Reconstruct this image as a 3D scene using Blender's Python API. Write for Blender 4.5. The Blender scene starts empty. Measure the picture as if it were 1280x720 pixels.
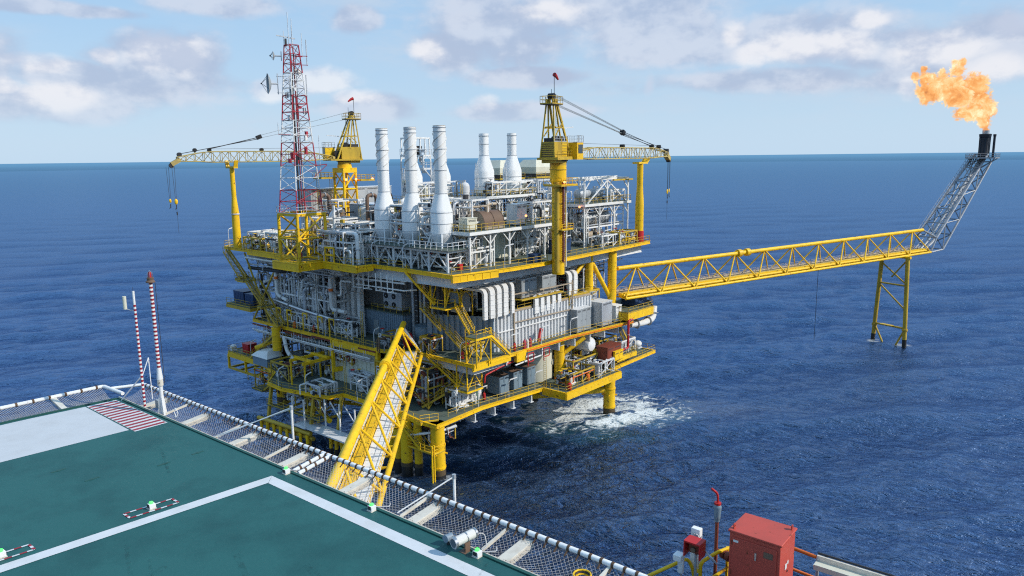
import bpy, math, random
from mathutils import Vector, Matrix
SC = bpy.context.scene
COL = SC.collection
PI = math.pi
R = math.radians

# ---------------------------------------------------------------- frames
ANG_P, ORG_P = R(49.7), Vector((-9.3, 104.6, 0))      # production platform
ANG_S, ORG_S = R(51.0), Vector((0, 0, 0))             # helideck of the near unit
FR = {'P': (ANG_P, ORG_P), 'S': (ANG_S, ORG_S), 'W': (0.0, Vector((0, 0, 0)))}
def fw(fr, u, v, z):
    a, o = FR[fr]; c, s = math.cos(a), math.sin(a)
    return Vector((o.x + u*c - v*s, o.y + u*s + v*c, z))

# ---------------------------------------------------------------- materials
MATS = {}
def nd(nt, t, **kw):
    n = nt.nodes.new(t)
    for k, v in kw.items():
        if k in n.inputs: n.inputs[k].default_value = v
        else: setattr(n, k, v)
    return n
def paint(name, col, rough=0.5, metal=0.0, dirt=0.35, dirtcol=(0.10, 0.075, 0.05), rust=0.0, scale=0.6, bump=0.0, var=0.10, spec=0.35):
    m = bpy.data.materials.new(name); m.use_nodes = True
    nt = m.node_tree; L = nt.links; b = nt.nodes['Principled BSDF']
    b.inputs['Roughness'].default_value = rough; b.inputs['Metallic'].default_value = metal
    b.inputs['Specular IOR Level'].default_value = spec
    geo = nd(nt, 'ShaderNodeNewGeometry')
    mp = nd(nt, 'ShaderNodeMapping'); mp.inputs['Scale'].default_value = (scale, scale, scale*0.35)
    L.new(geo.outputs['Position'], mp.inputs[0])
    n1 = nd(nt, 'ShaderNodeTexNoise', Scale=1.0, Detail=8.0, Roughness=0.65); L.new(mp.outputs[0], n1.inputs['Vector'])
    r1 = nd(nt, 'ShaderNodeMapRange'); r1.inputs['From Min'].default_value = 0.45; r1.inputs['From Max'].default_value = 0.75
    r1.inputs['To Max'].default_value = dirt; L.new(n1.outputs[0], r1.inputs[0])
    oi = nd(nt, 'ShaderNodeObjectInfo')
    hv = nd(nt, 'ShaderNodeHueSaturation'); hv.inputs['Color'].default_value = (*col, 1)
    rv = nd(nt, 'ShaderNodeMapRange'); rv.inputs['To Min'].default_value = 1-var; rv.inputs['To Max'].default_value = 1+var*0.5
    L.new(oi.outputs['Random'], rv.inputs[0]); L.new(rv.outputs[0], hv.inputs['Value'])
    mx = nd(nt, 'ShaderNodeMix', data_type='RGBA'); L.new(r1.outputs[0], mx.inputs['Factor'])
    L.new(hv.outputs[0], mx.inputs['A']); mx.inputs['B'].default_value = (*dirtcol, 1)
    out = mx.outputs['Result']
    if rust > 0:
        n2 = nd(nt, 'ShaderNodeTexNoise', Scale=scale*3.1, Detail=10.0, Roughness=0.7); L.new(geo.outputs['Position'], n2.inputs['Vector'])
        r2 = nd(nt, 'ShaderNodeMapRange'); r2.inputs['From Min'].default_value = 0.66-rust*0.12; r2.inputs['From Max'].default_value = 0.70-rust*0.08
        L.new(n2.outputs[0], r2.inputs[0])
        m2 = nd(nt, 'ShaderNodeMix', data_type='RGBA'); L.new(r2.outputs[0], m2.inputs['Factor']); L.new(out, m2.inputs['A'])
        m2.inputs['B'].default_value = (0.13, 0.035, 0.012, 1); out = m2.outputs['Result']
    L.new(out, b.inputs['Base Color'])
    if bump:
        n3 = nd(nt, 'ShaderNodeTexNoise', Scale=9.0, Detail=4.0); L.new(geo.outputs['Position'], n3.inputs['Vector'])
        bp = nd(nt, 'ShaderNodeBump', Strength=bump, Distance=0.02); L.new(n3.outputs[0], bp.inputs['Height']); L.new(bp.outputs[0], b.inputs['Normal'])
    MATS[name] = m
    return m
def glow(name, col, strength):
    m = bpy.data.materials.new(name); m.use_nodes = True
    b = m.node_tree.nodes['Principled BSDF']; b.inputs['Base Color'].default_value = (*col, 1)
    b.inputs['Emission Color'].default_value = (*col, 1); b.inputs['Emission Strength'].default_value = strength
    MATS[name] = m; return m
paint('yellow', (0.86, 0.53, 0.010), 0.45, dirt=0.42, dirtcol=(0.40, 0.20, 0.03), rust=0.62)
paint('old_yellow', (0.54, 0.36, 0.035), 0.55, dirt=0.55, dirtcol=(0.13, 0.09, 0.03), rust=0.45)
paint('boom_yellow', (0.52, 0.40, 0.13), 0.55, dirt=0.5, dirtcol=(0.2, 0.15, 0.08), rust=0.2)
paint('white', (0.78, 0.78, 0.77), 0.45, dirt=0.40, dirtcol=(0.36, 0.31, 0.25), rust=0.15)
paint('stack_white', (0.86, 0.86, 0.85), 0.5, dirt=0.16, dirtcol=(0.55, 0.50, 0.42), rust=0.08, scale=0.9)
paint('stained', (0.70, 0.68, 0.64), 0.5, dirt=0.6, dirtcol=(0.38, 0.30, 0.22), rust=0.25)
paint('pale', (0.64, 0.66, 0.68), 0.5, dirt=0.35, dirtcol=(0.25, 0.22, 0.2), rust=0.2)
paint('cream', (0.62, 0.61, 0.50), 0.5, dirt=0.3, dirtcol=(0.35, 0.30, 0.22), rust=0.1)
paint('galv', (0.50, 0.52, 0.54), 0.42, 0.35, dirt=0.35, dirtcol=(0.15, 0.13, 0.11), rust=0.1)
paint('steel', (0.55, 0.55, 0.56), 0.25, 0.9, dirt=0.3, dirtcol=(0.2, 0.17, 0.14))
paint('dark', (0.035, 0.036, 0.04), 0.6, dirt=0.4, dirtcol=(0.08, 0.06, 0.04), rust=0.2)
paint('black', (0.012, 0.012, 0.014), 0.55, dirt=0.2)
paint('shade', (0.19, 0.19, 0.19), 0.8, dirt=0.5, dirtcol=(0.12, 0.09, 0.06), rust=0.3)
paint('grating', (0.095, 0.125, 0.105), 0.8, dirt=0.5, dirtcol=(0.12, 0.10, 0.08), rust=0.15)
paint('bluegrey', (0.20, 0.27, 0.34), 0.5, dirt=0.3, dirtcol=(0.12, 0.12, 0.12), rust=0.05)
paint('grey', (0.30, 0.33, 0.35), 0.5, dirt=0.3, dirtcol=(0.14, 0.12, 0.11), rust=0.05)
paint('slate', (0.17, 0.24, 0.30), 0.5, dirt=0.3)
paint('navy', (0.022, 0.055, 0.14), 0.45, dirt=0.25)
paint('red', (0.50, 0.022, 0.022), 0.45, dirt=0.3, dirtcol=(0.2, 0.03, 0.02), rust=0.1)
paint('mast_red', (0.40, 0.03, 0.05), 0.5, dirt=0.3, dirtcol=(0.3, 0.1, 0.08))
paint('rustred', (0.20, 0.045, 0.025), 0.6, dirt=0.4)
paint('brown', (0.16, 0.10, 0.07), 0.6, dirt=0.5)
paint('tan', (0.42, 0.34, 0.25), 0.5, dirt=0.4)
paint('orange', (0.75, 0.16, 0.02), 0.5, dirt=0.2)
paint('green', (0.03, 0.18, 0.08), 0.5, dirt=0.2)
paint('boxred', (0.50, 0.075, 0.052), 0.5, dirt=0.6, dirtcol=(0.33, 0.065, 0.045), rust=0.35, scale=2.2, bump=0.05)
paint('net', (0.42, 0.42, 0.43), 0.5, dirt=0.3)
paint('strap', (0.10, 0.055, 0.03), 0.8, dirt=0.4)
paint('nearwhite', (0.80, 0.80, 0.80), 0.4, dirt=0.35, dirtcol=(0.50, 0.46, 0.40), scale=3.0, rust=0.18, bump=0.1)
paint('neartan', (0.66, 0.62, 0.54), 0.5, dirt=0.5, dirtcol=(0.35, 0.28, 0.2), scale=3.0, rust=0.35)
paint('flare_steel', (0.36, 0.38, 0.41), 0.45, 0.3, dirt=0.4, dirtcol=(0.16, 0.16, 0.17), rust=0.1)
paint('char', (0.022, 0.028, 0.04), 0.6, dirt=0.4, dirtcol=(0.06, 0.05, 0.05))
paint('glass', (0.03, 0.05, 0.07), 0.08, dirt=0.0, spec=0.6)
paint('splash', (0.10, 0.07, 0.035), 0.7, dirt=0.8, dirtcol=(0.025, 0.02, 0.015), rust=0.6, scale=1.2)
paint('marine', (0.016, 0.014, 0.012), 0.5, dirt=0.6, dirtcol=(0.07, 0.05, 0.02))
glow('lamp_orange', (1.0, 0.30, 0.10), 6.0); glow('lamp_warm', (1.0, 0.80, 0.55), 5.0); glow('lamp_green', (0.08, 0.95, 0.12), 1.4)

# ---------------------------------------------------------------- mesh builder
class MB:
    def __init__(s, fr='P'): s.v = []; s.f = []; s.m = []; s.mats = []; s.fr = fr
    def mi(s, m):
        if m not in s.mats: s.mats.append(m)
        return s.mats.index(m)
    def add(s, vs, fs, m):
        o = len(s.v); k = s.mi(m); s.v += [tuple(p) for p in vs]
        for f in fs: s.f.append([i+o for i in f]); s.m.append(k)
        return s
    def box(s, x0, x1, y0, y1, z0, z1, m):
        vs = [(x, y, z) for z in (z0, z1) for y in (y0, y1) for x in (x0, x1)]
        return s.add(vs, [(0,2,3,1),(4,5,7,6),(0,1,5,4),(2,6,7,3),(0,4,6,2),(1,3,7,5)], m)
    def bar(s, p, q, w, h, m, up=(0, 0, 1)):
        p, q = Vector(p), Vector(q); d = (q-p).normalized(); up = Vector(up)
        if abs(d.dot(up)) > 0.98: up = Vector((1, 0, 0))
        a = d.cross(up).normalized()*w/2; b = a.cross(d).normalized()*h/2
        vs = [e+i*a+j*b for e in (p, q) for j in (-1, 1) for i in (-1, 1)]
        return s.add(vs, [(0,1,3,2),(4,6,7,5),(0,4,5,1),(2,3,7,6),(0,2,6,4),(1,5,7,3)], m)
    def tube(s, pts, r, m, n=6, bend=0.0, cap=True):
        P = [Vector(p) for p in pts]
        if bend > 0 and len(P) > 2:
            Q = [P[0]]
            for i in range(1, len(P)-1):
                a, b, c = P[i-1], P[i], P[i+1]
                d1, d2 = (a-b), (c-b); k = min(bend, d1.length*0.45, d2.length*0.45)
                s1, s2 = b+d1.normalized()*k, b+d2.normalized()*k
                for t in (0, 0.25, 0.5, 0.75, 1): Q.append(s1*(1-t)**2+b*2*t*(1-t)+s2*t*t)
            Q.append(P[-1]); P = Q
        d = (P[1]-P[0]).normalized(); up = Vector((0, 0, 1)) if abs(d.z) < 0.9 else Vector((1, 0, 0))
        a = d.cross(up).normalized(); vs = []; N = len(P)
        rr = r if isinstance(r, (list, tuple)) else None
        for i, p in enumerate(P):
            t = (P[min(i+1, N-1)]-P[max(i-1, 0)]).normalized()
            a = (a-t*a.dot(t)).normalized(); b = t.cross(a); ri = rr[min(i, len(rr)-1)] if rr else r
            for k in range(n):
                an = 2*PI*k/n; vs.append(p+a*math.cos(an)*ri+b*math.sin(an)*ri)
        fs = [(i*n+k, i*n+(k+1) % n, (i+1)*n+(k+1) % n, (i+1)*n+k) for i in range(N-1) for k in range(n)]
        if cap: fs += [tuple(range(n-1, -1, -1)), tuple(range((N-1)*n, N*n))]
        return s.add(vs, fs, m)
    def cyl(s, p, q, r, m, r2=None, n=12, cap=True): return s.tube([p, q], [r, r if r2 is None else r2], m, n, cap=cap)
    def lathe(s, c, prof, m, n=16, axis='z'):
        vs = []
        for (r, z) in prof:
            for k in range(n):
                a = 2*PI*k/n; x, y = r*math.cos(a), r*math.sin(a)
                if axis == 'z': vs.append((c[0]+x, c[1]+y, c[2]+z))
                elif axis == 'x': vs.append((c[0]+z, c[1]+x, c[2]+y))
                else: vs.append((c[0]+y, c[1]+z, c[2]+x))
        N = len(prof)
        fs = [(i*n+k, i*n+(k+1) % n, (i+1)*n+(k+1) % n, (i+1)*n+k) for i in range(N-1) for k in range(n)]
        fs += [tuple(range(n-1, -1, -1)), tuple(range((N-1)*n, N*n))]
        return s.add(vs, fs, m)
    def prism(s, poly, z0, z1, m):
        n = len(poly); a = sum(poly[i][0]*poly[(i+1) % n][1]-poly[(i+1) % n][0]*poly[i][1] for i in range(n))
        if a < 0: poly = poly[::-1]
        vs = [(x, y, z0) for x, y in poly]+[(x, y, z1) for x, y in poly]
        return s.add(vs, [tuple(range(n-1, -1, -1)), tuple(range(n, 2*n))]+[(i, (i+1) % n, n+(i+1) % n, n+i) for i in range(n)], m)
    def face(s, pts, m): return s.add(pts, [tuple(range(len(pts)))], m)
    def blob(s, c, r, m, n=10, k=6, sq=(1, 1, 1), rnd=None, amp=0.0):
        prof = [(math.sin(PI*i/k), -math.cos(PI*i/k)) for i in range(k+1)]; vs = []
        for (q, z) in prof:
            for j in range(n):
                a = 2*PI*j/n; f = 1+(rnd.uniform(-amp, amp) if rnd else 0)
                vs.append((c[0]+q*math.cos(a)*r*sq[0]*f, c[1]+q*math.sin(a)*r*sq[1]*f, c[2]+z*r*sq[2]*f))
        fs = [(i*n+j, i*n+(j+1) % n, (i+1)*n+(j+1) % n, (i+1)*n+j) for i in range(k) for j in range(n)]
        return s.add(vs, fs, m)
    def build(s, name, parent=None, smooth=True, at=None, bevel=0.0):
        o0 = Vector(at) if at is not None else (Vector(parent['_o']) if parent is not None else Vector((0, 0, 0)))
        me = bpy.data.meshes.new(name)
        me.from_pydata([(x-o0.x, y-o0.y, z-o0.z) for x, y, z in s.v], [], s.f)
        for m in s.mats: me.materials.append(MATS[m])
        me.polygons.foreach_set('material_index', s.m)
        if smooth:
            me.polygons.foreach_set('use_smooth', [True]*len(s.f)); me.set_sharp_from_angle(angle=R(38))
        o = bpy.data.objects.new(name, me); COL.objects.link(o)
        if parent is not None: o.parent = parent; o['_o'] = tuple(o0)
        else:
            a, _ = FR[s.fr]; o.matrix_world = Matrix.Translation(fw(s.fr, *o0)) @ Matrix.Rotation(a, 4, 'Z')
        if bevel:
            b = o.modifiers.new('bevel', 'BEVEL'); b.width = bevel; b.segments = 2; b.limit_method = 'ANGLE'
        return o
def tag(o, label=None, cat=None, group=None, kind=None):
    for k, v in (('label', label), ('category', cat), ('group', group), ('kind', kind)):
        if v: o[k] = v
    return o
def T(name, label, cat, u, v, z, group=None, fr='P', rot=0.0):
    o = bpy.data.objects.new(name, None); COL.objects.link(o); o.empty_display_size = 0.3
    a, _ = FR[fr]; o.matrix_world = Matrix.Translation(fw(fr, u, v, z)) @ Matrix.Rotation(a+rot, 4, 'Z')
    o['_o'] = (u, v, z); tag(o, label, cat, group); return o
KIDS = {}
def dup(root, du, dv, dz, label=None, group=None, fr='P', rot=None):
    c = root.copy(); COL.objects.link(c)
    a, _ = FR[fr]; d = Matrix.Rotation(a, 3, 'Z') @ Vector((du, dv, dz))
    c.location = root.location+d
    if rot is not None: c.rotation_euler = (0, 0, a+rot)
    if label: c['label'] = label
    if group: c['group'] = group
    def rec(src, dst):
        for ch in [x for x in COL.objects if x.parent == src]:
            k = ch.copy(); COL.objects.link(k); k.parent = dst; rec(ch, k)
    rec(root, c); return c

def railing(mb, pts, z, m='old_yellow', h=1.1, step=1.7, r=0.035, closed=False, toe=True):
    P = list(pts)+([pts[0]] if closed else [])
    for (a, b) in zip(P[:-1], P[1:]):
        za, zb = (a[2] if len(a) > 2 else z), (b[2] if len(b) > 2 else z)
        A, B = Vector((a[0], a[1], za)), Vector((b[0], b[1], zb)); L = (B-A).length
        if L < 0.05: continue
        k = max(1, round(L/step))
        for i in range(k+1):
            p = A.lerp(B, i/k); mb.bar(p, p+Vector((0, 0, h)), r*1.7, r*1.7, m)
        for hh in (h, h*0.55): mb.tube([A+Vector((0, 0, hh)), B+Vector((0, 0, hh))], r, m, 4)
        if toe: mb.bar(A+Vector((0, 0, .08)), B+Vector((0, 0, .08)), 0.02, 0.15, m)
    return mb
def stair(parent, a, b, w, side, m='yellow', name='staircase'):
    """straight flight from a (top) to b (bottom); side = horizontal unit direction of its width"""
    a, b, s = Vector(a), Vector(b), Vector((*side, 0))
    mb = MB()
    for k in (0, 1):
        o = s*w*k; mb.bar(a+o, b+o, 0.09, 0.32, m)
    n = max(3, int(abs(a.z-b.z)/0.24))
    for i in range(1, n):
        p = a.lerp(b, i/n); d = (b-a); d.z = 0; d = d.normalized()*0.13
        mb.add([p-d, p+d, p+d+s*w, p-d+s*w, p-d+Vector((0,0,.04)), p+d+Vector((0,0,.04)), p+d+s*w+Vector((0,0,.04)), p-d+s*w+Vector((0,0,.04))],
               [(0,3,2,1),(4,5,6,7),(0,1,5,4),(1,2,6,5),(2,3,7,6),(3,0,4,7)], 'grating')
    o = mb.build(name, parent)
    hr = MB()
    for k in (0, 1): 
        q = s*w*k; railing(hr, [tuple(a+q), tuple(b+q)], 0, m, 1.05, 1.3, 0.035, toe=False)
    hr.build('handrail', o)
    return o
def ladder(mb, x, y, z0, z1, m='yellow', dx=0.45, dy=0.0, cage=False):
    for k in (-.5, .5): mb.bar((x+dx*k, y+dy*k, z0), (x+dx*k, y+dy*k, z1), .06, .06, m)
    z = z0+.3
    while z < z1: mb.bar((x-dx*.5, y-dy*.5, z), (x+dx*.5, y+dy*.5, z), .035, .035, m); z += .35
def frame(mb, x0, x1, y0, y1, z0, z1, m='white', w=0.22, nx=2, ny=1, brace=True, top=True):
    X = [x0+(x1-x0)*i/nx for i in range(nx+1)]; Y = [y0+(y1-y0)*i/ny for i in range(ny+1)]
    for x in X:
        for y in (Y[0], Y[-1]): mb.bar((x, y, z0), (x, y, z1), w, w, m)
    if brace:
        h = (z1-z0); b = min((x1-x0)/nx*0.42, h*0.45)
        for y in (Y[0], Y[-1]):
            for i, x in enumerate(X):
                if i > 0: mb.bar((x, y, z1-b), (x-b, y, z1-.1), w*.6, w*.6, m)
                if i < nx: mb.bar((x, y, z1-b), (x+b, y, z1-.1), w*.6, w*.6, m)
    if top:
        for y in (Y[0], Y[-1]): mb.bar((x0-w/2, y, z1), (x1+w/2, y, z1), w, w*1.4, m)
        for x in X: mb.bar((x, y0, z1), (x, y1, z1), w, w*1.4, m)
def corrug(mb, p, q, z0, z1, m, step=0.9, d=0.16, m2=None):
    """profiled wall from p to q, ribs standing out to the right of the direction p -> q"""
    p, q = Vector((*p, 0)), Vector((*q, 0)); L = (q-p).length; t = (q-p)/L; n = Vector((t.y, -t.x, 0))
    k = max(1, round(L/step)); s = L/k; up = Vector((0, 0, 1)); prof = []
    for i in range(k):
        a = i*s; prof += [(a, 0), (a+s*.36, 0), (a+s*.44, d), (a+s*.92, d)]
    prof.append((L, 0)); vs = []
    for (a, e) in prof: b = p+t*a+n*e; vs += [b+up*z0, b+up*z1]
    N = len(prof)
    mb.add(vs, [(2*i, 2*i+2, 2*i+3, 2*i+1) for i in range(N-1)], m)
def trough(x): return x
# ================================================================ camera
H_CAM = 48.0
cam = bpy.data.cameras.new('camera'); cam.sensor_width = 36; cam.lens = 924/1280*36; cam.clip_end = 60000; cam.clip_start = 0.1
co = bpy.data.objects.new('camera', cam); COL.objects.link(co); SC.camera = co
roll, pitch = math.atan2(15, 1280), math.atan2(163.5, 924)
fwd = Vector((0, math.cos(pitch), -math.sin(pitch))); r0 = Vector((1, 0, 0)); u0 = r0.cross(fwd)
rt = r0*math.cos(roll)-u0*math.sin(roll); upv = r0*math.sin(roll)+u0*math.cos(roll)
M = Matrix((rt, upv, -fwd)).transposed().to_4x4(); M.translation = (0, 0, H_CAM); co.matrix_world = M

# ================================================================ sun and sky
SUN = Vector((0.93, -0.26, 0.72)).normalized()
sun = bpy.data.lights.new('sun', 'SUN'); sun.energy = 4.2; sun.angle = R(0.6); sun.color = (1.0, 0.93, 0.82)
so = bpy.data.objects.new('sun', sun); COL.objects.link(so); so.matrix_world = SUN.to_track_quat('Z', 'Y').to_matrix().to_4x4()
wd = bpy.data.worlds.new('World'); SC.world = wd; wd.use_nodes = True
nt = wd.node_tree; L = nt.links; bg = nt.nodes['Background']; bg.inputs['Strength'].default_value = 0.1
sky = nd(nt, 'ShaderNodeTexSky', sky_type='NISHITA', sun_disc=False)
sky.sun_elevation = math.asin(SUN.z); sky.sun_rotation = math.atan2(SUN.x, SUN.y); sky.air_density = 1.0; sky.dust_density = 0.6; sky.ozone_density = 1.5
tc = nd(nt, 'ShaderNodeTexCoord'); sp = nd(nt, 'ShaderNodeSeparateXYZ'); L.new(tc.outputs['Generated'], sp.inputs[0])
def math_(op, a, b=None, c=None, clamp=False):
    n = nd(nt, 'ShaderNodeMath', operation=op, use_clamp=clamp)
    for i, x in enumerate((a, b, c)):
        if x is None: continue
        if isinstance(x, (int, float)): n.inputs[i].default_value = x
        else: L.new(x, n.inputs[i])
    return n.outputs[0]
az = math_('ARCTAN2', sp.outputs[0], sp.outputs[1]); el = math_('ARCSINE', sp.outputs[2])
cb = nd(nt, 'ShaderNodeCombineXYZ'); L.new(az, cb.inputs[0]); L.new(el, cb.inputs[1])
def mapr(x, a, b, c=0.0, d=1.0, sm=True):
    n = nd(nt, 'ShaderNodeMapRange'); n.interpolation_type = 'SMOOTHSTEP' if sm else 'LINEAR'
    for k, v in (('From Min', a), ('From Max', b), ('To Min', c), ('To Max', d)): n.inputs[k].default_value = v
    L.new(x, n.inputs['Value']); return n.outputs[0]
def vmath(op, a, b=None, c=None):
    n = nd(nt, 'ShaderNodeVectorMath', operation=op)
    for i, x in enumerate((a, b, c)):
        if x is None: continue
        if isinstance(x, tuple): n.inputs[i].default_value = x
        else: L.new(x, n.inputs[i])
    return n.outputs['Value'] if op in ('LENGTH', 'DOT_PRODUCT', 'DISTANCE') else n.outputs[0]
def noise(vec, s, det=7, rough=0.55, off=(0, 0, 0), stretch=(1, 1, 1), dist=0.0):
    v = vmath('MULTIPLY_ADD', vec, stretch, off)
    n = nd(nt, 'ShaderNodeTexNoise', Scale=s, Detail=det, Roughness=rough, Distortion=dist); L.new(v, n.inputs['Vector']); return n.outputs[0]
V0 = cb.outputs[0]
nA = noise(V0, 8.5, 9, 0.56, stretch=(1, 1.5, 1), off=(2.3, 0.4, 0)); nB = noise(V0, 8.5, 9, 0.56, off=(2.3-0.015, 0.4-0.030, 0), stretch=(1, 1.5, 1))
nP = noise(V0, 34, 6, 0.6, dist=0.4); nW = noise(V0, 3.2, 8, 0.6, off=(3.1, 1.7, 0), stretch=(1, 3.0, 1)); nW2 = noise(V0, 9, 8, 0.65, off=(7.1, 2.7, 0), stretch=(1, 3.5, 1))
def px(x, y):
    d = fwd*924+rt*(x-640)+upv*(360-y); d.normalize(); return math.atan2(d.x, d.y), math.asin(d.z)
def blobs(lst, k, soft, nz):
    res = None
    for (x, y, rx, ry) in lst:
        a, e = px(x, y); qx, qy = 924/rx*1.05, 924/ry*1.05
        d = vmath('LENGTH', vmath('MULTIPLY_ADD', V0, (qx, qy, 0), (-a*qx, -e*qy, 0)))
        m = math_('SUBTRACT', math_('MULTIPLY_ADD', math_('SUBTRACT', nz, 0.5), k, 1.0), d)
        res = m if res is None else math_('MAXIMUM', res, m)
    return mapr(res, 0.0, soft)
grey = blobs([(205, 78, 95, 58), (240, 70, 60, 46), (175, 100, 60, 25), (270, 6, 120, 22), (447, 24, 40, 22), (625, 34, 150, 62), (720, 12, 200, 42), (820, 40, 120, 40), (560, 60, 70, 38), (660, 95, 90, 16), (860, 60, 150, 42), (1010, 50, 130, 42), (1130, 62, 120, 34),
              (1240, 60, 90, 60), (930, 100, 200, 22), (1180, 95, 130, 26), (30, 6, 90, 12), (120, 15, 80, 10), (55, 130, 100, 28), (90, 95, 70, 22), (460, 135, 90, 22), (640, 140, 110, 14), (-300, 60, 240, 60), (1600, 60, 260, 70)], 1.9, 0.5, nA)
white = blobs([(50, 78, 34, 14), (62, 122, 48, 20), (8, 108, 20, 10), (402, 103, 62, 20), (335, 113, 22, 16), (440, 120, 40, 14), (200, 60, 45, 30), (232, 66, 36, 32), (535, 62, 34, 22), (607, 130, 22, 14), (985, 62, 60, 26), (915, 45, 18, 18), (940, 70, 30, 22),
               (1085, 26, 24, 12), (1270, 28, 34, 18), (1050, 58, 55, 24), (1245, 90, 46, 22), (812, 105, 12, 22), (130, 68, 16, 12), (680, 14, 70, 18), (1135, 110, 16, 16), (1170, 60, 60, 26)], 1.9, 0.6, nA)
wisp = math_('MULTIPLY', mapr(nW, 0.40, 0.72), mapr(nW2, 0.30, 0.65))
relief = mapr(math_('SUBTRACT', nA, nB), -0.10, 0.10)
def mix(f, a, b):
    n = nd(nt, 'ShaderNodeMix', data_type='RGBA')
    for k, x in (('Factor', f), ('A', a), ('B', b)):
        if isinstance(x, tuple): n.inputs[k].default_value = (*x, 1)
        elif isinstance(x, (int, float)): n.inputs[k].default_value = x
        else: L.new(x, n.inputs[k])
    return n.outputs['Result']
K = 10.0
def c(r, g, b): return (r*K, g*K, b*K)
haze = mapr(el, 0.0, 0.40)
clear = mix(haze, c(.53, .73, .94), c(.28, .57, .93))
base = mix(0.82, sky.outputs[0], clear)
s1 = mix(math_('MULTIPLY', wisp, 0.60), base, c(.60, .68, .80))
gcol = mix(relief, c(.44, .51, .68), c(.68, .72, .83))
s2 = mix(math_('MULTIPLY', grey, 0.74), s1, gcol)
wcol = mix(relief, c(.60, .66, .80), c(.97, .95, .96))
s3 = mix(math_('MULTIPLY', white, 0.60), s2, wcol)
hz = mapr(el, 0.0, 0.09, 0.55, 0.0); s4 = mix(hz, s3, c(.58, .74, .90))
L.new(s4, bg.inputs['Color'])
SC.view_settings.view_transform = 'Standard'; SC.view_settings.look = 'None'; SC.view_settings.exposure = 0
SC.cycles.use_denoising = False; SC.cycles.filter_width = 1.15; SC.cycles.max_bounces = 6; SC.cycles.transparent_max_bounces = 12
SC.cycles.volume_step_rate = 0.12; SC.cycles.volume_max_steps = 256; SC.cycles.caustics_reflective = False; SC.cycles.caustics_refractive = False; SC.cycles.sample_clamp_indirect = 3; SC.cycles.sample_clamp_direct = 1.5

# ================================================================ sea
m = bpy.data.materials.new('sea'); m.use_nodes = True; MATS['sea'] = m
nt = m.node_tree; L = nt.links; b = nt.nodes['Principled BSDF']
geo = nd(nt, 'ShaderNodeNewGeometry'); POS = geo.outputs['Position']
def wav(scale, rot, st, det, rough, dist=0.0):
    mp = nd(nt, 'ShaderNodeMapping'); mp.vector_type = 'TEXTURE'; mp.inputs['Rotation'].default_value = (0, 0, rot); mp.inputs['Scale'].default_value = (st, 1, 1)
    L.new(POS, mp.inputs[0]); n = nd(nt, 'ShaderNodeTexNoise', Scale=scale, Detail=det, Roughness=rough, Distortion=dist); L.new(mp.outputs[0], n.inputs['Vector']); return n.outputs[0]
def ridge(n, k=2.0): return math_('SUBTRACT', 1.0, math_('POWER', math_('ABSOLUTE', math_('MULTIPLY_ADD', n, 2.6, -1.3)), 0.8))
w1 = wav(0.075, R(-12), 2.0, 3, 0.5); w2 = ridge(wav(0.20, R(-18), 2.1, 3, 0.5, 0.4)); w2b = ridge(wav(0.46, R(10), 1.8, 3, 0.55, 0.5)); w3 = ridge(wav(1.25, R(-32), 1.7, 4, 0.6, 0.4))
hgt = math_('ADD', math_('ADD', math_('ADD', math_('MULTIPLY', w1, 0.5), math_('MULTIPLY', w2, 0.30)), math_('MULTIPLY', w2b, 0.20)), math_('MULTIPLY', w3, 0.13))
bp = nd(nt, 'ShaderNodeBump', Strength=1.0, Distance=1.6); L.new(hgt, bp.inputs['Height'])
# white water round the near outer leg, with a pale wake drifting right
lg = fw('P', 38.9, -3, 0)
def ell(cx, cy, rx, ry, rot):
    mp = nd(nt, 'ShaderNodeMapping'); mp.vector_type = 'TEXTURE'; mp.inputs['Location'].default_value = (cx, cy, 0)
    mp.inputs['Rotation'].default_value = (0, 0, rot); mp.inputs['Scale'].default_value = (rx, ry, 1)
    L.new(POS, mp.inputs[0]); return vmath('LENGTH', mp.outputs[0])
fo = wav(0.55, R(10), 1.5, 9, 0.72, 1.2); fo2 = wav(0.16, R(0), 1.4, 5, 0.6)
d1 = ell(lg.x-1.5, lg.y+3.0, 14, 10.0, R(8)); d2 = ell(lg.x-4, lg.y+0.5, 25, 15, R(5)); d3 = ell(lg.x+18, lg.y+3, 24, 10, R(-5))
core = mapr(math_('SUBTRACT', math_('MULTIPLY_ADD', fo, 3.2, -0.38), d1), 0.0, 0.5)
veil = math_('MULTIPLY', mapr(math_('SUBTRACT', math_('MULTIPLY_ADD', fo, 2.2, -0.45), d2), 0.0, 0.6), 0.42)
wake = math_('MULTIPLY', mapr(math_('SUBTRACT', math_('MULTIPLY_ADD', fo2, 1.6, 0.1), d3), 0.0, 0.9), 0.10)
foam = math_('MAXIMUM', math_('MAXIMUM', core, veil), wake)
for (uu, vv, rr_) in [(129.5, -25.4, 2.6), (129.5, -32.6, 2.6), (-.6, 2.3, 2.6), (-1.7, 9, 4.0), (2.4, 40, 3.4)]:
    q_ = fw('P', uu, vv, 0); foam = math_('MAXIMUM', foam, math_('MULTIPLY', mapr(math_('SUBTRACT', math_('MULTIPLY_ADD', fo, 3.0, -0.75), ell(q_.x, q_.y, rr_*1.3, rr_, 0)), 0.0, 0.6), 0.55))
aer = math_('MULTIPLY', mapr(math_('SUBTRACT', math_('MULTIPLY_ADD', fo2, 1.0, 0.6), ell(lg.x-1, lg.y, 20, 15, 0)), 0.0, 0.8), 0.65)
big = wav(0.008, R(8), 3.0, 4, 0.5)
sx = nd(nt, 'ShaderNodeSeparateXYZ'); L.new(POS, sx.inputs[0])
far = math_('POWER', mapr(sx.outputs[1], 40, 1600, 0, 1, False), 0.55)
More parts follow.
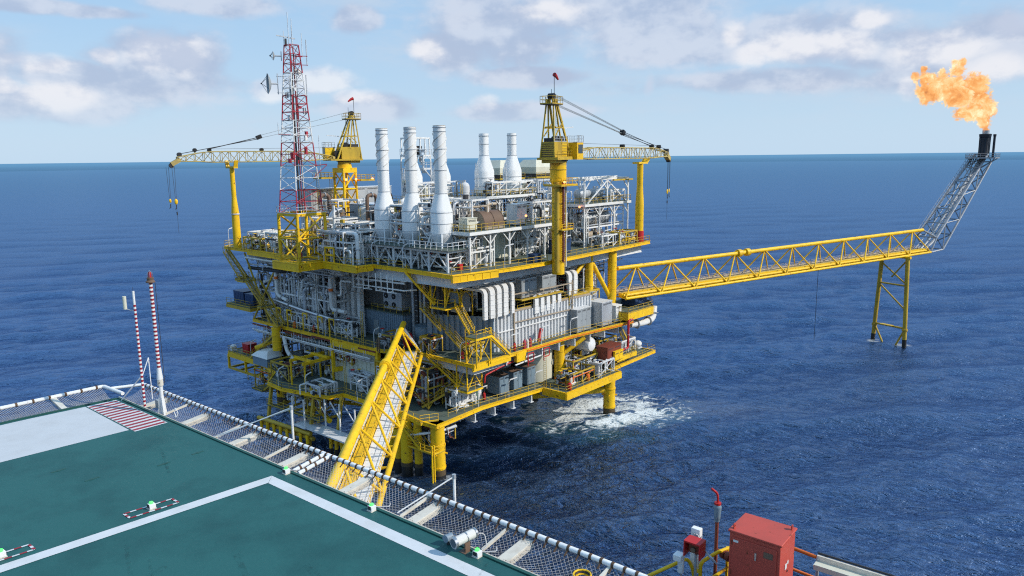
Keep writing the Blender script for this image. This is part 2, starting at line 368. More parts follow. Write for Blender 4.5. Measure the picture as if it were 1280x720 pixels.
deep = mix(mapr(big, 0.35, 0.65), (0.0012, 0.006, 0.020), (0.0026, 0.012, 0.038))
deep = mix(far, deep, (0.009, 0.043, 0.112))  # far water painted lighter, distance haze put into the colour
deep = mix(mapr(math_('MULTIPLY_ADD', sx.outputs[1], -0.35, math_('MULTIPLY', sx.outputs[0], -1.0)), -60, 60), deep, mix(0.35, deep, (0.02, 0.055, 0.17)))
crest = mapr(math_('ADD', sx.outputs[2], math_('MULTIPLY_ADD', w2b, 0.35, math_('MULTIPLY_ADD', w3, 0.35, -0.45))), -0.40, 0.62)  # light and dark of crests and troughs painted into the colour by height
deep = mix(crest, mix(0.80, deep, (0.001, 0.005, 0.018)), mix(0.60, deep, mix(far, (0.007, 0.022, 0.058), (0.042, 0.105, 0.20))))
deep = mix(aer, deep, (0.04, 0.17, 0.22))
capn = wav(0.42, R(5), 2.4, 8, 0.7, 0.6); capm = mapr(math_('MULTIPLY', capn, mapr(wav(0.035, 0, 1.6, 3, 0.5), 0.45, 0.65)), 0.685, 0.73)
foam = math_('MAXIMUM', foam, math_('MULTIPLY', capm, 0.35))
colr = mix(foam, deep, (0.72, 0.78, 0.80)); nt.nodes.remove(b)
df0 = nd(nt, 'ShaderNodeBsdfDiffuse'); L.new(colr, df0.inputs[0]); L.new(bp.outputs[0], df0.inputs['Normal']); ew = nd(nt, 'ShaderNodeEmission', Strength=0.75); L.new(colr, ew.inputs[0])   # added emission imitates light scattered in the water, so cast shadows fade
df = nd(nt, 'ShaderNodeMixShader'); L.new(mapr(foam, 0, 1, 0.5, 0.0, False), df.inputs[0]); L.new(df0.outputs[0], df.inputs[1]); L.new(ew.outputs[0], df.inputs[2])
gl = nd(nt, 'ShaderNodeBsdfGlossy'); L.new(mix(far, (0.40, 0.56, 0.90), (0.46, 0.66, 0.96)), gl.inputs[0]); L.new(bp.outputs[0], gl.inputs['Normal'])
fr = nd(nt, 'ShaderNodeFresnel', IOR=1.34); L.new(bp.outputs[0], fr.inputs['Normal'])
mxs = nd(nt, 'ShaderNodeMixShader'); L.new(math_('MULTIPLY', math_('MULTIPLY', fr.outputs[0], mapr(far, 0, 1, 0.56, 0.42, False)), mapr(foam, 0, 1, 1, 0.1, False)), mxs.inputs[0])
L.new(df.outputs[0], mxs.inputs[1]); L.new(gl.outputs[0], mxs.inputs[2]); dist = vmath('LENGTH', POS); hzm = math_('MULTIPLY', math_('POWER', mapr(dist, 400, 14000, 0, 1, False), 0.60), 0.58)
emn = nd(nt, 'ShaderNodeEmission', Strength=1.0); emn.inputs[0].default_value = (0.17, 0.44, 0.72, 1); mh = nd(nt, 'ShaderNodeMixShader'); L.new(hzm, mh.inputs[0]); L.new(mxs.outputs[0], mh.inputs[1]); L.new(emn.outputs[0], mh.inputs[2])  # painted haze: pale blue emission blended over the water with distance
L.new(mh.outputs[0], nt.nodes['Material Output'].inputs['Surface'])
gl.inputs['Roughness'].default_value = 0.17
# real waves: a fan of rings round the near unit, summed from directional wave trains, joined to a flat sheet out to the horizon
import numpy as np
rng = np.random.default_rng(11)
NR, NA, R0, R1 = 1150, 950, 38.0, 5200.0
rad = 1/np.linspace(1/R0, 1/R1, NR); ang_ = np.linspace(R(-52), R(52), NA)
RR, AA = np.meshgrid(rad, ang_, indexing='ij'); X = (RR*np.sin(AA)).ravel(); Y = (RR*np.cos(AA)).ravel(); RRf = RR.ravel()
dr_ = np.gradient(rad); cell = np.repeat(np.maximum(dr_, rad*(ang_[1]-ang_[0])), NA)
Zs = np.zeros_like(X); DX = np.zeros_like(X); DY = np.zeros_like(X)
grp = 0.95+0.22*np.sin(X*.021+Y*.013+1.0)*np.sin(X*-.011+Y*.017)+0.2*np.sin(X*.06-Y*.045)
for lam in np.geomspace(1.3, 46, 84):
    th = R(102)+rng.normal(0, .55 if lam < 9 else .30); k_ = 2*np.pi/lam; st_ = (.036 if lam < 5 else .042) if lam < 14 else .018
    a_ = st_*lam/(2*np.pi); ph_ = k_*(np.cos(th)*X+np.sin(th)*Y)+rng.uniform(0, 6.28)
    w_ = a_*np.clip((lam/cell-2.2)/2.5, 0, 1)*(grp if lam < 12 else 1); Zs += w_*np.cos(ph_); DX -= .75*w_*np.cos(th)*np.sin(ph_); DY -= .75*w_*np.sin(th)*np.sin(ph_)
fade = np.clip((R1-RRf)/1500, 0, 1)*np.clip((np.abs(np.repeat(ang_[None, :], NR, 0).ravel())-R(52))/-R(2), 0, 1); Zs *= fade; DX *= fade; DY *= fade
co_ = np.empty((NR*NA, 3)); co_[:, 0] = X+DX; co_[:, 1] = Y+DY; co_[:, 2] = Zs
ii = (np.arange(NR-1)[:, None]*NA+np.arange(NA-1)[None, :]).ravel(); quads = np.stack([ii, ii+1, ii+NA+1, ii+NA], 1)
# flat remainder: a wide sheet with the fan cut out of it
def ringpts(r, a0, a1, n): return [(r*math.sin(a0+(a1-a0)*q/n), r*math.cos(a0+(a1-a0)*q/n), 0.0) for q in range(n+1)]
ev, ef = [], []
def strip(A, B):
    o = NR*NA+len(ev); n = len(A); ev.extend(A); ev.extend(B)
    for q in range(n-1): ef.append((o+q, o+n+q, o+n+q+1, o+q+1))
for (ra, rb) in [(R1, 15000), (15000, 60000)]: strip(ringpts(ra, R(-52), R(52), 120), ringpts(rb, R(-52), R(52), 120))
for (ra, rb) in [(.5, 38), (38, R1), (R1, 15000), (15000, 60000)]: strip(ringpts(ra, R(52), R(308), 128), ringpts(rb, R(52), R(308), 128))
strip(ringpts(.5, R(-52), R(52), 60), ringpts(38, R(-52), R(52), 60))
me = bpy.data.meshes.new('sea'); nv_ = NR*NA+len(ev); me.vertices.add(nv_)
me.vertices.foreach_set('co', np.concatenate([co_, np.array(ev)]).ravel()); Q = np.concatenate([quads, np.array(ef)]); Q = Q[:, ::-1]
me.loops.add(Q.size); me.loops.foreach_set('vertex_index', Q.ravel().astype(np.int32)); me.polygons.add(len(Q)); me.polygons.foreach_set('loop_start', (np.arange(len(Q))*4).astype(np.int32))
me.polygons.foreach_set('use_smooth', np.ones(len(Q), bool)); me.update(calc_edges=True)
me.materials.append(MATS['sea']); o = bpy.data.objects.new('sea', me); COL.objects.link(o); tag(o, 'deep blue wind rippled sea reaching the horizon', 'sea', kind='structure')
# ================================================================ production platform structure
PL = T('offshore_platform', 'large yellow and white offshore production platform on tubular legs', 'oil platform', 0, 0, 0)
TOP = [(1.9, 1.0), (7, 0), (13, -1.0), (20, -1.5), (27, -1.2), (41, -.7), (57.5, 0), (57.5, 60), (9, 62), (5, 66.5), (1.6, 64.7), (1.6, 53), (1.2, 45), (1.0, 38), (-4.2, 37.6), (-4.3, 30), (0, 29.8), (-.3, 20), (2.5, 19.6), (2.4, 11)]
MID = [(4.8, -.2), (29, -1.0), (46, -3.3), (46, 5), (60, 5), (60, 57), (2.2, 57), (2, 18.5), (5, 13)]
LOW = [(-1.8, 1.2), (8.7, 1.7), (22.3, 0), (22.3, -4.9), (38.8, -5.2), (38.8, -2.8), (56, -2.6), (56, 2), (57, 52), (1.5, 56), (-1, 45), (-5.3, 40.6), (-5.8, 35.5), (-3.4, 25.2), (-1, 24.6), (-1, 10), (-1.9, 4)]
def inset(poly, d):
    n = len(poly); a = sum(poly[i][0]*poly[(i+1) % n][1]-poly[(i+1) % n][0]*poly[i][1] for i in range(n)); s = 1 if a > 0 else -1; out = []
    for i in range(n):
        p0, p1, p2 = Vector(poly[i-1]), Vector(poly[i]), Vector(poly[(i+1) % n])
        e1, e2 = (p1-p0).normalized(), (p2-p1).normalized(); n1, n2 = Vector((-e1.y, e1.x))*s, Vector((-e2.y, e2.x))*s
        b = (n1+n2); b = b.normalized() if b.length > 1e-3 else n1; k = d/max(0.5, b.dot(n1)); q = p1+b*k; out.append((q.x, q.y))
    return out
def deck(poly, z, edge_h, name, girder=None, gm='pale'):
    mb = MB(); mb.prism(inset(poly, 0.12), z-0.22, z, 'grating'); d = mb.build(name, PL)
    e = MB(); n = len(poly)
    for i in range(n):
        p, q = poly[i], poly[(i+1) % n]
        e.bar((*p, z-edge_h/2+.04), (*q, z-edge_h/2+.04), 0.16, edge_h, 'yellow'); e.bar((*p, z+.09), (*q, z+.09), 0.34, 0.07, 'yellow'); e.bar((*p, z-edge_h+.06), (*q, z-edge_h+.06), 0.34, 0.07, 'yellow')
    e.build('edge_beam', d)
    return d
d31 = deck(TOP, 31, 0.52, 'upper_deck'); d17 = deck(MID, 17, 0.45, 'middle_deck'); d9 = deck(LOW, 9, 0.48, 'lower_deck')
rnd = random.Random(5)
# plate girders under the decks
def girders(dk, z, dep, x0, x1, y0, y1, nx, ny, m='pale', edge=1.0):
    for j in range(ny):
        y = y0+(y1-y0)*j/(ny-1); g = MB(); g.bar((x0, y, z-dep/2-.24), (x1, y, z-dep/2-.24), .12, dep, m); g.bar((x0, y, z-dep-.24), (x1, y, z-dep-.24), .5, .08, m)
        x = x0+1.2
        while x < x1: g.bar((x, y, z-dep-.2), (x, y, z-.26), .1, .36, m); x += 1.6
        g.build('girder', dk)
    for i in range(nx):
        x = x0+(x1-x0)*i/(nx-1); g = MB(); g.bar((x, y0, z-dep/2-.26), (x, y1, z-dep/2-.26), .12, dep*.94, m); g.bar((x, y0, z-dep-.2), (x, y1, z-dep-.2), .5, .07, m)
        y = y0+1.3
        while y < y1: g.bar((x, y, z-dep-.16), (x, y, z-.3), .36, .1, m); y += 1.6
        g.build('girder', dk)
girders(d31, 31, 1.9, 3.4, 56.5, 1.4, 59, 10, 7)
girders(d17, 17, 1.5, 5.6, 45, .6, 56, 7, 6, 'pale')
girders(d9, 9, 1.1, 0.6, 55, 3.0, 51, 10, 6, 'pale')
for i in range(9):   # white cantilever brackets under the lower walkway, right side
    x = 7+i*4.3; g = MB(); y = 1.6-(x-7)*.08; g.prism([(x-.12, y), (x+.12, y), (x+.12, y+2), (x-.12, y+2)], 7.1, 8.3, 'pale'); g.box(x-.4, x+.4, y-.1, y+1.5, 7.0, 7.1, 'pale'); g.build('bracket', d9)
for i in range(8):
    x = 13+i*4.2; g = MB(); y = .1-(x-13)*.085; g.prism([(x-.12, y), (x+.12, y), (x+.12, y+2.5), (x-.12, y+2.5)], 15.1, 16.4, 'pale'); g.build('bracket', d17)
# bulkheads deep inside: the dark middle of each level
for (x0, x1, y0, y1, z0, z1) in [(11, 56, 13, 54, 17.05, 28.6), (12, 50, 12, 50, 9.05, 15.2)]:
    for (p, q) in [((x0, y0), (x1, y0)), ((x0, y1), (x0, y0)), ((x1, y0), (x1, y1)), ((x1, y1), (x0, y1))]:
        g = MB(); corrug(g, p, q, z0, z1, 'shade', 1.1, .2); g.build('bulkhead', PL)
# legs: yellow above, stained at the splash zone
def leg(x, y, ztop=30.0, r=1.0, brand=False):
    g = MB(); g.cyl((x, y, 5.5), (x, y, 9), r, 'yellow', n=20); g.cyl((x, y, 9), (x, y, ztop), r*.8, 'yellow', n=20)
    g.cyl((x, y, 1.6), (x, y, 5.5), r*1.02, 'yellow' if not brand else 'tan', n=20); g.cyl((x, y, 0.75), (x, y, 1.7), r*1.04, 'splash', n=20); g.cyl((x, y, -4), (x, y, .8), r*1.05, 'marine', n=20)
    for z in (5.4, 1.9): g.cyl((x, y, z), (x, y, z+.18), r*1.1, 'yellow', n=20)
    for a in range(4):
        g.cyl((x+math.cos(a*PI/2+.5)*r, y+math.sin(a*PI/2+.5)*r, 4.2), (x+math.cos(a*PI/2+.5)*(r+.35), y+math.sin(a*PI/2+.5)*(r+.35), 4.2), .16, 'yellow', n=8)
    return g.build('leg', PL)
LEGS = [(-.6, 2.3, True), (38.8, -2.8, True), (37.5, 14.5, True), (12, 18, True), (2.4, 40, True), (4.5, 52, True), (20, 40, False), (38, 40, False), (54, 18, False), (54, 48, False), (20, 18, False)]
for x, y, bnd in LEGS:
    if bnd: leg(x, y, 8.7, 1.08, False)
    else: leg(x, y, 30, 1.05)
# pile clusters by the near corner
for x, y, r, zt in [(-1.7, 9.9, .85, 8.6), (-2.1, 7.7, .9, 8.6), (-1.4, 5.8, .62, 8.6), (-.9, 12.6, .7, 8.6)]:
    g = MB(); g.cyl((x, y, 1.5), (x, y, zt), r, 'yellow', n=16); g.cyl((x, y, -3), (x, y, 1.5), r*1.02, 'marine', n=16); g.cyl((x, y, 1.3), (x, y, 1.9), r*1.08, 'splash', n=16); g.build('pile', PL)
for k in (0, 1):
    g = MB(); g.cyl((-2.9+.45*k, 1.2, -.5), (-2.9+.45*k, 1.2, 6.2), .13, 'yellow', n=8); g.build('riser', PL)
# jacket braces
BR = [((38.8, -2.8, 5.2), (22, 9, 5.4), .6), ((38.9, -3, 7), (37.5, 14.5, 7), .5), ((38.9, -3, 10.5), (34.5, 4, 16), .45), ((38.9, 2, 29.6), (45.6, 1.2, 20.4), .42), ((38.9, 2, 30), (34, 2, 26.6), .35),
      ((-.6, 2.3, 6), (12, 18, 6.6), .4), ((2.4, 40, 4), (4.5, 52, 4), .45), ((2.4, 40, 4.5), (-3, 26, 4.5), .45), ((28.7, 1.5, 12.8), (32.4, -1.6, 16.2), .38), ((12, 18, 4), (2.4, 40, 4), .4), ((0.6, 54, 12), (6, 46, 15.6), .4)]
for p, q, r in BR: g = MB(); g.cyl(p, q, r, 'yellow', n=14); g.build('brace', PL)
for (x, y, z0, z1, r) in [(38.9, 2, 21.0, 30.3, .78), (45.2, 1.0, 19, 30.3, .86), (28.7, 1.3, 9, 16.6, .95), (1.0, 47, 12.6, 17, .85), (7.7, 43, 9, 16.5, 1.0), (8.7, 24, 9, 16.6, 1.0)]:
    g = MB(); g.cyl((x, y, z0), (x, y, z1), r, 'yellow', n=18)
    for k in range(4): g.cyl((x, y, z0+.4+k*(z1-z0-.6)/3), (x, y, z0+.52+k*(z1-z0-.6)/3), r*1.06, 'yellow', n=18)
    g.build('column', PL)
# boat landings: pairs of horizontal tubes with hanging fender stubs
for (p, q) in [((-6.8, 42), (-5.8, 27.5)), ((-4.5, 24.5), (-3.0, 14.5))]:
    for zz, off in ((2.6, 0), (1.6, .5)):
        g = MB(); P0, Q0 = Vector((*p, zz)), Vector((*q, zz)); g.cyl(P0+Vector((off, 0, 0)), Q0+Vector((off, 0, 0)), .38, 'old_yellow', n=10); g.build('fender_beam', PL)
    for k in range(8):
        c_ = P0.lerp(Q0, (k+.5)/8); g = MB(); g.cyl((c_.x-.1, c_.y, -1), (c_.x-.1, c_.y, 2.3), .28, 'yellow', n=8); g.cyl((c_.x-.1, c_.y, -1.4), (c_.x-.1, c_.y, .7), .31, 'marine', n=8); g.build('fender_post', PL)
    for k in (0, 1):
        c_ = P0.lerp(Q0, .1+.8*k); g = MB(); g.bar((c_.x+.4, c_.y, -1), (c_.x+2.2, c_.y, 9), .5, .5, 'old_yellow'); g.build('brace', PL)
g = MB(); 
for k in range(6): g.bar((-5.2+.1*k, 40-k*2.6, 4.6), (0, 40-k*2.6, 4.6), .35, .35, 'old_yellow')
g.bar((-5.2, 41, 4.9), (-4.6, 26, 4.9), .9, .12, 'grating'); railing(g, [(-5.5, 41), (-5.0, 26)], 4.95, 'old_yellow'); g.build('boat_landing_walkway', PL)
# hanging white access frame with a landing, left face
g = MB()
for (y, z0) in ((31.5, 3.6), (28.2, 3.6)): g.bar((-6.4, y, z0), (-6.4, y, 8.6), .22, .22, 'white')
g.bar((-6.4, 31.5, 3.6), (-6.4, 28.2, 3.6), .22, .22, 'white'); g.box(-6.3, -3.6, 17.5, 31.4, 3.5, 3.75, 'pale')
for y in (18, 22, 26): g.bar((-3.8, y, 3.7), (-3.8, y, 8.5), .2, .2, 'white'); g.bar((-3.8, y, 6), (-3.8, y+2.5, 8.4), .14, .14, 'white')
g.build('hanging_landing', PL)
# near corner landing low down by the leg
g = MB(); g.prism([(-2.6, 1.2), (-.2, 1.2), (-.2, 6.8), (-2.6, 6.8)], 4.6, 4.75, 'old_yellow'); railing(g, [(-2.6, 6.8), (-2.6, 1.2), (-.2, 1.2)], 4.75, 'yellow'); g.build('leg_landing', PL)
stair(PL, (-3.2, 8.2, 8.6), (-2.6, 4.0, 4.8), .9, (1, 0))
# railings round the decks (with openings at the stairs)
def rail(dk, pts, z, m='old_yellow'): g = MB(); railing(g, pts, z, m, toe=False); g.build('railing', dk)
rail(d31, [(1.9, 1), (7, 0), (13, -1.0), (20, -1.5), (21.8, -1.4)], 31.05); rail(d31, [(25.2, -1.3), (27, -1.2), (41, -.7), (57.4, 0)], 31.05); rail(d31, [(57.4, .1), (57.4, 30)], 31.05)
rail(d31, [(2.4, 12.2), (2.5, 19.6), (-.2, 20), (0, 29.8), (-4.2, 30), (-4.1, 37.5), (1.0, 38), (1.2, 45), (1.6, 53), (1.6, 64.7), (5, 66.4)], 31.05)
rail(d17, [(4.85, -.1), (4.85, 3)], 17.05); rail(d17, [(13.4, -.4), (29, -.9), (45.9, -3.2), (45.9, 0)], 17.05); rail(d17, [(2.1, 18.5), (2.2, 40), (2.3, 57), (8, 57)], 17.05)
rail(d9, [(2, 2.6), (8.7, 2), (22.3, 0), (22.3, -4.8), (38.8, -5.1), (38.9, -2.9), (56, -2.6), (56, 8)], 9.05); rail(d9, [(-1, 10), (-1, 24.5), (-3.4, 25.1), (-5.8, 35.5), (-5.3, 40.6), (-1, 45), (0, 50)], 9.05)
# left face braced uprights and inclined yellow legs of the cantilever at the far left corner
for (p, q) in [((1.5, 64, 30.4), (3.5, 55.2, 20.5)), ((3.2, 66.3, 30.4), (5, 57.4, 20.5)), ((2.0, 58, 30.2), (1.6, 50, 17.4)), ((2.6, 54, 25), (2.4, 46, 17.4)), ((2.4, 57, 17), (3.2, 47.5, 30))]:
    g = MB(); g.bar(p, q, .26, .26, 'old_yellow'); g.build('brace', PL)
st = stair(PL, (0.3, 63, 30.2), (0.2, 57.2, 25.2), 1.1, (1, 0), 'old_yellow'); stair(PL, (0.2, 55.6, 25.2), (0.3, 50.2, 20.8), 1.1, (1, 0), 'old_yellow'); stair(PL, (0.4, 50, 20.8), (.6, 45.8, 17.2), 1.1, (1, 0), 'old_yellow')
for (x0, x1, y0, y1, z) in [(-.2, 2.6, 55.4, 57.6, 25.2), (1.0, 4.0, 56.5, 60.5, 25.0), (-.2, 2.4, 49.6, 51.0, 20.8)]:
    g = MB(); g.box(x0, x1, y0, y1, z-.12, z, 'grating'); g.box(x0-.04, x1+.04, y0-.04, y1+.04, z-.4, z-.13, 'old_yellow'); railing(g, [(x0, y0), (x0, y1), (x1, y1)], z, 'old_yellow'); g.build('landing', PL)
# platform that carries blue containers on the left, cantilevered
g = MB(); g.box(1.8, 9, 57, 66, 19.2, 19.4, 'grating'); g.box(1.7, 9.1, 56.9, 66.1, 18.5, 19.18, 'old_yellow'); railing(g, [(9, 57), (1.8, 57), (1.8, 66)], 19.4, 'old_yellow'); g.build('side_platform', PL)
# yellow box frame overhanging at the left of the lower deck
g = MB(); g.box(1.6, 8, 53.5, 66.5, 9.0, 9.15, 'grating')
for (p, q) in [((1.6, 53.5), (1.6, 66.5)), ((1.6, 66.5), (8, 66.5)), ((8, 66.5), (8, 53.5))]: g.bar((*p, 8.5), (*q, 8.5), .3, 1.1, 'yellow'); g.bar((*p, 5.6), (*q, 5.6), .4, .4, 'old_yellow')
for x, y in [(1.6, 66.5), (1.6, 60), (1.6, 54), (8, 66.5), (8, 60)]: g.bar((x, y, 5.5), (x, y, 8.5), .4, .4, 'yellow')
for y in (57, 63): g.bar((1.6, y, 5.6), (8, y, 5.6), .35, .35, 'old_yellow')
railing(g, [(1.6, 54), (1.6, 66.5), (8, 66.5)], 9.15, 'old_yellow'); g.build('side_platform', PL)
stair(PL, (1.2, 46.5, 16.6), (1.2, 57.5, 9.2), 1.0, (1, 0), 'old_yellow')
stair(PL, (-1.4, 42.5, 8.8), (-2.2, 47.5, 5.4), .9, (1, 0), 'old_yellow')
g = MB(); g.box(-2.8, 0, 47, 50.5, 5.2, 5.4, 'grating'); railing(g, [(0, 47), (-2.8, 47), (-2.8, 50.5), (0, 50.5)], 5.4, 'old_yellow'); g.build('landing', PL)
# stair tower down the near corner
sd = (.80, .60)
stair(PL, (2.0, 11.2, 30.6), (5.2, 8.2, 25.3), 1.1, sd)
def land(x0, x1, y0, y1, z, rl):
    g = MB(); g.box(x0, x1, y0, y1, z-.1, z, 'grating'); g.box(x0-.05, x1+.05, y0-.05, y1+.05, z-.42, z-.12, 'yellow'); railing(g, rl, z, 'yellow', toe=False); g.build('landing', PL)
land(4.8, 8.6, 5.4, 8.8, 25.2, [(4.8, 8.8), (4.8, 5.4), (7, 5.4)])
for (x, y) in [(4.9, 5.5), (4.9, 8.7), (8.5, 5.5), (8.5, 8.7)]: g = MB(); g.bar((x, y, 25), (x, y, 30.3), .2, .2, 'yellow'); g.bar((x, y, 25.2), (x+(1.8 if x < 6 else -1.8), y, 29.6), .13, .13, 'yellow'); g.build('stair_tower_post', PL)
stair(PL, (6.6, 5.2, 25.1), (5.9, 1.4, 21.4), 1.1, (1, 0))
land(4.9, 8.3, -.9, 1.4, 21.3, [(4.9, 1.4), (4.9, -.9), (8.3, -.9)])
for (x, y) in [(5.0, -.8), (5.0, 1.3), (8.2, -.8), (8.2, 1.3)]: g = MB(); g.bar((x, y, 16.6), (x, y, 21.2), .17, .17, 'yellow'); g.bar((x, y, 16.9), (x+(3.0 if x < 6 else -3.0), y, 21.0), .10, .10, 'yellow'); g.build('stair_tower_post', PL)
stair(PL, (8.3, -.7, 21.2), (13.0, -.7, 17.1), 1.0, (0, 1))
stair(PL, (6.0, 12.5, 24.2), (6.6, 8.4, 20.8), .9, (1, 0), 'old_yellow'); stair(PL, (6.8, 7.6, 20.8), (7.4, 3.4, 17.2), .9, (1, 0), 'old_yellow')
g = MB(); g.prism([(4.7, -.35), (13.2, -.6), (13.2, -.3), (4.7, -.1)], 16.0, 17.05, 'yellow'); g.prism([(14.5, -.75), (16.8, -.8), (16.8, -.2), (14.5, -.2)], 15.4, 16.9, 'yellow'); g.build('edge_beam', PL)
stair(PL, (4.4, 9.5, 16.8), (5.6, 3.6, 12.7), 1.1, (1, 0))
land(4.9, 8.4, 1.2, 3.6, 12.6, [(4.9, 3.6), (4.9, 1.2), (8.4, 1.2), (8.4, 3.6)])
for (x, y) in [(5, 1.3), (8.3, 1.3), (5, 3.5)]: g = MB(); g.bar((x, y, 12.4), (x, y, 17), .17, .17, 'yellow'); g.bar((x, y, 12.6), (x+2.6 if x < 6 else x-2.6, y, 16.4), .12, .12, 'yellow'); g.build('stair_tower_post', PL)
stair(PL, (4.8, 3.8, 12.6), (2.2, 8.6, 9.2), 1.0, (.87, .5), 'old_yellow')
# square yellow landing at the near corner of the lower deck
g = MB(); g.prism([(-2.4, 4.0), (0, 2.6), (2.6, 9.8), (-1.2, 11.4)], 8.98, 9.06, 'grating')
for p, q in [((0, 2.6), (-2.4, 4.0)), ((-2.4, 4), (-1.2, 11.4))]: g.bar((*p, 8.8), (*q, 8.8), .15, .45, 'yellow')
railing(g, [(0, 2.7), (-2.4, 4.1), (-1.3, 11.2)], 9.06, 'yellow'); g.build('corner_landing', PL)
# big yellow box beams on the left face and the mast plinth
g = MB(); g.bar((2.0, 31, 16.4), (2.0, 19, 16.4), .5, 1.0, 'yellow'); g.bar((2.0, 31, 11.0), (2.0, 31, 17), .5, .5, 'yellow'); g.bar((2.0, 31, 11.4), (9.5, 28, 11.6), .4, .8, 'yellow'); g.bar((2.2, 19.0, 9), (2.2, 19.0, 17.3), .7, .7, 'yellow'); g.build('box_beam', PL)
for i_, (p, q, hh) in enumerate([((1.0, 38.1), (-4.3, 37.7), 1.0), ((-4.4, 37.7), (-4.5, 29.8), 1.25), ((-4.5, 29.8), (-.1, 29.6), 1.15), ((-.2, 29.6), (-.5, 19.8), 1.0), ((-.5, 19.7), (2.3, 19.4), .85), ((1.7, .7), (7, -.3), 1.0), ((7, -.3), (10, -.85), 1.0), ((1.5, 56), (1.1, 38), .9)]):
    g = MB(); L_ = (Vector(q)-Vector(p)).length; n_ = int(L_/1.3)
    for k_ in range(n_+1): c_ = Vector(p).lerp(Vector(q), k_/max(n_, 1)); g.bar((c_.x, c_.y, 31.02-hh), (c_.x, c_.y, 30.98), .42, .42 if False else .06, 'yellow')
    g.bar((*p, 31-hh/2), (*q, 31-hh/2), .3, hh, 'yellow'); g.bar((*p, 31-hh), (*q, 31-hh), .5, .08, 'yellow'); g.bar((*p, 31.02), (*q, 31.02), .5, .08, 'yellow'); g.build('box_beam', PL)
for a in [((2.1, 57, 16.15), (2.0, 37, 16.15), .2, .3, 'rustred'), ((17.2, -.75, 16.8), (29, -1.15, 16.8), .1, .16, 'orange'), ((29, -1.15, 16.8), (46, -3.45, 16.8), .1, .16, 'orange'), ((1.9, 37, 16.6), (1.8, 19, 16.6), .15, .3, 'rustred')]: g = MB(); g.bar(*a); g.build('drain_pipe', PL)
# deep end beams: lower deck right bay and the mid deck end
g = MB(); g.bar((22.2, -5, 8.45), (38.8, -5.3, 8.45), .3, 1.15, 'yellow'); g.bar((22.2, -5, 8.45), (22.2, 0, 8.45), .3, 1.15, 'yellow'); g.build('box_beam', PL)
g = MB(); g.prism([(43.5, -3.8), (52.2, -4.2), (56.9, -.6), (56.9, 5), (43.5, 5)], 17.5, 18.9, 'yellow'); g.prism([(43.6, -3.7), (52.1, -4.1), (56.8, -.6), (56.8, 4.9), (43.6, 4.9)], 18.9, 18.96, 'grating'); railing(g, [(43.6, 0), (43.6, -3.7), (52.1, -4.1), (56.8, -.6), (56.8, 4.9)], 18.96, 'old_yellow'); g.build('side_platform', PL)
g = MB(); g.prism([(41, -3.0), (47.8, -3.2), (49.5, 1), (41, 1)], 9.9, 10.7, 'yellow'); g.prism([(41.1, -2.9), (47.7, -3.1), (49.4, .9), (41.1, .9)], 10.7, 10.76, 'grating'); railing(g, [(41.1, -2.9), (47.7, -3.1), (49.3, .9)], 10.76, 'old_yellow'); g.build('side_platform', PL)
stair(PL, (43.5, -2.0, 16.7), (48.5, -1.6, 10.9), 1.0, (0, 1), 'old_yellow')
# mezzanine walkway on the right face with tan handrail, above the wall
g = MB(); g.prism([(13.5, 2.3), (37, .6), (38, 13), (13.5, 13)], 23.1, 23.3, 'grating'); g.bar((13.5, 2.2, 23.15), (37.2, .5, 23.15), .12, .35, 'tan'); railing(g, [(18, 1.95), (37, .6)], 23.3, 'old_yellow'); g.build('mezzanine_walkway', PL)
g = MB(); g.bar((13, 1.85, 20.2), (30, .6, 20.4), .14, .18, 'white'); g.bar((16.5, 1.5, 21.3), (31.5, .4, 21.3), .14, .18, 'tan')
for x, y in ((16.6, 1.5), (31.4, .4)): g.bar((x, y, 17.4), (x, y, 26.5), .22, .22, 'tan')
g.bar((16.6, 1.5, 26), (31.4, .4, 26), .18, .18, 'tan'); g.build('cable_tray', PL)
# profiled steel cladding of the right face and of the near end
wall = MB(); corrug(wall, (12.6, 2.3), (37.2, .55), 17.05, 23.0, 'pale', .82, .34); wall.build('cladding', PL)
wall = MB(); corrug(wall, (7.6, 12.6), (12.6, 2.3), 17.05, 22.9, 'bluegrey', .95, .30); wall.build('cladding', PL)  # blue-grey shade of this left-facing wall put into its colour
wall = MB(); corrug(wall, (9.0, 7.0), (22, 7.0), 9.05, 15.6, 'pale', .8, .2); wall.build('cladding', PL)
wall = MB(); corrug(wall, (3.4, 34), (3.4, 20), 9.05, 15.4, 'cream', 1.2, .15); wall.build('cladding', PL)
wall = MB(); corrug(wall, (37.2, .55), (37.4, 10), 17.05, 23.1, 'grey', .95, .30); wall.build('cladding', PL)
# service lines slung under the decks, hangers included
rn = random.Random(77)
for (x, y0, y1, z, m, r) in [(1.4, 56, 20, 15.4, 'white', .12), (2.2, 56, 21, 14.8, 'pale', .16), (3.2, 50, 22, 15.2, 'white', .09), (2.6, 31, 19, 14.3, 'white', .1), (-.2, 24, 11, 7.9, 'pale', .12), (.8, 44, 26, 7.6, 'white', .1), (2.4, 57, 26, 29.0, 'white', .08), (3.4, 56, 30, 28.4, 'pale', .12), (4.4, 54, 22, 27.8, 'galv', .18), (2.9, 56, 12, 28.9, 'white', .06)]:
    g = MB(); g.tube([(x, y0, z), (x, y1, z)], r, m, 8); y = y0-1
    while y > y1: g.bar((x-.25, y, z-.2), (x-.25, y, z+1.1), .06, .06, 'white'); g.bar((x+.25, y, z-.2), (x+.25, y, z+1.1), .06, .06, 'white'); g.bar((x-.3, y, z-.2), (x+.3, y, z-.2), .08, .08, 'white'); y -= rn.uniform(2.2, 4)
    g.build('hung_pipe', PL)
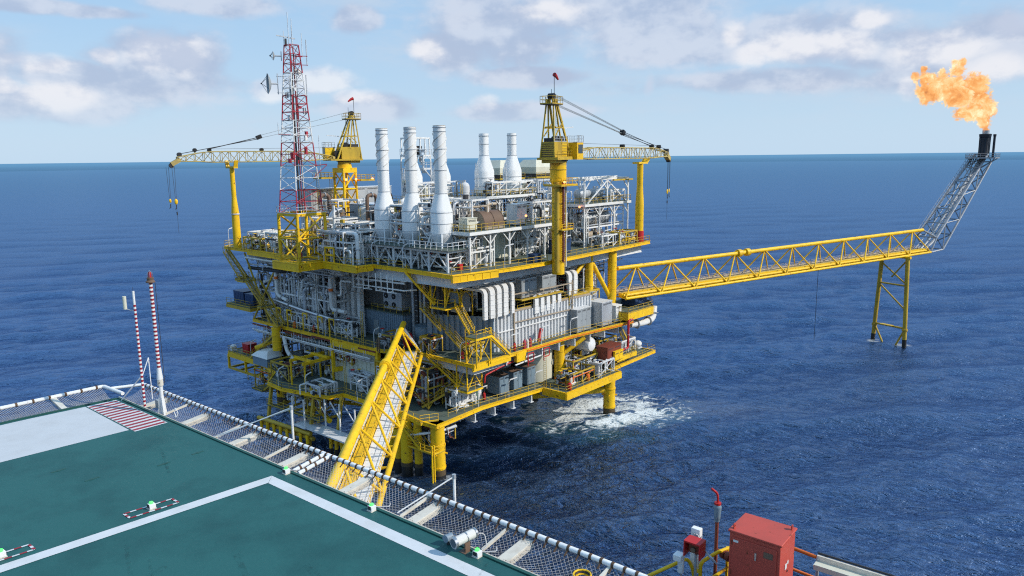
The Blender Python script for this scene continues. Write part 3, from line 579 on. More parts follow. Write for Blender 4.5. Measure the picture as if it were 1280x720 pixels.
for (y, x0, x1, z, m, r) in [(.9, 14, 44, 15.2, 'white', .1), (1.6, 14, 44, 14.7, 'pale', .14), (3.2, 4, 36, 7.6, 'pale', .12), (2.6, 8, 40, 28.3, 'pale', .09), (3.0, 10, 52, 27.8, 'pale', .12), (3.6, 22, 38, 27.3, 'galv', .14)]:
    g = MB(); g.tube([(x0, y, z), (x1, y, z)], r, m, 8); x = x0+1
    while x < x1: g.bar((x, y-.25, z-.2), (x, y-.25, z+1.1), .06, .06, 'white'); g.bar((x, y+.25, z-.2), (x, y+.25, z+1.1), .06, .06, 'white'); g.bar((x, y-.3, z-.2), (x, y+.3, z-.2), .08, .08, 'white'); x += rn.uniform(2.2, 4)
    g.build('hung_pipe', PL)
for (x, y, z0, z1) in [(2.0, 22.5, 17, 23), (1.9, 47.5, 9, 17), (-.8, 24, 9, 16.6), (22.6, -.2, 9, 16.2), (46.4, 0, 11, 18.5), (2.4, 18.8, 9, 16.8)]:
    g = MB(); ladder(g, x, y, z0, z1, 'old_yellow', 0, .5); g.build('ladder', PL)
g = MB(); g.prism([(18, 1.0), (29, .6), (29, 5), (18, 5)], 24.7, 24.9, 'old_yellow'); railing(g, [(18, 1.0), (29, .6)], 24.9, 'tan', h=1.0, toe=False); g.build('mezzanine_walkway', PL)
# ================================================================ cranes
def lattice(mb, st, m, r=.09, rd=.055, m2=None, diag=True, n=5):
    """st: list of (centre Vector, [corner Vectors]) stations; chords joined, sides braced in zigzag"""
    K = len(st[0])
    for i in range(len(st)-1):
        for k in range(K):
            mb.tube([st[i][k], st[i+1][k]], r, m, n)
            a, b = (st[i][k], st[i+1][(k+1) % K]) if (i % 2) else (st[i][(k+1) % K], st[i+1][k])
            mb.tube([a, b], rd, m2 or m, 4, cap=False)
    for s_ in st:
        for k in range(K): mb.tube([s_[k], s_[(k+1) % K]], rd, m2 or m, 4, cap=False)
def crane(label, u, v, yaw, zb, blen, pedestal, tz, rest):
    """machine on a slew ring at height zb; +x is the boom direction in the crane's own axes"""
    t = T('pedestal_crane', label, 'crane', u, v, zb, rot=yaw); t['_o'] = (0, 0, 0)
    def B(name, par=t): return lambda mb: mb.build(name, par)
    g = MB(); g.cyl((0, 0, 0), (0, 0, .7), 1.35, 'old_yellow', n=20); g.cyl((0, 0, .7), (0, 0, .9), 1.6, 'dark', n=20); g.build('slew_ring', t)
    g = MB(); g.box(-3.4, 3.6, -1.9, 1.9, .9, 1.25, 'old_yellow'); railing(g, [(3.5, -1.85), (-3.3, -1.85)], 1.25, 'old_yellow', h=1.0)
    h = MB(); h.box(-3.3, .9, -1.2, 1.2, 1.25, 3.7, 'old_yellow'); h.box(-3.0, .6, -1.3, 1.3, .4, 1.2, 'old_yellow')
    for k in range(7): h.box(-3.34, -3.3, -1.1, 1.1, 1.4+k*.32, 1.5+k*.32, 'dark')
    for k in range(5): h.box(-.9, .7, -1.24, -1.2, 1.5+k*.42, 1.62+k*.42, 'yellow')
    h.box(.9, .96, -1.1, 1.1, 1.4, 3.6, 'yellow'); h.cyl((0.96, .2, 3), (1.02, .2, 3), .35, 'dark', n=12); h.box(-2.9, -.9, -.9, .9, 3.7, 4.3, 'dark'); h.cyl((-.2, -.9, 4.1), (-.2, .9, 4.1), .55, 'black', n=12); h.cyl((1.5, -.8, 2.2), (1.5, .8, 2.2), .8, 'black', n=16); railing(h, [(-3.3, -1.2), (.9, -1.2)], 3.7, 'galv', h=.9, step=.8)
    ho = h.build('machinery_house', t, bevel=.05); g.build('working_platform', t)
    h = MB(); h.box(1.6, 3.7, -2.6, -.9, .9, 3.6, 'yellow'); h.box(3.7, 3.74, -2.4, -1.1, 1.9, 3.4, 'glass'); h.box(2.0, 3.5, -2.64, -2.6, 1.9, 3.3, 'glass'); railing(h, [(1.6, -2.6), (3.7, -2.6), (3.7, -.9), (1.6, -.9)], 3.6, 'galv', h=1.1, step=.8); h.build('cab', t)
    g = MB(); 
    for y in (-1.3, 1.3):
        g.bar((-3.4, y, 1.2), (-2.5, y*.45, tz), .2, .2, 'old_yellow'); g.bar((1.9, y, 1.2), (-1.8, y*.45, tz), .29, .29, 'old_yellow'); g.bar((-1.0, y*.9, 3.4), (-2.1, y*.45, tz), .2, .2, 'old_yellow'); g.bar((-2.6, y*.8, 4.6), (-.1, y*.7, 6.9), .14, .14, 'old_yellow')
        g.bar((-2.6, y*.8, 5.9), (.0, y*.8, 5.9), .2, .2, 'old_yellow')
    g.bar((-2.4, -.9, 6.0), (-2.4, .9, 6.0), .2, .2, 'old_yellow'); g.bar((-.1, -1, 6.0), (-.1, 1, 6.0), .2, .2, 'old_yellow'); g.cyl((-2.0, -.5, tz+.4), (-2.0, .5, tz+.4), .5, 'black', n=14)
    ladder(g, -1.0, -.3, 1.3, tz, 'galv', .4); g.build('a_frame', t)
    g = MB(); g.box(-3.7, -.4, -1.1, 1.1, tz-.9, tz-.8, 'dark'); railing(g, [(-3.7, -1.1), (-.4, -1.1), (-.4, 1.1), (-3.7, 1.1)], tz-.8, 'old_yellow', closed=True, h=1.2, step=.9); g.build('top_platform', t)
    g = MB(); g.cyl((-3.1, -1.1, tz-.3), (-3.1, -1.1, tz+3.6), .05, 'dark', n=5); g.cyl((-1.2, .5, tz), (-1.2, .5, tz+1.6), .04, 'dark', n=5); po = g.build('windsock_pole', t)
    g = MB(); g.tube([(-3.05, -1.1, tz+3.55), (-2.6, -1.1, tz+3.4), (-1.9, -1.1, tz+2.9)], [.34, .27, .14], 'red', 8); g.build('windsock', po)
    g = MB(); g.bar((.2, -1, 5.9), (3.2, -1, 6.1), .1, .16, 'pale'); g.build('lighting_boom', t)
    # boom
    L0, L1 = 2.4, blen; st = []; N = 19
    for i in range(N+1):
        f = i/N; x = L0+(L1-L0)*f; hh = 1.0*min(1, .25+f*3.6, .38+(1-f)*3.2); ww = .85*min(1, .5+f*3, .5+(1-f)*2.5)
        zc = 1.9 - .5*max(0, f-.86)*5 + (.0 if f > .2 else -.6*(.2-f)*5*.6)
        st.append([Vector((x, -ww, zc-hh)), Vector((x, ww, zc-hh)), Vector((x, ww, zc+hh)), Vector((x, -ww, zc+hh))])
    g = MB(); lattice(g, st, 'boom_yellow', .10, .06); g.bar(st[0][0].lerp(st[0][1], .5), st[0][2].lerp(st[0][3], .5), 1.4, .5, 'boom_yellow'); bo = g.build('boom', t)
    g = MB(); g.bar((L1-.6, 0, 1.5), (L1+1.0, 0, .6), 1.0, .8, 'boom_yellow'); g.cyl((L1+1, -.4, .4), (L1+1, .4, .4), .45, 'dark', n=14); g.cyl((L1-.5, -.5, 2.4), (L1-.5, .5, 2.4), .4, 'dark', n=10); g.build('boom_tip', bo)
    for x in (L1*.82, L1*.9, L1*.52): g = MB(); g.cyl((x, -.4, 3.2), (x, .4, 3.2), .36, 'black', n=10); g.bar((x, 0, 2.7), (x, 0, 3.2), .5, .2, 'old_yellow'); g.build('sheave', bo)
    g = MB(); bx, bz = 2+(L1-2)*.5, 2.6+(tz-2.6)*.40
    for y in (-.55, -.2, .2, .55):
        g.tube([(-1.8, y*.7, tz+.8), (bx, y*.4, bz+.3)], .03, 'grey', 4); g.tube([(-1.8, y*.7, tz-.6), (bx, y*.4, bz-.2)], .03, 'grey', 4)
    for y in (-.5, .5): g.tube([(bx, y, bz), (L1*.82, y, 3.4)], .06, 'dark', 4); g.tube([(bx, y, bz-.3), (L1*.97, y, 2.6)], .05, 'dark', 4)
    g.tube([(1, 0, 3.6), (L1*.8, 0, 3.4)], .03, 'dark', 3); g.build('pendant_ropes', t)
    g = MB(); g.bar((bx-.45, 0, bz+.2), (bx+.45, 0, bz-.15), .8, .75, 'black'); g.build('bridle_block', t)
    for (x, dz, s_) in ((L1+.75, 5.8, .31), (L1+1.75, 5.6, .22)):
        g = MB()
        for q in (-.22, .22): g.tube([(x+q, 0, .1), (x+q*.4, 0, -dz)], .035, 'dark', 3)
        r_ = g.build('hoist_rope', t); g = MB(); g.blob((x, 0, -dz-.5), s_, 'yellow', sq=(1, .6, 1.8)); g.tube([(x, 0, -dz-1.1), (x, 0, -dz-1.7), (x+.25, 0, -dz-1.9)], .09, 'dark', 6)
        if s_ > .3: g.tube([(x, 0, -dz-1.7), (x, 0, -dz-6.5)], .03, 'dark', 3); g.cyl((x, 0, -dz-2.4), (x, 0, -dz-3), .12, 'dark', n=6)
        g.build('hook_block', r_)
    return t
def pyaw(x, y): return math.atan2(y, x)
CR = crane('yellow crane on a single thick round column, boom resting toward the flare bridge', 23.4, -2.4, pyaw(32.4, 3.9), 46.6, 46.5, None, 10.3, None)
CL = crane('yellow crane on a four legged lattice tower, boom resting toward the open sea', 24, 54, pyaw(-22, 6.4), 46.8, 32.6, None, 10.2, None)
# round column of the right crane and its walkway
t = T('crane_pedestal', 'thick round yellow column with ladder carrying the crane nearest the flare', 'crane column', 23.4, -2.4, 28)
g = MB(); g.cyl((23.4, -2.4, 28.9), (23.4, -2.4, 43.6), 1.05, 'yellow', n=24); g.cyl((23.4, -2.4, 43.6), (23.4, -2.4, 44.2), 1.05, 'yellow', r2=1.35, n=24); g.cyl((23.4, -2.4, 44.2), (23.4, -2.4, 46.6), 1.35, 'yellow', n=24)
for z in (31.2, 36, 40.5, 45.9): g.cyl((23.4, -2.4, z), (23.4, -2.4, z+.16), 1.42 if z > 44 else 1.14, 'old_yellow', n=24)
g.build('column', t)
g = MB(); g.cyl((22.0, -3.2, 29.4), (22.0, -3.2, 44), .42, 'old_yellow', n=12); g.cyl((24.6, -3.1, 30), (24.6, -3.1, 44), .14, 'pale', n=8); g.cyl((22.8, -3.9, 31), (22.8, -3.9, 44), .2, 'rustred', n=8); g.build('riser_pipe', t)
g = MB(); ladder(g, 23.4, -3.8, 31, 44.4, 'old_yellow', .5); g.build('ladder', t)
g = MB(); g.prism([(21.3, -4.6), (25.8, -4.6), (25.8, -1), (21.3, -1)], 43.3, 43.5, 'old_yellow'); railing(g, [(21.3, -1), (21.3, -4.6), (25.8, -4.6), (25.8, -1)], 43.5, 'yellow'); g.build('walkway', t); g = MB(); g.prism([(22, -4.3), (25, -4.3), (25, -1.4), (22, -1.4)], 36.2, 36.36, 'old_yellow'); railing(g, [(22, -4.3), (25, -4.3), (25, -1.4)], 36.36, 'yellow', h=.9); g.build('walkway', t)
g = MB(); g.blob((22.0, -4.7, 44.0), .2, 'lamp_orange', 8, 5); g.build('warning_light', t)
# lattice tower of the left crane
t = T('crane_tower', 'four legged yellow lattice tower under the crane behind the telecom mast', 'crane tower', 24, 54, 31)
st = [[Vector((24+a*w_, 54+b*w_, z)) for a, b in ((-1, -1), (1, -1), (1, 1), (-1, 1))] for z, w_ in [(31, 1.75), (34.6, 1.7), (38.2, 1.65), (41.8, 1.6), (45.4, 1.55)]]
g = MB(); lattice(g, st, 'yellow', .26, .17, n=8); g.box(22.2, 25.8, 52.2, 55.8, 45.2, 46.2, 'yellow'); g.cyl((24, 54, 46.2), (24, 54, 46.9), 1.5, 'yellow', n=20); g.build('tower_frame', t)
for (x0, x1, y0, y1, z) in [(18.4, 22.3, 54.5, 57.5, 44.2), (25.8, 29.5, 51, 54, 43.6), (19, 29, 50.6, 57.4, 35.8)]:
    g = MB(); g.box(x0, x1, y0, y1, z-.2, z, 'old_yellow'); railing(g, [(x0, y0), (x1, y0), (x1, y1), (x0, y1)], z, 'old_yellow', closed=True, step=1.1); g.build('walkway', t)
g = MB(); ladder(g, 19.2, 57, 36, 44.2, 'old_yellow', .6); g.build('ladder', t); g = MB(); ladder(g, 22.2, 56.6, 36, 44.2, 'old_yellow', .6); g.build('ladder', t)
for (x, y) in [(22.6, 51.9), (25.2, 51.9), (29, 51.2)]: g = MB(); g.blob((x, y, 43.8), .26, 'lamp_orange', 8, 5); g.build('warning_light', t)
# boom rests
t = T('boom_rest', 'tall slender yellow post with saddle at the far left corner holding a crane boom', 'boom rest', 2, 60.3, 31)
g = MB(); g.cyl((2, 60.3, 31), (2, 60.3, 38), .78, 'yellow', r2=.72, n=18); g.cyl((2, 60.3, 38), (2, 60.3, 41), .72, 'yellow', r2=.45, n=18); g.cyl((2, 60.3, 41), (2, 60.3, 46.6), .45, 'yellow', n=18); g.cyl((2, 60.3, 37.6), (2, 60.3, 37.8), .85, 'pale', n=18); g.build('post', t)
g = MB(); g.bar((2, 58.8, 46.7), (2, 61.8, 46.7), .9, .4, 'yellow'); g.bar((2, 58.9, 46.8), (2, 58.5, 48), .8, .2, 'yellow'); g.bar((2, 61.7, 46.8), (2, 62.1, 48), .8, .2, 'yellow'); g.build('saddle', t)
t = T('boom_rest', 'tall slender yellow post with saddle beside the flare bridge holding a crane boom', 'boom rest', 55.8, 1.5, 31)
g = MB(); g.cyl((55.8, 1.5, 31), (55.8, 1.5, 33.2), .95, 'red', n=18); g.cyl((55.8, 1.5, 33.2), (55.8, 1.5, 38.4), .85, 'yellow', n=18); g.cyl((55.8, 1.5, 38.4), (55.8, 1.5, 42), .85, 'yellow', r2=.62, n=18); g.cyl((55.8, 1.5, 42), (55.8, 1.5, 46.4), .62, 'yellow', n=18); g.build('post', t)
g = MB(); g.bar((53.6, 1.2, 46.6), (58.0, 1.8, 46.6), 1.4, .35, 'yellow'); g.bar((57.9, 1.8, 46.6), (59, 1.9, 47.4), 1.4, .25, 'yellow'); g.build('saddle', t)

# ================================================================ telecom mast
t = T('telecom_mast', 'red and white lattice telecom mast on a yellow base with dishes and whip aerials', 'telecom mast', -1, 33.5, 31)
cx, cy = -1.0, 33.5
def sq(w_, z, ox=0): return [Vector((cx+ox-w_, cy-w_, z)), Vector((cx+ox+w_, cy-w_, z)), Vector((cx+ox+w_, cy+w_, z)), Vector((cx+ox-w_, cy+w_, z))]
g = MB(); st = [sq(2.75, 31), sq(2.75, 35), sq(2.7, 39)]; lattice(g, st, 'yellow', .27, .17, n=8)
for k in range(4): g.bar(st[2][k], st[2][(k+1) % 4], .4, .5, 'yellow'); g.bar(st[0][k], st[0][(k+1) % 4], .5, .5, 'yellow')
railing(g, [tuple(p)[:2] for p in sq(2.9, 39)], 39.2, 'pale', closed=True); g.build('base_frame', t)
bands = [(39.2, 43.0, 'mast_red'), (43.0, 47, 'white'), (47, 50.8, 'mast_red'), (50.8, 54.4, 'white'), (54.4, 58.4, 'mast_red'), (58.4, 62, 'white'), (62, 66.4, 'mast_red')]
def wz(z): return 2.55-(z-39.2)/(66.4-39.2)*1.75
for (a, b_, m_) in bands:
    g = MB(); k = 2 if a < 50 else 3; lattice(g, [sq(wz(a+(b_-a)*i/k), a+(b_-a)*i/k) for i in range(k+1)], m_, .10, .055, n=6); g.build('mast_section', t)
g = MB(); ladder(g, cx+.3, cy-.2, 39, 65, 'dark', .4); g.tube([(cx-.2, cy+.1, 39), (cx-.2, cy+.1, 65)], .16, 'dark', 6); g.tube([(cx+.5, cy+.4, 39), (cx+.4, cy+.2, 63)], .10, 'mast_red', 6); g.build('cable_ladder', t)
rn = random.Random(3)
for k in range(16):
    z = rn.uniform(42, 65); g = MB(); a = rn.uniform(0, 6.28); w_ = wz(z); x, y = cx+math.cos(a)*w_, cy+math.sin(a)*w_
    g.box(x-.2, x+.2, y-.2, y+.2, z, z+rn.uniform(.4, 1.3), rn.choice(['pale', 'white', 'dark', 'mast_red'])); g.build('antenna_unit', t)
for (dx, dy, z0, z1) in [(-.8, .8, 64, 68.6), (.1, -.2, 66, 70.5), (1.4, -.9, 64.5, 68.3), (.5, .5, 66, 69.6), (-.3, .2, 66, 71.5), (-2.9, .8, 52.0, 54.0), (2.6, -2.4, 46, 52)]:
    g = MB(); g.cyl((cx+dx, cy+dy, z0), (cx+dx, cy+dy, z1), .05, 'pale', n=5); g.tube([(cx+dx*.3, cy+dy*.3, z0+.1), (cx+dx, cy+dy, z0+.1)], .05, 'mast_red', 4); g.build('whip_aerial', t)
g = MB(); 
for z in (63.2, 64.6): g.bar((cx, cy-1, z), (cx+1.6, cy-2.0, z), .1, .1, 'mast_red')
g.bar((cx+1.5, cy-1.9, 63.1), (cx+1.5, cy-1.9, 67.2), .1, .1, 'galv'); g.bar((cx+1.1, cy-1.5, 46.9), (cx+3.4, cy-3.2, 47.2), .14, .14, 'mast_red'); g.bar((cx+1.5, cy-1.9, 45), (cx+3.4, cy-3.2, 47.1), .1, .1, 'mast_red'); g.build('outrigger', t)
g = MB(); g.bar((cx-.6, cy+.6, 66.2), (cx-.6, cy+.6, 67.4), .25, .25, 'dark'); g.bar((cx-1.7, cy+1.5, 67.9), (cx+.6, cy-.3, 67.4), .18, .16, 'white'); g.build('radar_scanner', t)
def dish(c_, r_, az_, name='microwave_dish'):
    ax = Vector((math.cos(az_), math.sin(az_), 0)); s1_ = ax.cross(Vector((0, 0, 1))); s2_ = Vector((0, 0, 1)); c_ = Vector(c_); g = MB(); vs = []; rings_ = 5; n = 20
    for i in range(rings_+1):
        q = i/rings_
        for k in range(n): a = 2*PI*k/n; vs.append(c_+ax*(q*q*r_*.35)+(s1_*math.cos(a)+s2_*math.sin(a))*r_*max(q, .04))
    g.add(vs, [(i*n+k, i*n+(k+1) % n, (i+1)*n+(k+1) % n, (i+1)*n+k) for i in range(rings_) for k in range(n)], 'grey')
    for k in range(4): a = k*PI/2+.6; g.tube([c_+ax*r_*.35+(s1_*math.cos(a)+s2_*math.sin(a))*r_*.98, c_+ax*r_*.95], .035, 'dark', 4)
    g.blob(tuple(c_+ax*r_*.95), .14, 'dark', 6, 4); g.tube([c_, c_-ax*1.0], .12, 'galv', 6); g.cyl(tuple(c_-ax*1.0-Vector((0, 0, r_))), tuple(c_-ax*1.0+Vector((0, 0, r_))), .07, 'galv', n=6)
    g.build(name, t)
dish((cx-3.1, cy+1.6, 60.2), 1.65, R(155)); dish((cx-2.4, cy+1.2, 64.6), .75, R(150))
for z in (58.8, 61.4): g = MB(); g.bar((cx-2.3, cy+1.3, z), (cx-.8, cy+.7, z), .09, .09, 'galv'); g.build('dish_bracket', t)
g = MB(); g.bar((cx-1.4, cy-1.0, 54.3), (cx-1.4, cy-1.0, 61.5), .1, .1, 'galv'); g.bar((cx+1.5, cy-1.4, 57), (cx+1.5, cy-1.4, 61.7), .12, .12, 'galv'); g.build('antenna_mount', t)

# ================================================================ truss bridges
def truss_bridge(t, fr_pts, zb0, zb1, h, hw, bays, chord_r, m='yellow', dr=.17, trays=()):
    """triangular truss: one top chord, two bottom chords"""
    A_, B_ = Vector((*fr_pts[0], 0)), Vector((*fr_pts[1], 0)); d = (B_-A_).normalized(); s_ = Vector((-d.y, d.x, 0))
    def P_(f, off, dz): p = A_.lerp(B_, f)+s_*off; return Vector((p.x, p.y, zb0+(zb1-zb0)*f+dz))
    g = MB(); g.cyl(P_(0, 0, h), P_(1, 0, h), chord_r, m, n=16); g.build('top_chord', t)
    for k in (-1, 1): g = MB(); g.cyl(P_(0, k*hw, 0), P_(1, k*hw, 0), chord_r*.68, m, n=12); g.build('bottom_chord', t)
    n = bays
    for i in range(n):
        f0, f1, fm = i/n, (i+1)/n, (i+.5)/n
        for k in (-1, 1):
            for (a, b) in ((P_(f0, k*hw, 0), P_(fm, 0, h)), (P_(fm, 0, h), P_(f1, k*hw, 0))): g = MB(); g.cyl(a, b, dr, m, n=8); g.build('web_member', t)
    g = MB()
    for i in range(n*3+1): f = i/(n*3); g.bar(P_(f, -hw, .05), P_(f, hw, .05), .2, .2, m)
    g.build('floor_beams', t)
    return P_
t = T('link_bridge', 'near yellow triangular truss bridge with white walkway dipping under the helideck net', 'truss bridge', 3, 13, 17)
t['_o'] = (0, 0, 0); t.matrix_world = Matrix.Identity(4)
NB0, NB1 = (-17.2, 114.2), (-14.3, 48.0)
dn = (Vector(NB1)-Vector(NB0)).normalized()
Pn = truss_bridge(t, (NB0, NB1), 17.3, 17.3, 5.0, 2.7, 8, .43, dr=.145)
g = MB(); g.bar(Pn(0, 1.05, .35), Pn(1, 1.05, .35), 1.9, .12, 'nearwhite')
k = 0
while k < 40: f = k/40; g.bar(Pn(f, 1.0-.9, .43), Pn(f, 1.0+.9, .43), .03, .02, 'grey'); k += 1
g.build('walkway', t)
g = MB(); g.bar(Pn(0, -.55, .5), Pn(1, -.55, .5), 1.1, .4, 'yellow')
for o_ in (-1.05, -.05): 
    for hh in (.9, 1.35): g.tube([Pn(0, o_, hh), Pn(1, o_, hh)], .04, 'yellow', 4)
    for i in range(30): g.bar(Pn(i/30, o_, .3), Pn(i/30, o_, 1.4), .05, .05, 'yellow')
g.build('cable_trunk', t)
g = MB()
for o_ in (-1.4, -1.75, -2.1): g.bar(Pn(0, o_, .6+(o_+2.2)*.3), Pn(1, o_, .6+(o_+2.2)*.3), .30, .2, 'nearwhite')
g.build('pipe_run', t)
g = MB(); 
for hh in (.9, 1.35): g.tube([Pn(0, 2.05, hh), Pn(1, 2.05, hh)], .035, 'yellow', 4)
for i in range(44): g.bar(Pn(i/44, 2.05, .3), Pn(i/44, 2.05, 1.4), .05, .05, 'yellow')
g.build('handrail', t)
for f in (.36,): 
    g = MB(); a, b = Pn(f-.008, 0, 5), Pn(f+.008, 0, 5); g.cyl(a, b, .72, 'yellow', n=20); g.cyl(Pn(f-.014, 0, 5), Pn(f-.010, 0, 5), .66, 'yellow', n=20); g.cyl(Pn(f+.010, 0, 5), Pn(f+.014, 0, 5), .66, 'yellow', n=20); g.build('chord_flange', t)
g = MB(); g.bar(Pn(.006, 0, 4.4), Pn(.006, 2.5, .4), .25, .35, 'white'); g.bar(Pn(.006, 0, 4.4), Pn(.012, -.9, 4.2), .25, .35, 'white'); g.bar(Pn(.006, -.9, 4.2), Pn(.006, -2.2, .4), .25, .35, 'white'); g.build('end_portal', t)

t = T('flare_bridge', 'long yellow truss bridge reaching out to the flare, with steel grating walkway', 'truss bridge', 47, .5, 21)
J = Vector((129.5, -29, 0)); S_ = Vector((46.5, .6, 0)); dF = (J-S_).normalized(); LJ = (J-S_).length; E_ = S_+dF*(LJ+11)
Pf = truss_bridge(t, ((S_.x, S_.y), (E_.x, E_.y)), 21.2, 22.8, 5.5, 2.6, 11, .42, dr=.16)
g = MB(); g.bar(Pf(0, -.9, .4), Pf(1, -.9, .4), 1.0, .9, 'yellow'); g.build('box_girder', t)
g = MB(); g.bar(Pf(0, .7, .45), Pf(1, .7, .45), 1.3, .1, 'tan')
for o_ in (.05, 1.4):
    for hh in (1.0, 1.5): g.tube([Pf(0, o_, hh), Pf(1, o_, hh)], .04, 'tan', 4)
    for i in range(60): g.bar(Pf(i/60, o_, .4), Pf(i/60, o_, 1.5), .06, .06, 'tan')
g.build('walkway', t)
g = MB(); g.tube([Pf(0, -1.9, .5), Pf(1, -1.9, .5)], .28, 'yellow', 8); g.build('gas_line', t); g = MB(); g.tube([Pf(0, 2.1, .6), Pf(1, 2.1, .6)], .18, 'tan', 8); g.build('gas_line', t)
g = MB(); g.cyl(Pf(.325, 0, 5.5), Pf(.335, 0, 5.5), .8, 'yellow', n=18); g.cyl(Pf(.35, 0, 5.5), Pf(.36, 0, 5.5), .8, 'yellow', n=18); g.bar(Pf(.32, 0, 5.9), Pf(.36, 0, 5.9), .5, .3, 'yellow'); g.build('chord_flange', t)
g = MB(); g.tube([Pf(.56, -2.6, 0), Pf(.56, -2.6, -16.5)], .05, 'black', 4); tag(g.build('rope'), 'thin black rope hanging from the flare bridge toward the water', 'rope')
# jacket under the far end
t = T('bridge_jacket', 'slim yellow braced trestle standing in the sea under the far bridge end', 'bridge support', 129.5, -29, 0)
sF = Vector((-dF.y, dF.x, 0)); JL = [(-2.1, -3.0), (1.2, 3.0), (2.6, -2.6)]
def pj(a, b, z): k = 1+(22-z)*.012; q = J+dF*a*k+sF*b*k; return Vector((q.x, q.y, z))
for (a, b) in [(0, 3.4), (0, -3.4)]:
    g = MB(); g.cyl(pj(a, b, 1.6), pj(a, b, 22.3), .52, 'old_yellow', n=14); g.cyl(pj(a, b, -3), pj(a, b, 1.6), .54, 'marine', n=14); g.cyl(pj(a, b, 3.8), pj(a, b, 4.3), .7, 'old_yellow', n=14); g.build('leg', t)
for (p, q, r_) in [((0, 3.4, 20.5), (0, -3.4, 15.5), .2), ((0, 3.2, 15.2), (0, -3.4, 15.2), .22), ((0, 3.4, 15), (0, -3.4, 9.0), .2), ((0, 3.4, 4.4), (0, -3.4, 4.4), .25), ((0, 3.4, 4.2), (0, 1.0, -.8), .24), ((0, -3.4, 4.2), (0, -1.4, -.8), .24), ((0, -3.4, 21.8), (0, .4, 17), .2)]:
    g = MB(); g.cyl(pj(*p), pj(*q), r_, 'old_yellow', n=8); g.build('brace', t)
g = MB(); g.bar(pj(0, -4.2, 22.3), pj(0, 4.2, 22.3), .7, .6, 'yellow'); g.build('cap_beam', t); g = MB(); g.bar(pj(-.6, -1, 4.7), pj(-.6, 1.6, 4.7), 1.2, .15, 'old_yellow'); g.build('access_plate', t)

# ================================================================ flare boom and flame
t = T('flare_boom', 'grey steel lattice flare boom leaning outward from the end of the yellow bridge', 'flare boom', E_.x, E_.y, 22.8)
sF = Vector((-dF.y, dF.x, 0)); T0, T1 = E_+dF*3.5, E_+dF*25
def pb(f, a, b):   # a: across, b: up-normal of the boom
    ax = Vector((dF.x*21.5, dF.y*21.5, 46.3-24.8)); an = ax.normalized(); nrm_ = sF.cross(an)*-1; q = Vector((T0.x, T0.y, 24.8))+ax*f+sF*a+nrm_*b; return q
g = MB(); st = []
for i in range(7): f = i/6; w_ = 2.7-1.0*f; st.append([pb(f, -w_, -w_*.85), pb(f, w_, -w_*.85), pb(f, w_, w_*.85), pb(f, -w_, w_*.85)])
lattice(g, st, 'flare_steel', .26, .15, n=8); g.build('boom_lattice', t)
g = MB(); e0 = [Pf(1, -2.6, 0), Pf(1, 2.6, 0), Pf(1, 0, 5.5)]
for (a, b) in [(e0[0], st[0][0]), (e0[1], st[0][1]), (e0[2], st[0][3]), (e0[2], st[0][2]), (e0[0], st[0][3]), (e0[1], st[0][2])]: g.tube([a, b], .22, 'flare_steel', 8)
g.build('knee_frame', t)
for (a, b, r_, m_) in [(-.9, .3, .38, 'flare_steel'), (.1, .6, .24, 'galv'), (.9, -.4, .3, 'flare_steel'), (1.6, .9, .14, 'galv')]:
    g = MB(); g.tube([Pf(1, a, .6), pb(.0, a, b), pb(1, a*.6, b)], r_, m_, 8, bend=1.5); g.build('flare_pipe', t)
g = MB()
for o_ in (2.3, 3.0):
    for dz in (0, .9): g.tube([pb(-.02, o_*.9, 2.3+dz), pb(.98, o_*.75, 1.6+dz)], .06, 'flare_steel', 4)
    for i in range(26): f = i/26; g.bar(pb(f, o_*(.9-.15*f), 2.3-.7*f), pb(f, o_*(.9-.15*f), 3.2-.7*f), .07, .07, 'flare_steel')
for i in range(90): f = i/90; g.bar(pb(f, 2.3*(.9-.15*f), 2.3-.7*f), pb(f, 3.0*(.9-.15*f), 2.3-.7*f), .25, .05, 'flare_steel')
g.build('stairway', t)
tp = pb(1, 0, 0); g = MB(); g.box(tp.x-4.6, tp.x+3.4, tp.y-3.4, tp.y+3.4, 46.2, 46.4, 'flare_steel'); railing(g, [(tp.x-4.6, tp.y-3.4), (tp.x+3.4, tp.y-3.4), (tp.x+3.4, tp.y+3.4), (tp.x-4.6, tp.y+3.4)], 46.4, 'flare_steel', closed=True, r=.05)
for (a, b) in ((-3, -3), (3, -3), (-3, 3), (3, 3)): g.bar((tp.x+a, tp.y+b, 46.2), tuple(pb(.86, a*.4, b*.4)), .2, .2, 'flare_steel')
g.build('tip_platform', t)
g = MB(); fx, fy = tp.x-1.0, tp.y-.2
g.lathe((fx, fy, 46.4), [(1.1, 0), (1.25, .6), (1.15, .8), (1.15, 5.2), (1.4, 5.5), (1.5, 6.2), (1.2, 6.3)], 'char', 16)
for k in range(10): a = k*.628; g.bar((fx+math.cos(a)*1.25, fy+math.sin(a)*1.25, 46.6), (fx+math.cos(a)*1.3, fy+math.sin(a)*1.3, 51.8), .12, .12, 'char')
g.lathe((fx+.3, fy, 52.6), [(.8, 0), (.85, 1.0), (.8, 1.0)], 'galv', 12); g.build('flare_tip', t)
g = MB(); qx, qy = tp.x+1.6, tp.y-2.0; g.cyl((qx, qy, 46.4), (qx, qy, 52), .3, 'char', n=8); g.cyl((qx, qy, 52), (qx, qy, 52.6), .38, 'char', n=8)
for k in range(3): g.bar((qx-.8, qy, 46.5), (qx, qy, 49+k*.6), .07, .07, 'char')
g.build('pilot_stack', t)
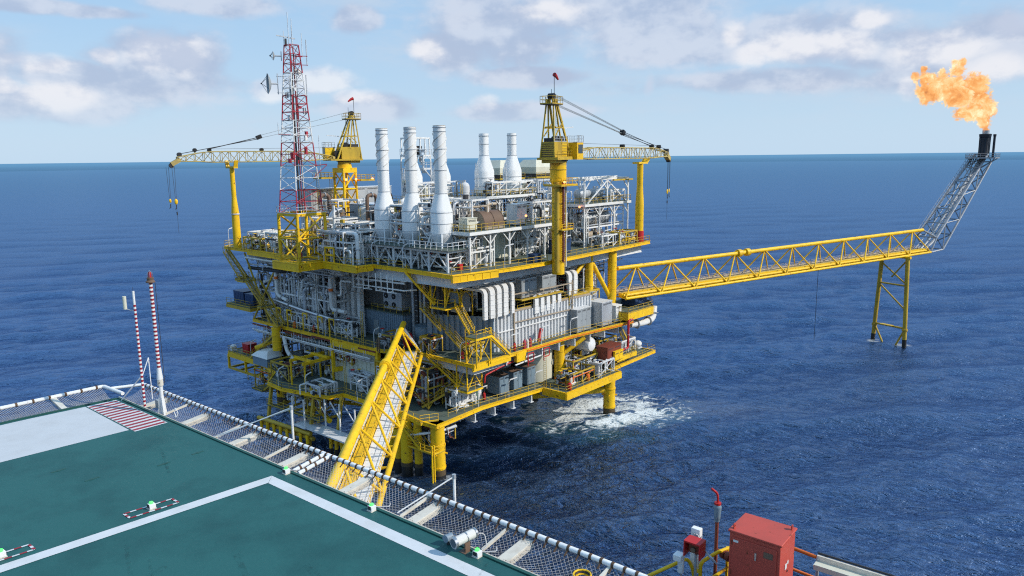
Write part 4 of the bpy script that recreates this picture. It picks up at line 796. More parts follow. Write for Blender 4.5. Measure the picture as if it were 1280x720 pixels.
# flame: blown toward the left of the picture; lumpy burning gas as real surfaces
tw = fw('P', fx+.3, fy, 53.4)
path = [(-.2, .5, .7), (-.5, 1.8, 1.1), (-.9, 3.4, 1.7), (-.4, 5.2, 2.1), (-4, 5.2, 2.3), (-7.4, 4.9, 1.7), (0, 7, 1.7), (-3, 8.6, 2.7), (-4, 12.4, 2.4), (-2.0, 11, 1.7), (-7.3, 9.0, 2.7), (-10, 8.4, 1.7), (-8.2, 12.4, 2.1), (-11, 11.8, 2.4), (-14.3, 12.2, 2.6), (-14.8, 9.4, 1.8), (-17.4, 10.6, 1.9), (-17.1, 8.2, 1.2), (-17.6, 13.8, 1.8), (-18, 16.2, .9), (-20.0, 14.4, 1.0), (-9.2, 15.6, 1.6), (-8.2, 17.8, 1.1), (-10.2, 18.0, .8), (-13.2, 14.8, 1.3), (-5.6, 10.4, 2.0), (-12.6, 10.2, 1.8)]
m = bpy.data.materials.new('flame'); m.use_nodes = True; MATS['flame'] = m; nt = m.node_tree; L = nt.links; nt.nodes.remove(nt.nodes['Principled BSDF'])
geo = nd(nt, 'ShaderNodeNewGeometry'); PF = geo.outputs['Position']
def fno(s_, det, ro, dist=0.0):
    n = nd(nt, 'ShaderNodeTexNoise', Scale=s_, Detail=det, Roughness=ro, Distortion=dist); L.new(PF, n.inputs['Vector']); return n.outputs[0]
fA, fB, fC = fno(.38, 7, .66, 1.0), fno(1.0, 6, .68, .8), fno(.26, 6, .62, .8); fd = None
for (x, z, r_) in path:
    d_ = math_('MULTIPLY_ADD', vmath('DISTANCE', PF, (tw.x+x, tw.y, tw.z+z)), -1/(r_*1.22), 1.0); fd = d_ if fd is None else math_('MAXIMUM', fd, d_)
fd = math_('ADD', fd, math_('MULTIPLY_ADD', fA, 3.2, math_('MULTIPLY_ADD', fB, 2.0, -2.78)))
dens = math_('MULTIPLY', mapr(fd, 0.0, 0.30), 3.4)
heat = math_('ADD', math_('MULTIPLY', fC, .45), math_('ADD', math_('MULTIPLY', fA, .35), math_('MULTIPLY', fB, .20)))
cr = nd(nt, 'ShaderNodeValToRGB'); L.new(heat, cr.inputs[0]); e = cr.color_ramp.elements
e[0].position = .36; e[0].color = (.55, .22, .09, 1); e[1].position = .62; e[1].color = (1.25, 1.1, .72, 1)
for p, c_ in ((.44, (.90, .36, .11, 1)), (.50, (1.05, .52, .18, 1)), (.565, (1.12, .78, .40, 1))): q = e.new(p); q.color = c_
va = nd(nt, 'ShaderNodeVolumeAbsorption'); va.inputs['Color'].default_value = (0, 0, 0, 1); L.new(dens, va.inputs['Density'])
em = nd(nt, 'ShaderNodeEmission'); L.new(cr.outputs[0], em.inputs[0]); L.new(dens, em.inputs['Strength']); ads = nd(nt, 'ShaderNodeAddShader'); L.new(va.outputs[0], ads.inputs[0]); L.new(em.outputs[0], ads.inputs[1]); L.new(ads.outputs[0], nt.nodes['Material Output'].inputs['Volume'])
mb = MB('W')
for (x, z, r_) in path: mb.blob((tw.x+x, tw.y, tw.z+z), r_*1.4+.25, 'flame', 14, 9)
o = mb.build('flame', smooth=False); rm = o.modifiers.new('skin', 'REMESH'); rm.mode = 'VOXEL'; rm.voxel_size = .45
tag(o, 'ragged orange gas flame blowing sideways above the flare tip', 'flame', kind='thing')
# ================================================================ helideck of the near unit (frame S: x across, y along the net)
def paintflat(name, col, rough, c2, sc=1.0, k=.5, bump=.15, spec=.4):
    m = paint(name, col, rough, dirt=k, dirtcol=c2, scale=sc, bump=bump, var=0.0, spec=spec); return m
paintflat('deckgreen', (0.020, 0.105, 0.103), .58, (0.010, 0.062, 0.064), .55, .95, .4, .30)
paintflat('deckwhite', (0.52, 0.54, 0.56), .5, (0.42, 0.42, 0.42), 1.2, .5, .2)
paintflat('linewhite', (0.60, 0.62, 0.64), .5, (0.45, 0.44, 0.42), 2.0, .5, .2)
paintflat('linered', (0.30, 0.015, 0.030), .5, (0.25, 0.05, 0.05), 2.0, .5, .2)
paintflat('edgegreen', (0.012, 0.075, 0.062), .5, (0.03, 0.05, 0.04), 2.0, .5, .2)
ZD = 40.5
t = T('helideck', 'dark green helideck with white painted lines in the lower corner', 'helideck', 0, 12, ZD, fr='S')
g = MB('S'); g.prism([(-16, -9), (9.72, -9), (9.72, 24.2), (7.2, 24.55), (-16, 26.2)], ZD-.5, ZD, 'deckgreen'); g.build('deck_plate', t, smooth=False)
g = MB('S')
g.bar((9.76, -9, ZD-.12), (9.76, 24.25, ZD-.12), .07, .30, 'edgegreen'); g.bar((9.72, 24.27, ZD-.12), (7.2, 24.6, ZD-.12), .07, .30, 'edgegreen'); g.bar((7.2, 24.6, ZD-.12), (-16, 26.25, ZD-.12), .07, .30, 'edgegreen'); g.build('edge_gutter', t)
def flat(pts, z, m, name): g = MB('S'); g.face([(*p, z) for p in pts], m); return g.build(name, t, smooth=False)
flat([(9.36, 15.09), (9.07, 14.80), (9.0, -9), (9.33, -9)][::-1], ZD+.004, 'linewhite', 'painted_line')
def lx(b): return 15.09+(9.36-b)*.108
flat([(9.36, 15.09), (-16, lx(-16)), (-16, lx(-16)-.31), (9.07, lx(9.07)-.31)], ZD+.008, 'linewhite', 'painted_line')
flat([(8.74, 24.22), (7.2, 24.42), (-16, 26.05), (-16, 23.4), (8.66, 21.05)], ZD+.004, 'deckwhite', 'painted_panel')
hp = flat([(9.62, 24.13), (8.78, 24.22), (8.70, 20.78), (9.62, 20.76)], ZD+.006, 'linewhite', 'hatched_panel')
g = MB('S')
for i in range(13):
    a = 20.82+i*.258; g.face([(8.71+i*.0064, a+.05, ZD+.010), (9.60, a, ZD+.010), (9.60, a+.125, ZD+.010), (8.71+i*.0064, a+.175, ZD+.010)], 'linered')
g.build('red_stripes', t, smooth=False)
for (b_, a_) in [(8.1, 17.9), (6.3, 19.6), (9.0, 17.9), (6.6, 18.4), (3.2, 11.0), (0.5, 19.0)]:   # tie-down recesses
    g = MB('S'); g.box(b_-.16, b_+.16, a_-.03, a_+.03, ZD-.01, ZD+.006, 'edgegreen'); g.cyl((b_, a_, ZD-.02), (b_, a_, ZD+.007), .06, 'edgegreen', n=10); g.build('tie_down_point', t)
# dashed red and white outlines round the two deck lights on the line
for (b_, a_) in [(6.76, 15.72), (4.0, 16.02)]:
    g = MB('S'); w_, d_ = .50, .15; pts = [(b_-w_, a_-d_+.06), (b_+w_, a_-d_-.06), (b_+w_, a_+d_-.06), (b_-w_, a_+d_+.06)]; k = 0
    for i in range(4):
        p, q = Vector(pts[i]), Vector(pts[(i+1) % 4]); n = 8 if i % 2 == 0 else 3; d = (q-p); s_ = Vector((-d.y, d.x)).normalized()*.026
        for j in range(n):
            u_, v_ = p+d*j/n, p+d*(j+1)/n; g.face([(*(u_-s_), ZD+.012), (*(v_-s_), ZD+.012), (*(v_+s_), ZD+.012), (*(u_+s_), ZD+.012)], 'linewhite' if k % 2 else 'linered'); k += 1
    g.build('dashed_outline', t, smooth=False)
def decklight(b_, a_, label, cable=True, z=ZD):
    t = T('perimeter_light', label, 'deck light', b_, a_, z, 'green perimeter lights of the helideck', fr='S')
    g = MB('S'); g.box(b_-.07, b_+.07, a_-.07, a_+.07, z+.012, z+.12, 'nearwhite'); g.build('housing', t, bevel=.012)
    g = MB('S'); g.box(b_-.08, b_+.08, a_-.08, a_+.08, z+.0, z+.014, 'neartan')
    for k in (-1, 1): g.box(b_+k*.072-.004, b_+k*.072+.004, a_-.05, a_+.05, z+.04, z+.12, 'dark')
    g.build('base_plate', t)
    g = MB('S'); g.lathe((b_, a_, z+.12), [(.042, 0), (.046, .02), (.038, .04), (.015, .05)], 'lamp_green', 10); g.build('green_lens', t)
    if cable: g = MB('S'); g.tube([(b_+.09, a_, z+.05), (b_+.22, a_-.1, z+.03), (b_+.34, a_-.2, z+.02), (b_+.42, a_-.12, z+.05)], .012, 'net', 6, bend=.06); g.build('cable', t)
rn = random.Random(31)
m = bpy.data.materials.new('scuff'); m.use_nodes = True; MATS['scuff'] = m; nt_ = m.node_tree; b_ = nt_.nodes['Principled BSDF']; b_.inputs['Base Color'].default_value = (.006, .03, .03, 1); b_.inputs['Roughness'].default_value = .7
g_ = nd(nt_, 'ShaderNodeNewGeometry'); q_ = nd(nt_, 'ShaderNodeTexNoise', Scale=7.0, Detail=8.0, Roughness=.7); nt_.links.new(g_.outputs['Position'], q_.inputs['Vector']); r_ = nd(nt_, 'ShaderNodeMapRange'); r_.inputs['From Min'].default_value = .46; r_.inputs['From Max'].default_value = .75; r_.inputs['To Max'].default_value = .45; nt_.links.new(q_.outputs[0], r_.inputs[0]); nt_.links.new(r_.outputs[0], b_.inputs['Alpha'])
for k in range(26):   # rubbed tyre and drag marks on the coating
    b0, a0, th, ln, w_ = rn.uniform(-4, 8.6), rn.uniform(6, 19), rn.choice((.4, 1.2, 2.1, -.3))+rn.uniform(-.2, .2), rn.uniform(.5, 2.8), rn.uniform(.03, .13); d = Vector((math.cos(th), math.sin(th)))*ln; s_ = Vector((-d.y, d.x)).normalized()*w_/2; p = Vector((b0, a0)); q = p+d
    g = MB('S'); g.face([(*(p-s_), ZD+.0125), (*(q-s_), ZD+.0125), (*(q+s_), ZD+.0125), (*(p+s_), ZD+.0125)], 'scuff'); g.build('scuff_mark', t, smooth=False)
decklight(9.66, 14.94, 'green deck light at the deck edge nearest the yellow link bridge\'s left chord')
decklight(9.66, 11.8, 'green deck light at the deck edge between the link bridge and the floodlight')
decklight(9.66, 8.75, 'green deck light right beside the cylindrical floodlight')
decklight(6.76, 15.72, 'green deck light inside a dashed red and white outline, the fully visible one', False)
decklight(4.0, 16.02, 'green deck light in a dashed outline cut by the picture edge', False)

# safety net along the right edge: frame, mesh and wooden boards
def netpanel(t, P0, P1, Q0, Q1, cell=.10, r=.003, name='netting'):
    """diamond netting between the inner line P0-P1 and outer line Q0-Q1"""
    P0, P1, Q0, Q1 = map(Vector, (P0, P1, Q0, Q1)); Ln = (P1-P0).length; Wd = (Q0-P0).length; g = MB('S'); n = int(Ln/cell); k = max(1, int(Wd/cell)); 
    def pt(i, j): a = min(max(i/n, 0), 1); b = j/k; p = P0.lerp(P1, a).lerp(Q0.lerp(Q1, a), b); p.z -= math.sin(PI*b)*.10+.012*math.sin(i*.21)*math.sin(PI*b); return p
    for s_ in (1, -1):
        for i0 in range(-k, n+k+1):
            run = [(i0+s_*j, j) for j in range(k+1) if 0 <= i0+s_*j <= n]
            if len(run) > 1: g.tube([pt(*q) for q in run], r, 'net', 3, cap=False)
    return g.build(name, t)
def crossboard(t, y, w=.24, x0=9.85, x1=10.74, m='neartan'):
    g = MB('S'); g.bar((x0, y, ZD-.10), (x1, y, ZD-.01), w, .07, m); g.bar((x0, y-w/2, ZD-.13), (x1, y-w/2, ZD-.05), .03, .12, m); g.bar((x0, y+w/2, ZD-.13), (x1, y+w/2, ZD-.05), .03, .12, m); g.build('cross_board', t)
t = T('safety_net', 'diamond mesh safety net with strapped white rail running along the right deck edge', 'safety net', 10.3, 14, ZD, fr='S')
X0, X1, Y0, Y1 = 9.84, 10.80, 3.2, 24.7
netpanel(t, (X0, Y0, ZD-.04), (X0, 24.3, ZD-.04), (X1, Y0, ZD+.10), (X1, Y1, ZD+.10))
g = MB('S'); g.tube([(X1, Y0, ZD+.12), (X1, Y1, ZD+.12), (10.0, 25.35, ZD+.06)], .054, 'nearwhite', 12, bend=.12); ra = g.build('outer_rail', t)
g = MB('S'); g.tube([(X0, Y0, ZD-.02), (X0, 24.4, ZD-.02)], .030, 'neartan', 8); g.tube([(X0+.05, Y0, ZD-.06), (X0+.05, 24.4, ZD-.06)], .018, 'dark', 6); g.build('inner_cable', t)
rn = random.Random(4); y = Y0+.1; sm = MB('S'); proto = None
while y < Y1-.1:
    if proto is None:
        sm.cyl((X1, y-.028, ZD+.12), (X1, y+.028, ZD+.12), .062, 'strap', n=12); sm.bar((X1-.06, y, ZD+.10), (X1-.16, y, ZD+.03), .03, .015, 'strap'); proto = sm.build('strap', ra); y00 = y
    else: c_ = proto.copy(); COL.objects.link(c_); c_.location = (0, y-y00, 0); c_.rotation_euler = (0, rn.uniform(-.3, .3)*0, 0)
    y += rn.uniform(.22, .26)
rn = random.Random(14); y = Y0+.2; g = MB('S')
while y < 24.2: g.bar((X0-.03, y, ZD-.05), (X0+.07, y+.03, ZD-.03), .02, .03, 'strap'); y += rn.uniform(.18, .24)
g.build('lacing', t)
for y in (8.35, 10.85, 13.15, 15.6, 17.9, 20.5, 23.0, 5.2): crossboard(t, y)
for y in (8.9, 11.2, 16.3, 18.7, 6.5, 21.7): g = MB('S'); g.bar((X0, y, ZD-.08), (X1, y, ZD+.06), .055, .055, 'neartan'); g.build('cross_bar', t)
for y in (14.7, 14.92): g = MB('S'); g.tube([(X0, y, ZD+.0), (X1, y+.02, ZD+.12)], .05, 'nearwhite', 10); g.build('cross_pipe', t)
g = MB('S'); 
for y in (14.7, 14.92):
    for f in (.2, .5, .8): g = MB('S'); p = Vector((X0, y, ZD)).lerp(Vector((X1, y+.02, ZD+.12)), f); g.cyl(p-Vector((.025, 0, 0)), p+Vector((.025, 0, 0)), .058, 'strap', n=10); g.build('pipe_strap', t)
# back net on the far left
t = T('safety_net', 'diamond mesh safety net behind the grey painted panel at the far deck edge', 'safety net', 4, 25.6, ZD, fr='S')
netpanel(t, (9.6, 24.35, ZD-.02), (-12, 25.95, ZD-.02), (9.9, 25.75, ZD+.05), (-12, 27.3, ZD+.05), .11, .006)
g = MB('S'); g.tube([(10.0, 24.5, ZD+.05), (9.92, 25.75, ZD+.08), (-12, 27.3, ZD+.08)], .06, 'nearwhite', 12, bend=.1); ra = g.build('outer_rail', t)
x = 9.7; i = 0
while x > -9: g = MB('S'); yy = 25.75+(9.92-x)*.0707; g.cyl((x-.03, yy, ZD+.08), (x+.03, yy, ZD+.08), .07, 'strap', n=10); g.build('strap', ra); x -= .46
for x in (8.3, 5.7, 3.0, .3, -2.4): g = MB('S'); g.bar((x, 24.35+(9.7-x)*.07, ZD-.08), (x+.1, 25.7+(9.7-x)*.07, ZD+.03), .16, .07, 'neartan'); g.build('cross_board', t)

# two striped poles at the corner
def striped(p, q, r, n, m1='nearwhite', m2='linered'):
    g = MB('S'); p, q = Vector(p), Vector(q)
    for i in range(n): g.cyl(p.lerp(q, i/n), p.lerp(q, (i+1)/n), r, m2 if i % 2 else m1, n=10, cap=False)
    g.cyl(p.lerp(q, .0), p.lerp(q, 1), r*.97, m1, n=10); return g
t = T('beacon_pole', 'thicker striped pole topped with a caged red obstruction lamp on a pale base', 'beacon pole', 9.95, 21.8, ZD, fr='S')
bx, by = 9.98, 21.75
g = MB('S'); g.cyl((bx, by, ZD-.1), (bx, by, ZD+.85), .05, 'nearwhite', r2=.055, n=12); g.cyl((bx, by, ZD+.85), (bx, by, ZD+1.05), .085, 'neartan', n=10); g.cyl((bx, by, ZD+1.05), (bx, by, ZD+1.4), .09, 'nearwhite', r2=.06, n=10)
for k in range(3): a = k*2.09+.4; g.bar((bx+math.cos(a)*.12, by+math.sin(a)*.12, ZD-.1), (bx+math.cos(a)*.04, by+math.sin(a)*.04, ZD+.5), .02, .06, 'nearwhite')
g.build('pole_base', t); g = striped((bx, by, ZD+1.35), (bx, by, ZD+4.0), .052, 44); g.build('pole', t)
g = MB('S'); g.lathe((bx, by, ZD+3.98), [(.06, 0), (.13, .02), (.13, .05), (.09, .09), (.1, .16), (.08, .17)], 'brown', 12); g.build('lamp_base', t)
g = MB('S'); g.lathe((bx, by, ZD+4.15), [(.045, 0), (.045, .12), (.03, .16), (0.005, .17)], 'red', 10); g.build('red_lens', t)
g = MB('S')
for k in range(6): a = k*PI/3; g.tube([(bx+math.cos(a)*.08, by+math.sin(a)*.08, ZD+4.13), (bx+math.cos(a)*.08, by+math.sin(a)*.08, ZD+4.27), (bx, by, ZD+4.36)], .006, 'steel', 4, bend=.04)
g.build('lamp_cage', t)
g = MB('S'); g.tube([(bx+.1, by-.07, ZD+.9), (bx+.1, by-.07, ZD+4.0)], .009, 'dark', 5); g.build('cable', t)
t = T('aerial_pole', 'thinner striped pole with a small cream antenna on a side arm', 'aerial pole', 9.96, 22.85, ZD, fr='S')
bx, by = 9.96, 22.9; g = striped((bx, by, ZD-.1), (bx, by, ZD+3.2), .038, 50); g.build('pole', t)
g = MB('S'); g.cyl((bx, by, ZD+3.15), (bx, by, ZD+3.62), .035, 'nearwhite', n=10); g.cyl((bx, by, ZD+3.6), (bx, by, ZD+3.75), .006, 'dark', n=5); g.build('pole_head', t)
g = MB('S'); g.tube([(bx, by, ZD+3.0), (bx-.16, by+.22, ZD+3.06)], .012, 'galv', 6); an_ = g.build('side_arm', t); g = MB('S'); g.cyl((bx-.18, by+.24, ZD+3.06), (bx-.18, by+.24, ZD+3.46), .055, 'cream', n=12); g.build('antenna', an_)
g = MB('S'); g.tube([(bx, by, ZD+.95), (bx-.25, by+1.05, ZD+.0)], .022, 'nearwhite', 8); g.tube([(bx, by, ZD+.9), (bx+.3, by+.1, ZD+1.45)], .014, 'nearwhite', 6); g.tube([(bx+.3, by+.1, ZD+.1), (bx+.3, by+.1, ZD+1.45)], .014, 'nearwhite', 6); g.build('stay', t)
t = T('junction_box', 'small grey junction box at the foot of the striped poles', 'junction box', 10.15, 22.4, ZD, fr='S')
g = MB('S'); g.box(10.1, 10.28, 22.3, 22.5, ZD-.05, ZD+.22, 'grey'); g.build('housing', t, bevel=.01); g = MB('S'); g.tube([(10.2, 22.4, ZD), (10.1, 22.2, ZD+.02), (9.96, 22.0, ZD+.1)], .012, 'dark', 6); g.build('cable', t)
g = MB('S'); c0 = Vector((10.0, 21.0, ZD+.14)); g.tube([c0+Vector((.02*math.sin(k), math.cos(k*PI/8)*.085, math.sin(k*PI/8)*.15)) for k in range(17)], .014, 'nearwhite', 6); tag(g.build('hose_loop', at=(10.0, 21.0, ZD)), 'white hose looped upright beside the base of the striped poles', 'hose')
# folding stanchions outside the net
for (b_, a_, zt, la) in [(11.05, 10.65, .62, 'bent white stanchion outside the net rail, right of the link bridge'), (10.95, 16.5, 1.0, 'bent white stanchion outside the net rail, left of the link bridge')]:
    t = T('stanchion', la, 'stanchion', b_, a_, ZD, fr='S'); g = MB('S'); g.tube([(b_, a_, ZD-.1), (b_, a_, ZD+zt)], .032, 'nearwhite', 10); g.build('post', t)
    g = MB('S'); g.tube([(b_, a_, ZD+zt-.02), (9.9, a_+(2.0 if zt > .8 else .6), ZD+.02)], .016, 'nearwhite', 8); g.build('stay_rod', t)
    if zt > .8: g = MB('S'); g.tube([(b_, a_+.02, ZD+zt-.06), (9.95, a_+2.1, ZD+.02)], .014, 'nearwhite', 8); g.build('stay_rod', t)
    g = MB('S'); g.cyl((b_, a_, ZD+zt-.06), (b_, a_, ZD+zt+.03), .045, 'galv', n=8); g.build('knuckle', t)
# stainless floodlight
t = T('floodlight', 'cylindrical stainless floodlight clamped at the deck edge with glass end toward the left', 'floodlight', 9.7, 9.15, ZD, fr='S')
g = MB('S'); p0, p1 = Vector((9.42, 9.12, ZD+.26)), Vector((9.88, 9.02, ZD+.30)); ax = (p1-p0).normalized(); g.cyl(p0, p1, .095, 'stained', n=20); g.cyl(p0-ax*.03, p0+ax*.03, .12, 'steel', n=20); g.cyl(p1-ax*.01, p1+ax*.03, .105, 'steel', n=20); g.cyl(p0.lerp(p1, .55), p0.lerp(p1, .6), .102, 'steel', n=20); g.build('barrel', t)
g = MB('S'); g.cyl(p0-ax*.034, p0-ax*.030, .09, 'glass', n=20); g.build('lens', t)
g = MB('S'); g.box(9.60, 9.74, 9.0, 9.03, ZD, ZD+.2, 'brown'); g.box(9.56, 9.78, 8.98, 9.14, ZD, ZD+.012, 'brown'); g.build('bracket', t)
g = MB('S'); g.tube([(9.9, 9.02, ZD+.28), (10.1, 8.95, ZD+.22), (10.0, 8.8, ZD+.03), (9.8, 8.8, ZD+.03)], .014, 'net', 6, bend=.08); g.build('cable', t)
t = T('junction_box', 'small blue grey junction box left of the cylindrical floodlight', 'junction box', 9.62, 9.55, ZD, fr='S')
g = MB('S'); g.cyl((9.58, 9.5, ZD+.15), (9.72, 9.47, ZD+.16), .07, 'bluegrey', n=12); g.cyl((9.56, 9.5, ZD+.15), (9.59, 9.5, ZD+.15), .08, 'bluegrey', n=12); g.build('housing', t); g = MB('S'); g.box(9.62, 9.68, 9.46, 9.52, ZD, ZD+.1, 'dark'); g.build('foot', t)
t = T('hose_coil', 'small yellow and black coil lying in the net at the bottom edge', 'hose', 10.3, 6.9, ZD, fr='S')
for k, m_ in enumerate(('yellow', 'dark', 'yellow')): g = MB('S'); g.tube([(10.25+math.cos(j*PI/6)*(.12+.02*k), 6.75+math.sin(j*PI/6)*(.12+.02*k), ZD+.02+.03*k) for j in range(13)], .018, m_, 6); g.build('coil', t)

# ---------------------------------------------------------------- gear outside the net, lower right
t = T('equipment_cabinet', 'red steel cabinet with two doors standing over the sea beside yellow handrail', 'cabinet', 12.14, 4.2, 39.6, fr='S')
x0, x1, y0, y1 = 11.78, 12.52, 3.76, 4.66
g = MB('S'); g.box(x0, x1, y0, y1, 39.7, 41.46, 'boxred'); g.box(x0-.025, x1+.025, y0-.025, y1+.025, 41.46, 41.50, 'boxred'); g.build('body', t, bevel=.012)
for (za, zb_) in ((40.62, 41.38), (39.8, 40.56)):
    g = MB('S'); g.box(x0-.022, x0-.002, y0+.06, y1-.05, za, zb_, 'boxred'); dr_ = g.build('door', t, bevel=.006)
    for yy in (y1-.055, ):
        for zz in (za+.1, zb_-.1): g = MB('S'); g.cyl((x0-.026, yy, zz-.04), (x0-.026, yy, zz+.04), .012, 'rustred', n=8); g.build('hinge', dr_)
    g = MB('S'); g.box(x0-.035, x0-.022, y0+.40, y0+.43, (za+zb_)/2+.08, (za+zb_)/2+.22, 'steel'); g.build('latch', dr_)
    g = MB('S'); g.box(x0-.027, x0-.0225, y0+.12, y0+.28, zb_-.2, zb_-.09, 'brown'); g.build('name_plate', dr_)
    g = MB('S'); g.box(x0-.027, x0-.0225, y1-.17, y1-.08, zb_-.08, zb_-.04, 'white'); g.build('sticker', dr_)
g = MB('S'); g.box(x0+.25, x0+.34, y0-.008, y0-.003, 40.92, 41.02, 'white'); g.box(x0+.36, x0+.42, y0-.008, y0-.003, 40.98, 41.04, 'white'); g.build('sticker', t)
for (xx, yy) in [(x0+.08, y1-.05), (x1-.1, y0+.03)]: g = MB('S'); g.box(xx-.03, xx+.03, yy-.01, yy+.01, 41.5, 41.56, 'boxred'); g.cyl((xx, yy-.01, 41.56), (xx, yy+.01, 41.56), .035, 'boxred', n=10); g.build('lifting_lug', t)
g = MB('S'); 
for z in (40.85, 40.7): g.cyl((x0+.38, y0-.012, z), (x0+.38, y0+.01, z), .02, 'dark', n=8)
g.build('cable_gland', t)
t = T('vent_pipe', 'rusty red standpipe with grey filter and bright red tip left of the cabinet', 'vent pipe', 12.5, 5.2, 39.8, fr='S')
g = MB('S'); g.cyl((12.5, 5.2, 39.4), (12.5, 5.2, 41.18), .035, 'rustred', n=10); g.tube([(12.5, 5.2, 40.6), (12.4, 4.9, 40.6), (12.3, 4.6, 40.6)], .04, 'rustred', 8); g.cyl((12.45, 5.05, 40.6), (12.42, 4.97, 40.6), .09, 'rustred', n=12); g.cyl((12.41, 4.95, 40.6), (12.39, 4.87, 40.6), .09, 'rustred', n=12); g.build('pipe', t)
g = MB('S'); g.lathe((12.5, 5.2, 41.18), [(.05, 0), (.05, .04), (.06, .06), (.06, .12), (.075, .28), (.075, .3), (.05, .34)], 'slate', 14); g.build('filter', t)
g = MB('S'); g.cyl((12.5, 5.2, 41.52), (12.5, 5.2, 41.56), .065, 'red', n=10); g.tube([(12.5, 5.2, 41.55), (12.5, 5.2, 41.66), (12.5, 5.22, 41.74), (12.42, 5.3, 41.84)], .022, 'red', 8, bend=.04); g.build('tip', t)
t = T('alarm_box', 'open red metal alarm box on a post over the yellow handrail', 'alarm box', 11.8, 5.25, 40.7, fr='S')
ax_, ay_ = 11.72, 5.34
g = MB('S'); g.box(ax_, ax_+.26, ay_-.16, ay_+.16, 41.0, 41.03, 'red'); g.box(ax_, ax_+.26, ay_-.16, ay_-.14, 40.72, 41.0, 'red'); g.box(ax_, ax_+.26, ay_+.14, ay_+.16, 40.72, 41.0, 'red'); g.box(ax_+.24, ax_+.26, ay_-.16, ay_+.16, 40.72, 41.0, 'boxred'); g.build('housing', t)
g = MB('S'); g.box(ax_+.1, ax_+.24, ay_-.1, ay_+.1, 40.78, 40.95, 'rustred'); g.cyl((ax_+.05, ay_, 40.86), (ax_+.12, ay_, 40.86), .05, 'brown', n=10); g.build('call_point', t)
g = MB('S'); g.bar((ax_+.2, ay_, 39.6), (ax_+.2, ay_, 40.72), .04, .04, 'galv'); g.build('post', t)
t = T('cable_cabinet', 'narrow white cabinet with flexible conduits between alarm box and standpipe', 'cabinet', 12.2, 5.45, 40.2, fr='S')
g = MB('S'); g.box(12.15, 12.27, 5.38, 5.56, 40.3, 41.08, 'nearwhite'); g.build('body', t, bevel=.01)
for k in range(4): g = MB('S'); g.tube([(12.12, 5.42+.03*k, 41.0), (12.08, 5.3, 40.85-.03*k), (12.05, 5.15-.02*k, 40.68), (12.1, 5.0, 40.55)], .014, 'galv', 6, bend=.08); g.build('conduit', t)
t = T('speaker_box', 'small white horn housing below the red alarm box', 'speaker', 11.75, 5.6, 40.6, fr='S')
g = MB('S'); g.box(11.62, 11.8, 5.5, 5.66, 40.62, 40.74, 'nearwhite'); g.box(11.7, 11.78, 5.5, 5.6, 40.35, 40.62, 'nearwhite'); g.build('housing', t, bevel=.01); g = MB('S'); g.bar((11.76, 5.55, 39.6), (11.76, 5.55, 40.4), .03, .03, 'galv'); g.build('post', t)
t = T('handrail', 'bent yellow tubular handrail in front of the red cabinet', 'handrail', 11.5, 5.5, 39.8, fr='S')
g = MB('S'); g.tube([(11.2, 6.15, 40.22), (12.05, 5.56, 40.5), (12.09, 5.45, 40.25), (12.09, 5.43, 39.4)], .035, 'yellow', 10, bend=.1); g.build('rail', t)
g = MB('S'); g.tube([(12.05, 5.30, 39.4), (12.05, 5.30, 40.5), (12.3, 5.1, 40.66), (12.55, 4.95, 40.7)], .035, 'yellow', 10, bend=.1); g.build('rail', t)
g = MB('S'); g.tube([(12.06, 5.27, 40.05), (12.6, 4.95, 40.3)], .03, 'yellow', 8); g.tube([(12.09, 5.43, 40.3), (12.05, 5.30, 40.3)], .04, 'yellow', 8); g.tube([(12.52, 4.98, 39.5), (12.52, 4.98, 40.72)], .03, 'yellow', 8); g.build('rail', t)
t = T('handrail', 'orange yellow handrail running right from behind the red cabinet', 'handrail', 13, 3.4, 40, fr='S')
g = MB('S'); g.tube([(13.45, 4.8, 40.62), (13.43, 4.0, 40.60), (13.38, 3.62, 40.60)], .035, 'orange', 10); g.build('rail', t); g = MB('S'); g.tube([(13.6, 4.5, 40.1), (13.55, 3.2, 40.05)], .03, 'orange', 8); g.build('rail', t); g = MB('S'); g.cyl((13.36, 3.58, 39.4), (13.36, 3.58, 40.6), .03, 'galv', n=8); g.build('post', t)
t = T('cable_ladder', 'cream cable ladder running off toward the bottom right corner', 'cable ladder', 13, 2.7, 40.4, fr='S')
g = MB('S'); g.bar((13.38, 3.6, 40.60), (13.40, 1.6, 40.60), .05, .10, 'neartan'); g.bar((13.25, 3.6, 40.54), (13.27, 1.6, 40.54), .22, .03, 'cream'); g.bar((13.12, 3.58, 40.54), (13.14, 1.6, 40.54), .03, .10, 'cream'); g.build('tray', t)
g = MB('S'); g.tube([(13.42, 3.6, 40.67), (13.44, 1.6, 40.67)], .02, 'dark', 6); g.build('cable', t)
t = T('covered_bundle', 'dark maroon hooded bundle with red webbing beside the cable ladder', 'bundle', 12.4, 2.7, 40.2, fr='S')
rb = random.Random(2); g = MB('S'); g.blob((13.05, 3.08, 40.2), .27, 'maroon' if 'maroon' in MATS else 'brown', 16, 10, (1, .9, .85), rb, .05); g.build('hood', t)
g = MB('S'); g.tube([(12.95, 3.32, 40.0), (12.98, 3.2, 40.42), (13.08, 2.98, 40.44), (13.15, 2.8, 40.1)], .02, 'black', 6, bend=.1); g.build('webbing', t)
g = MB('S'); g.blob((13.2, 2.78, 40.1), .2, 'red', 14, 8, (1, .9, .6), rb, .06); g.build('lining', t)
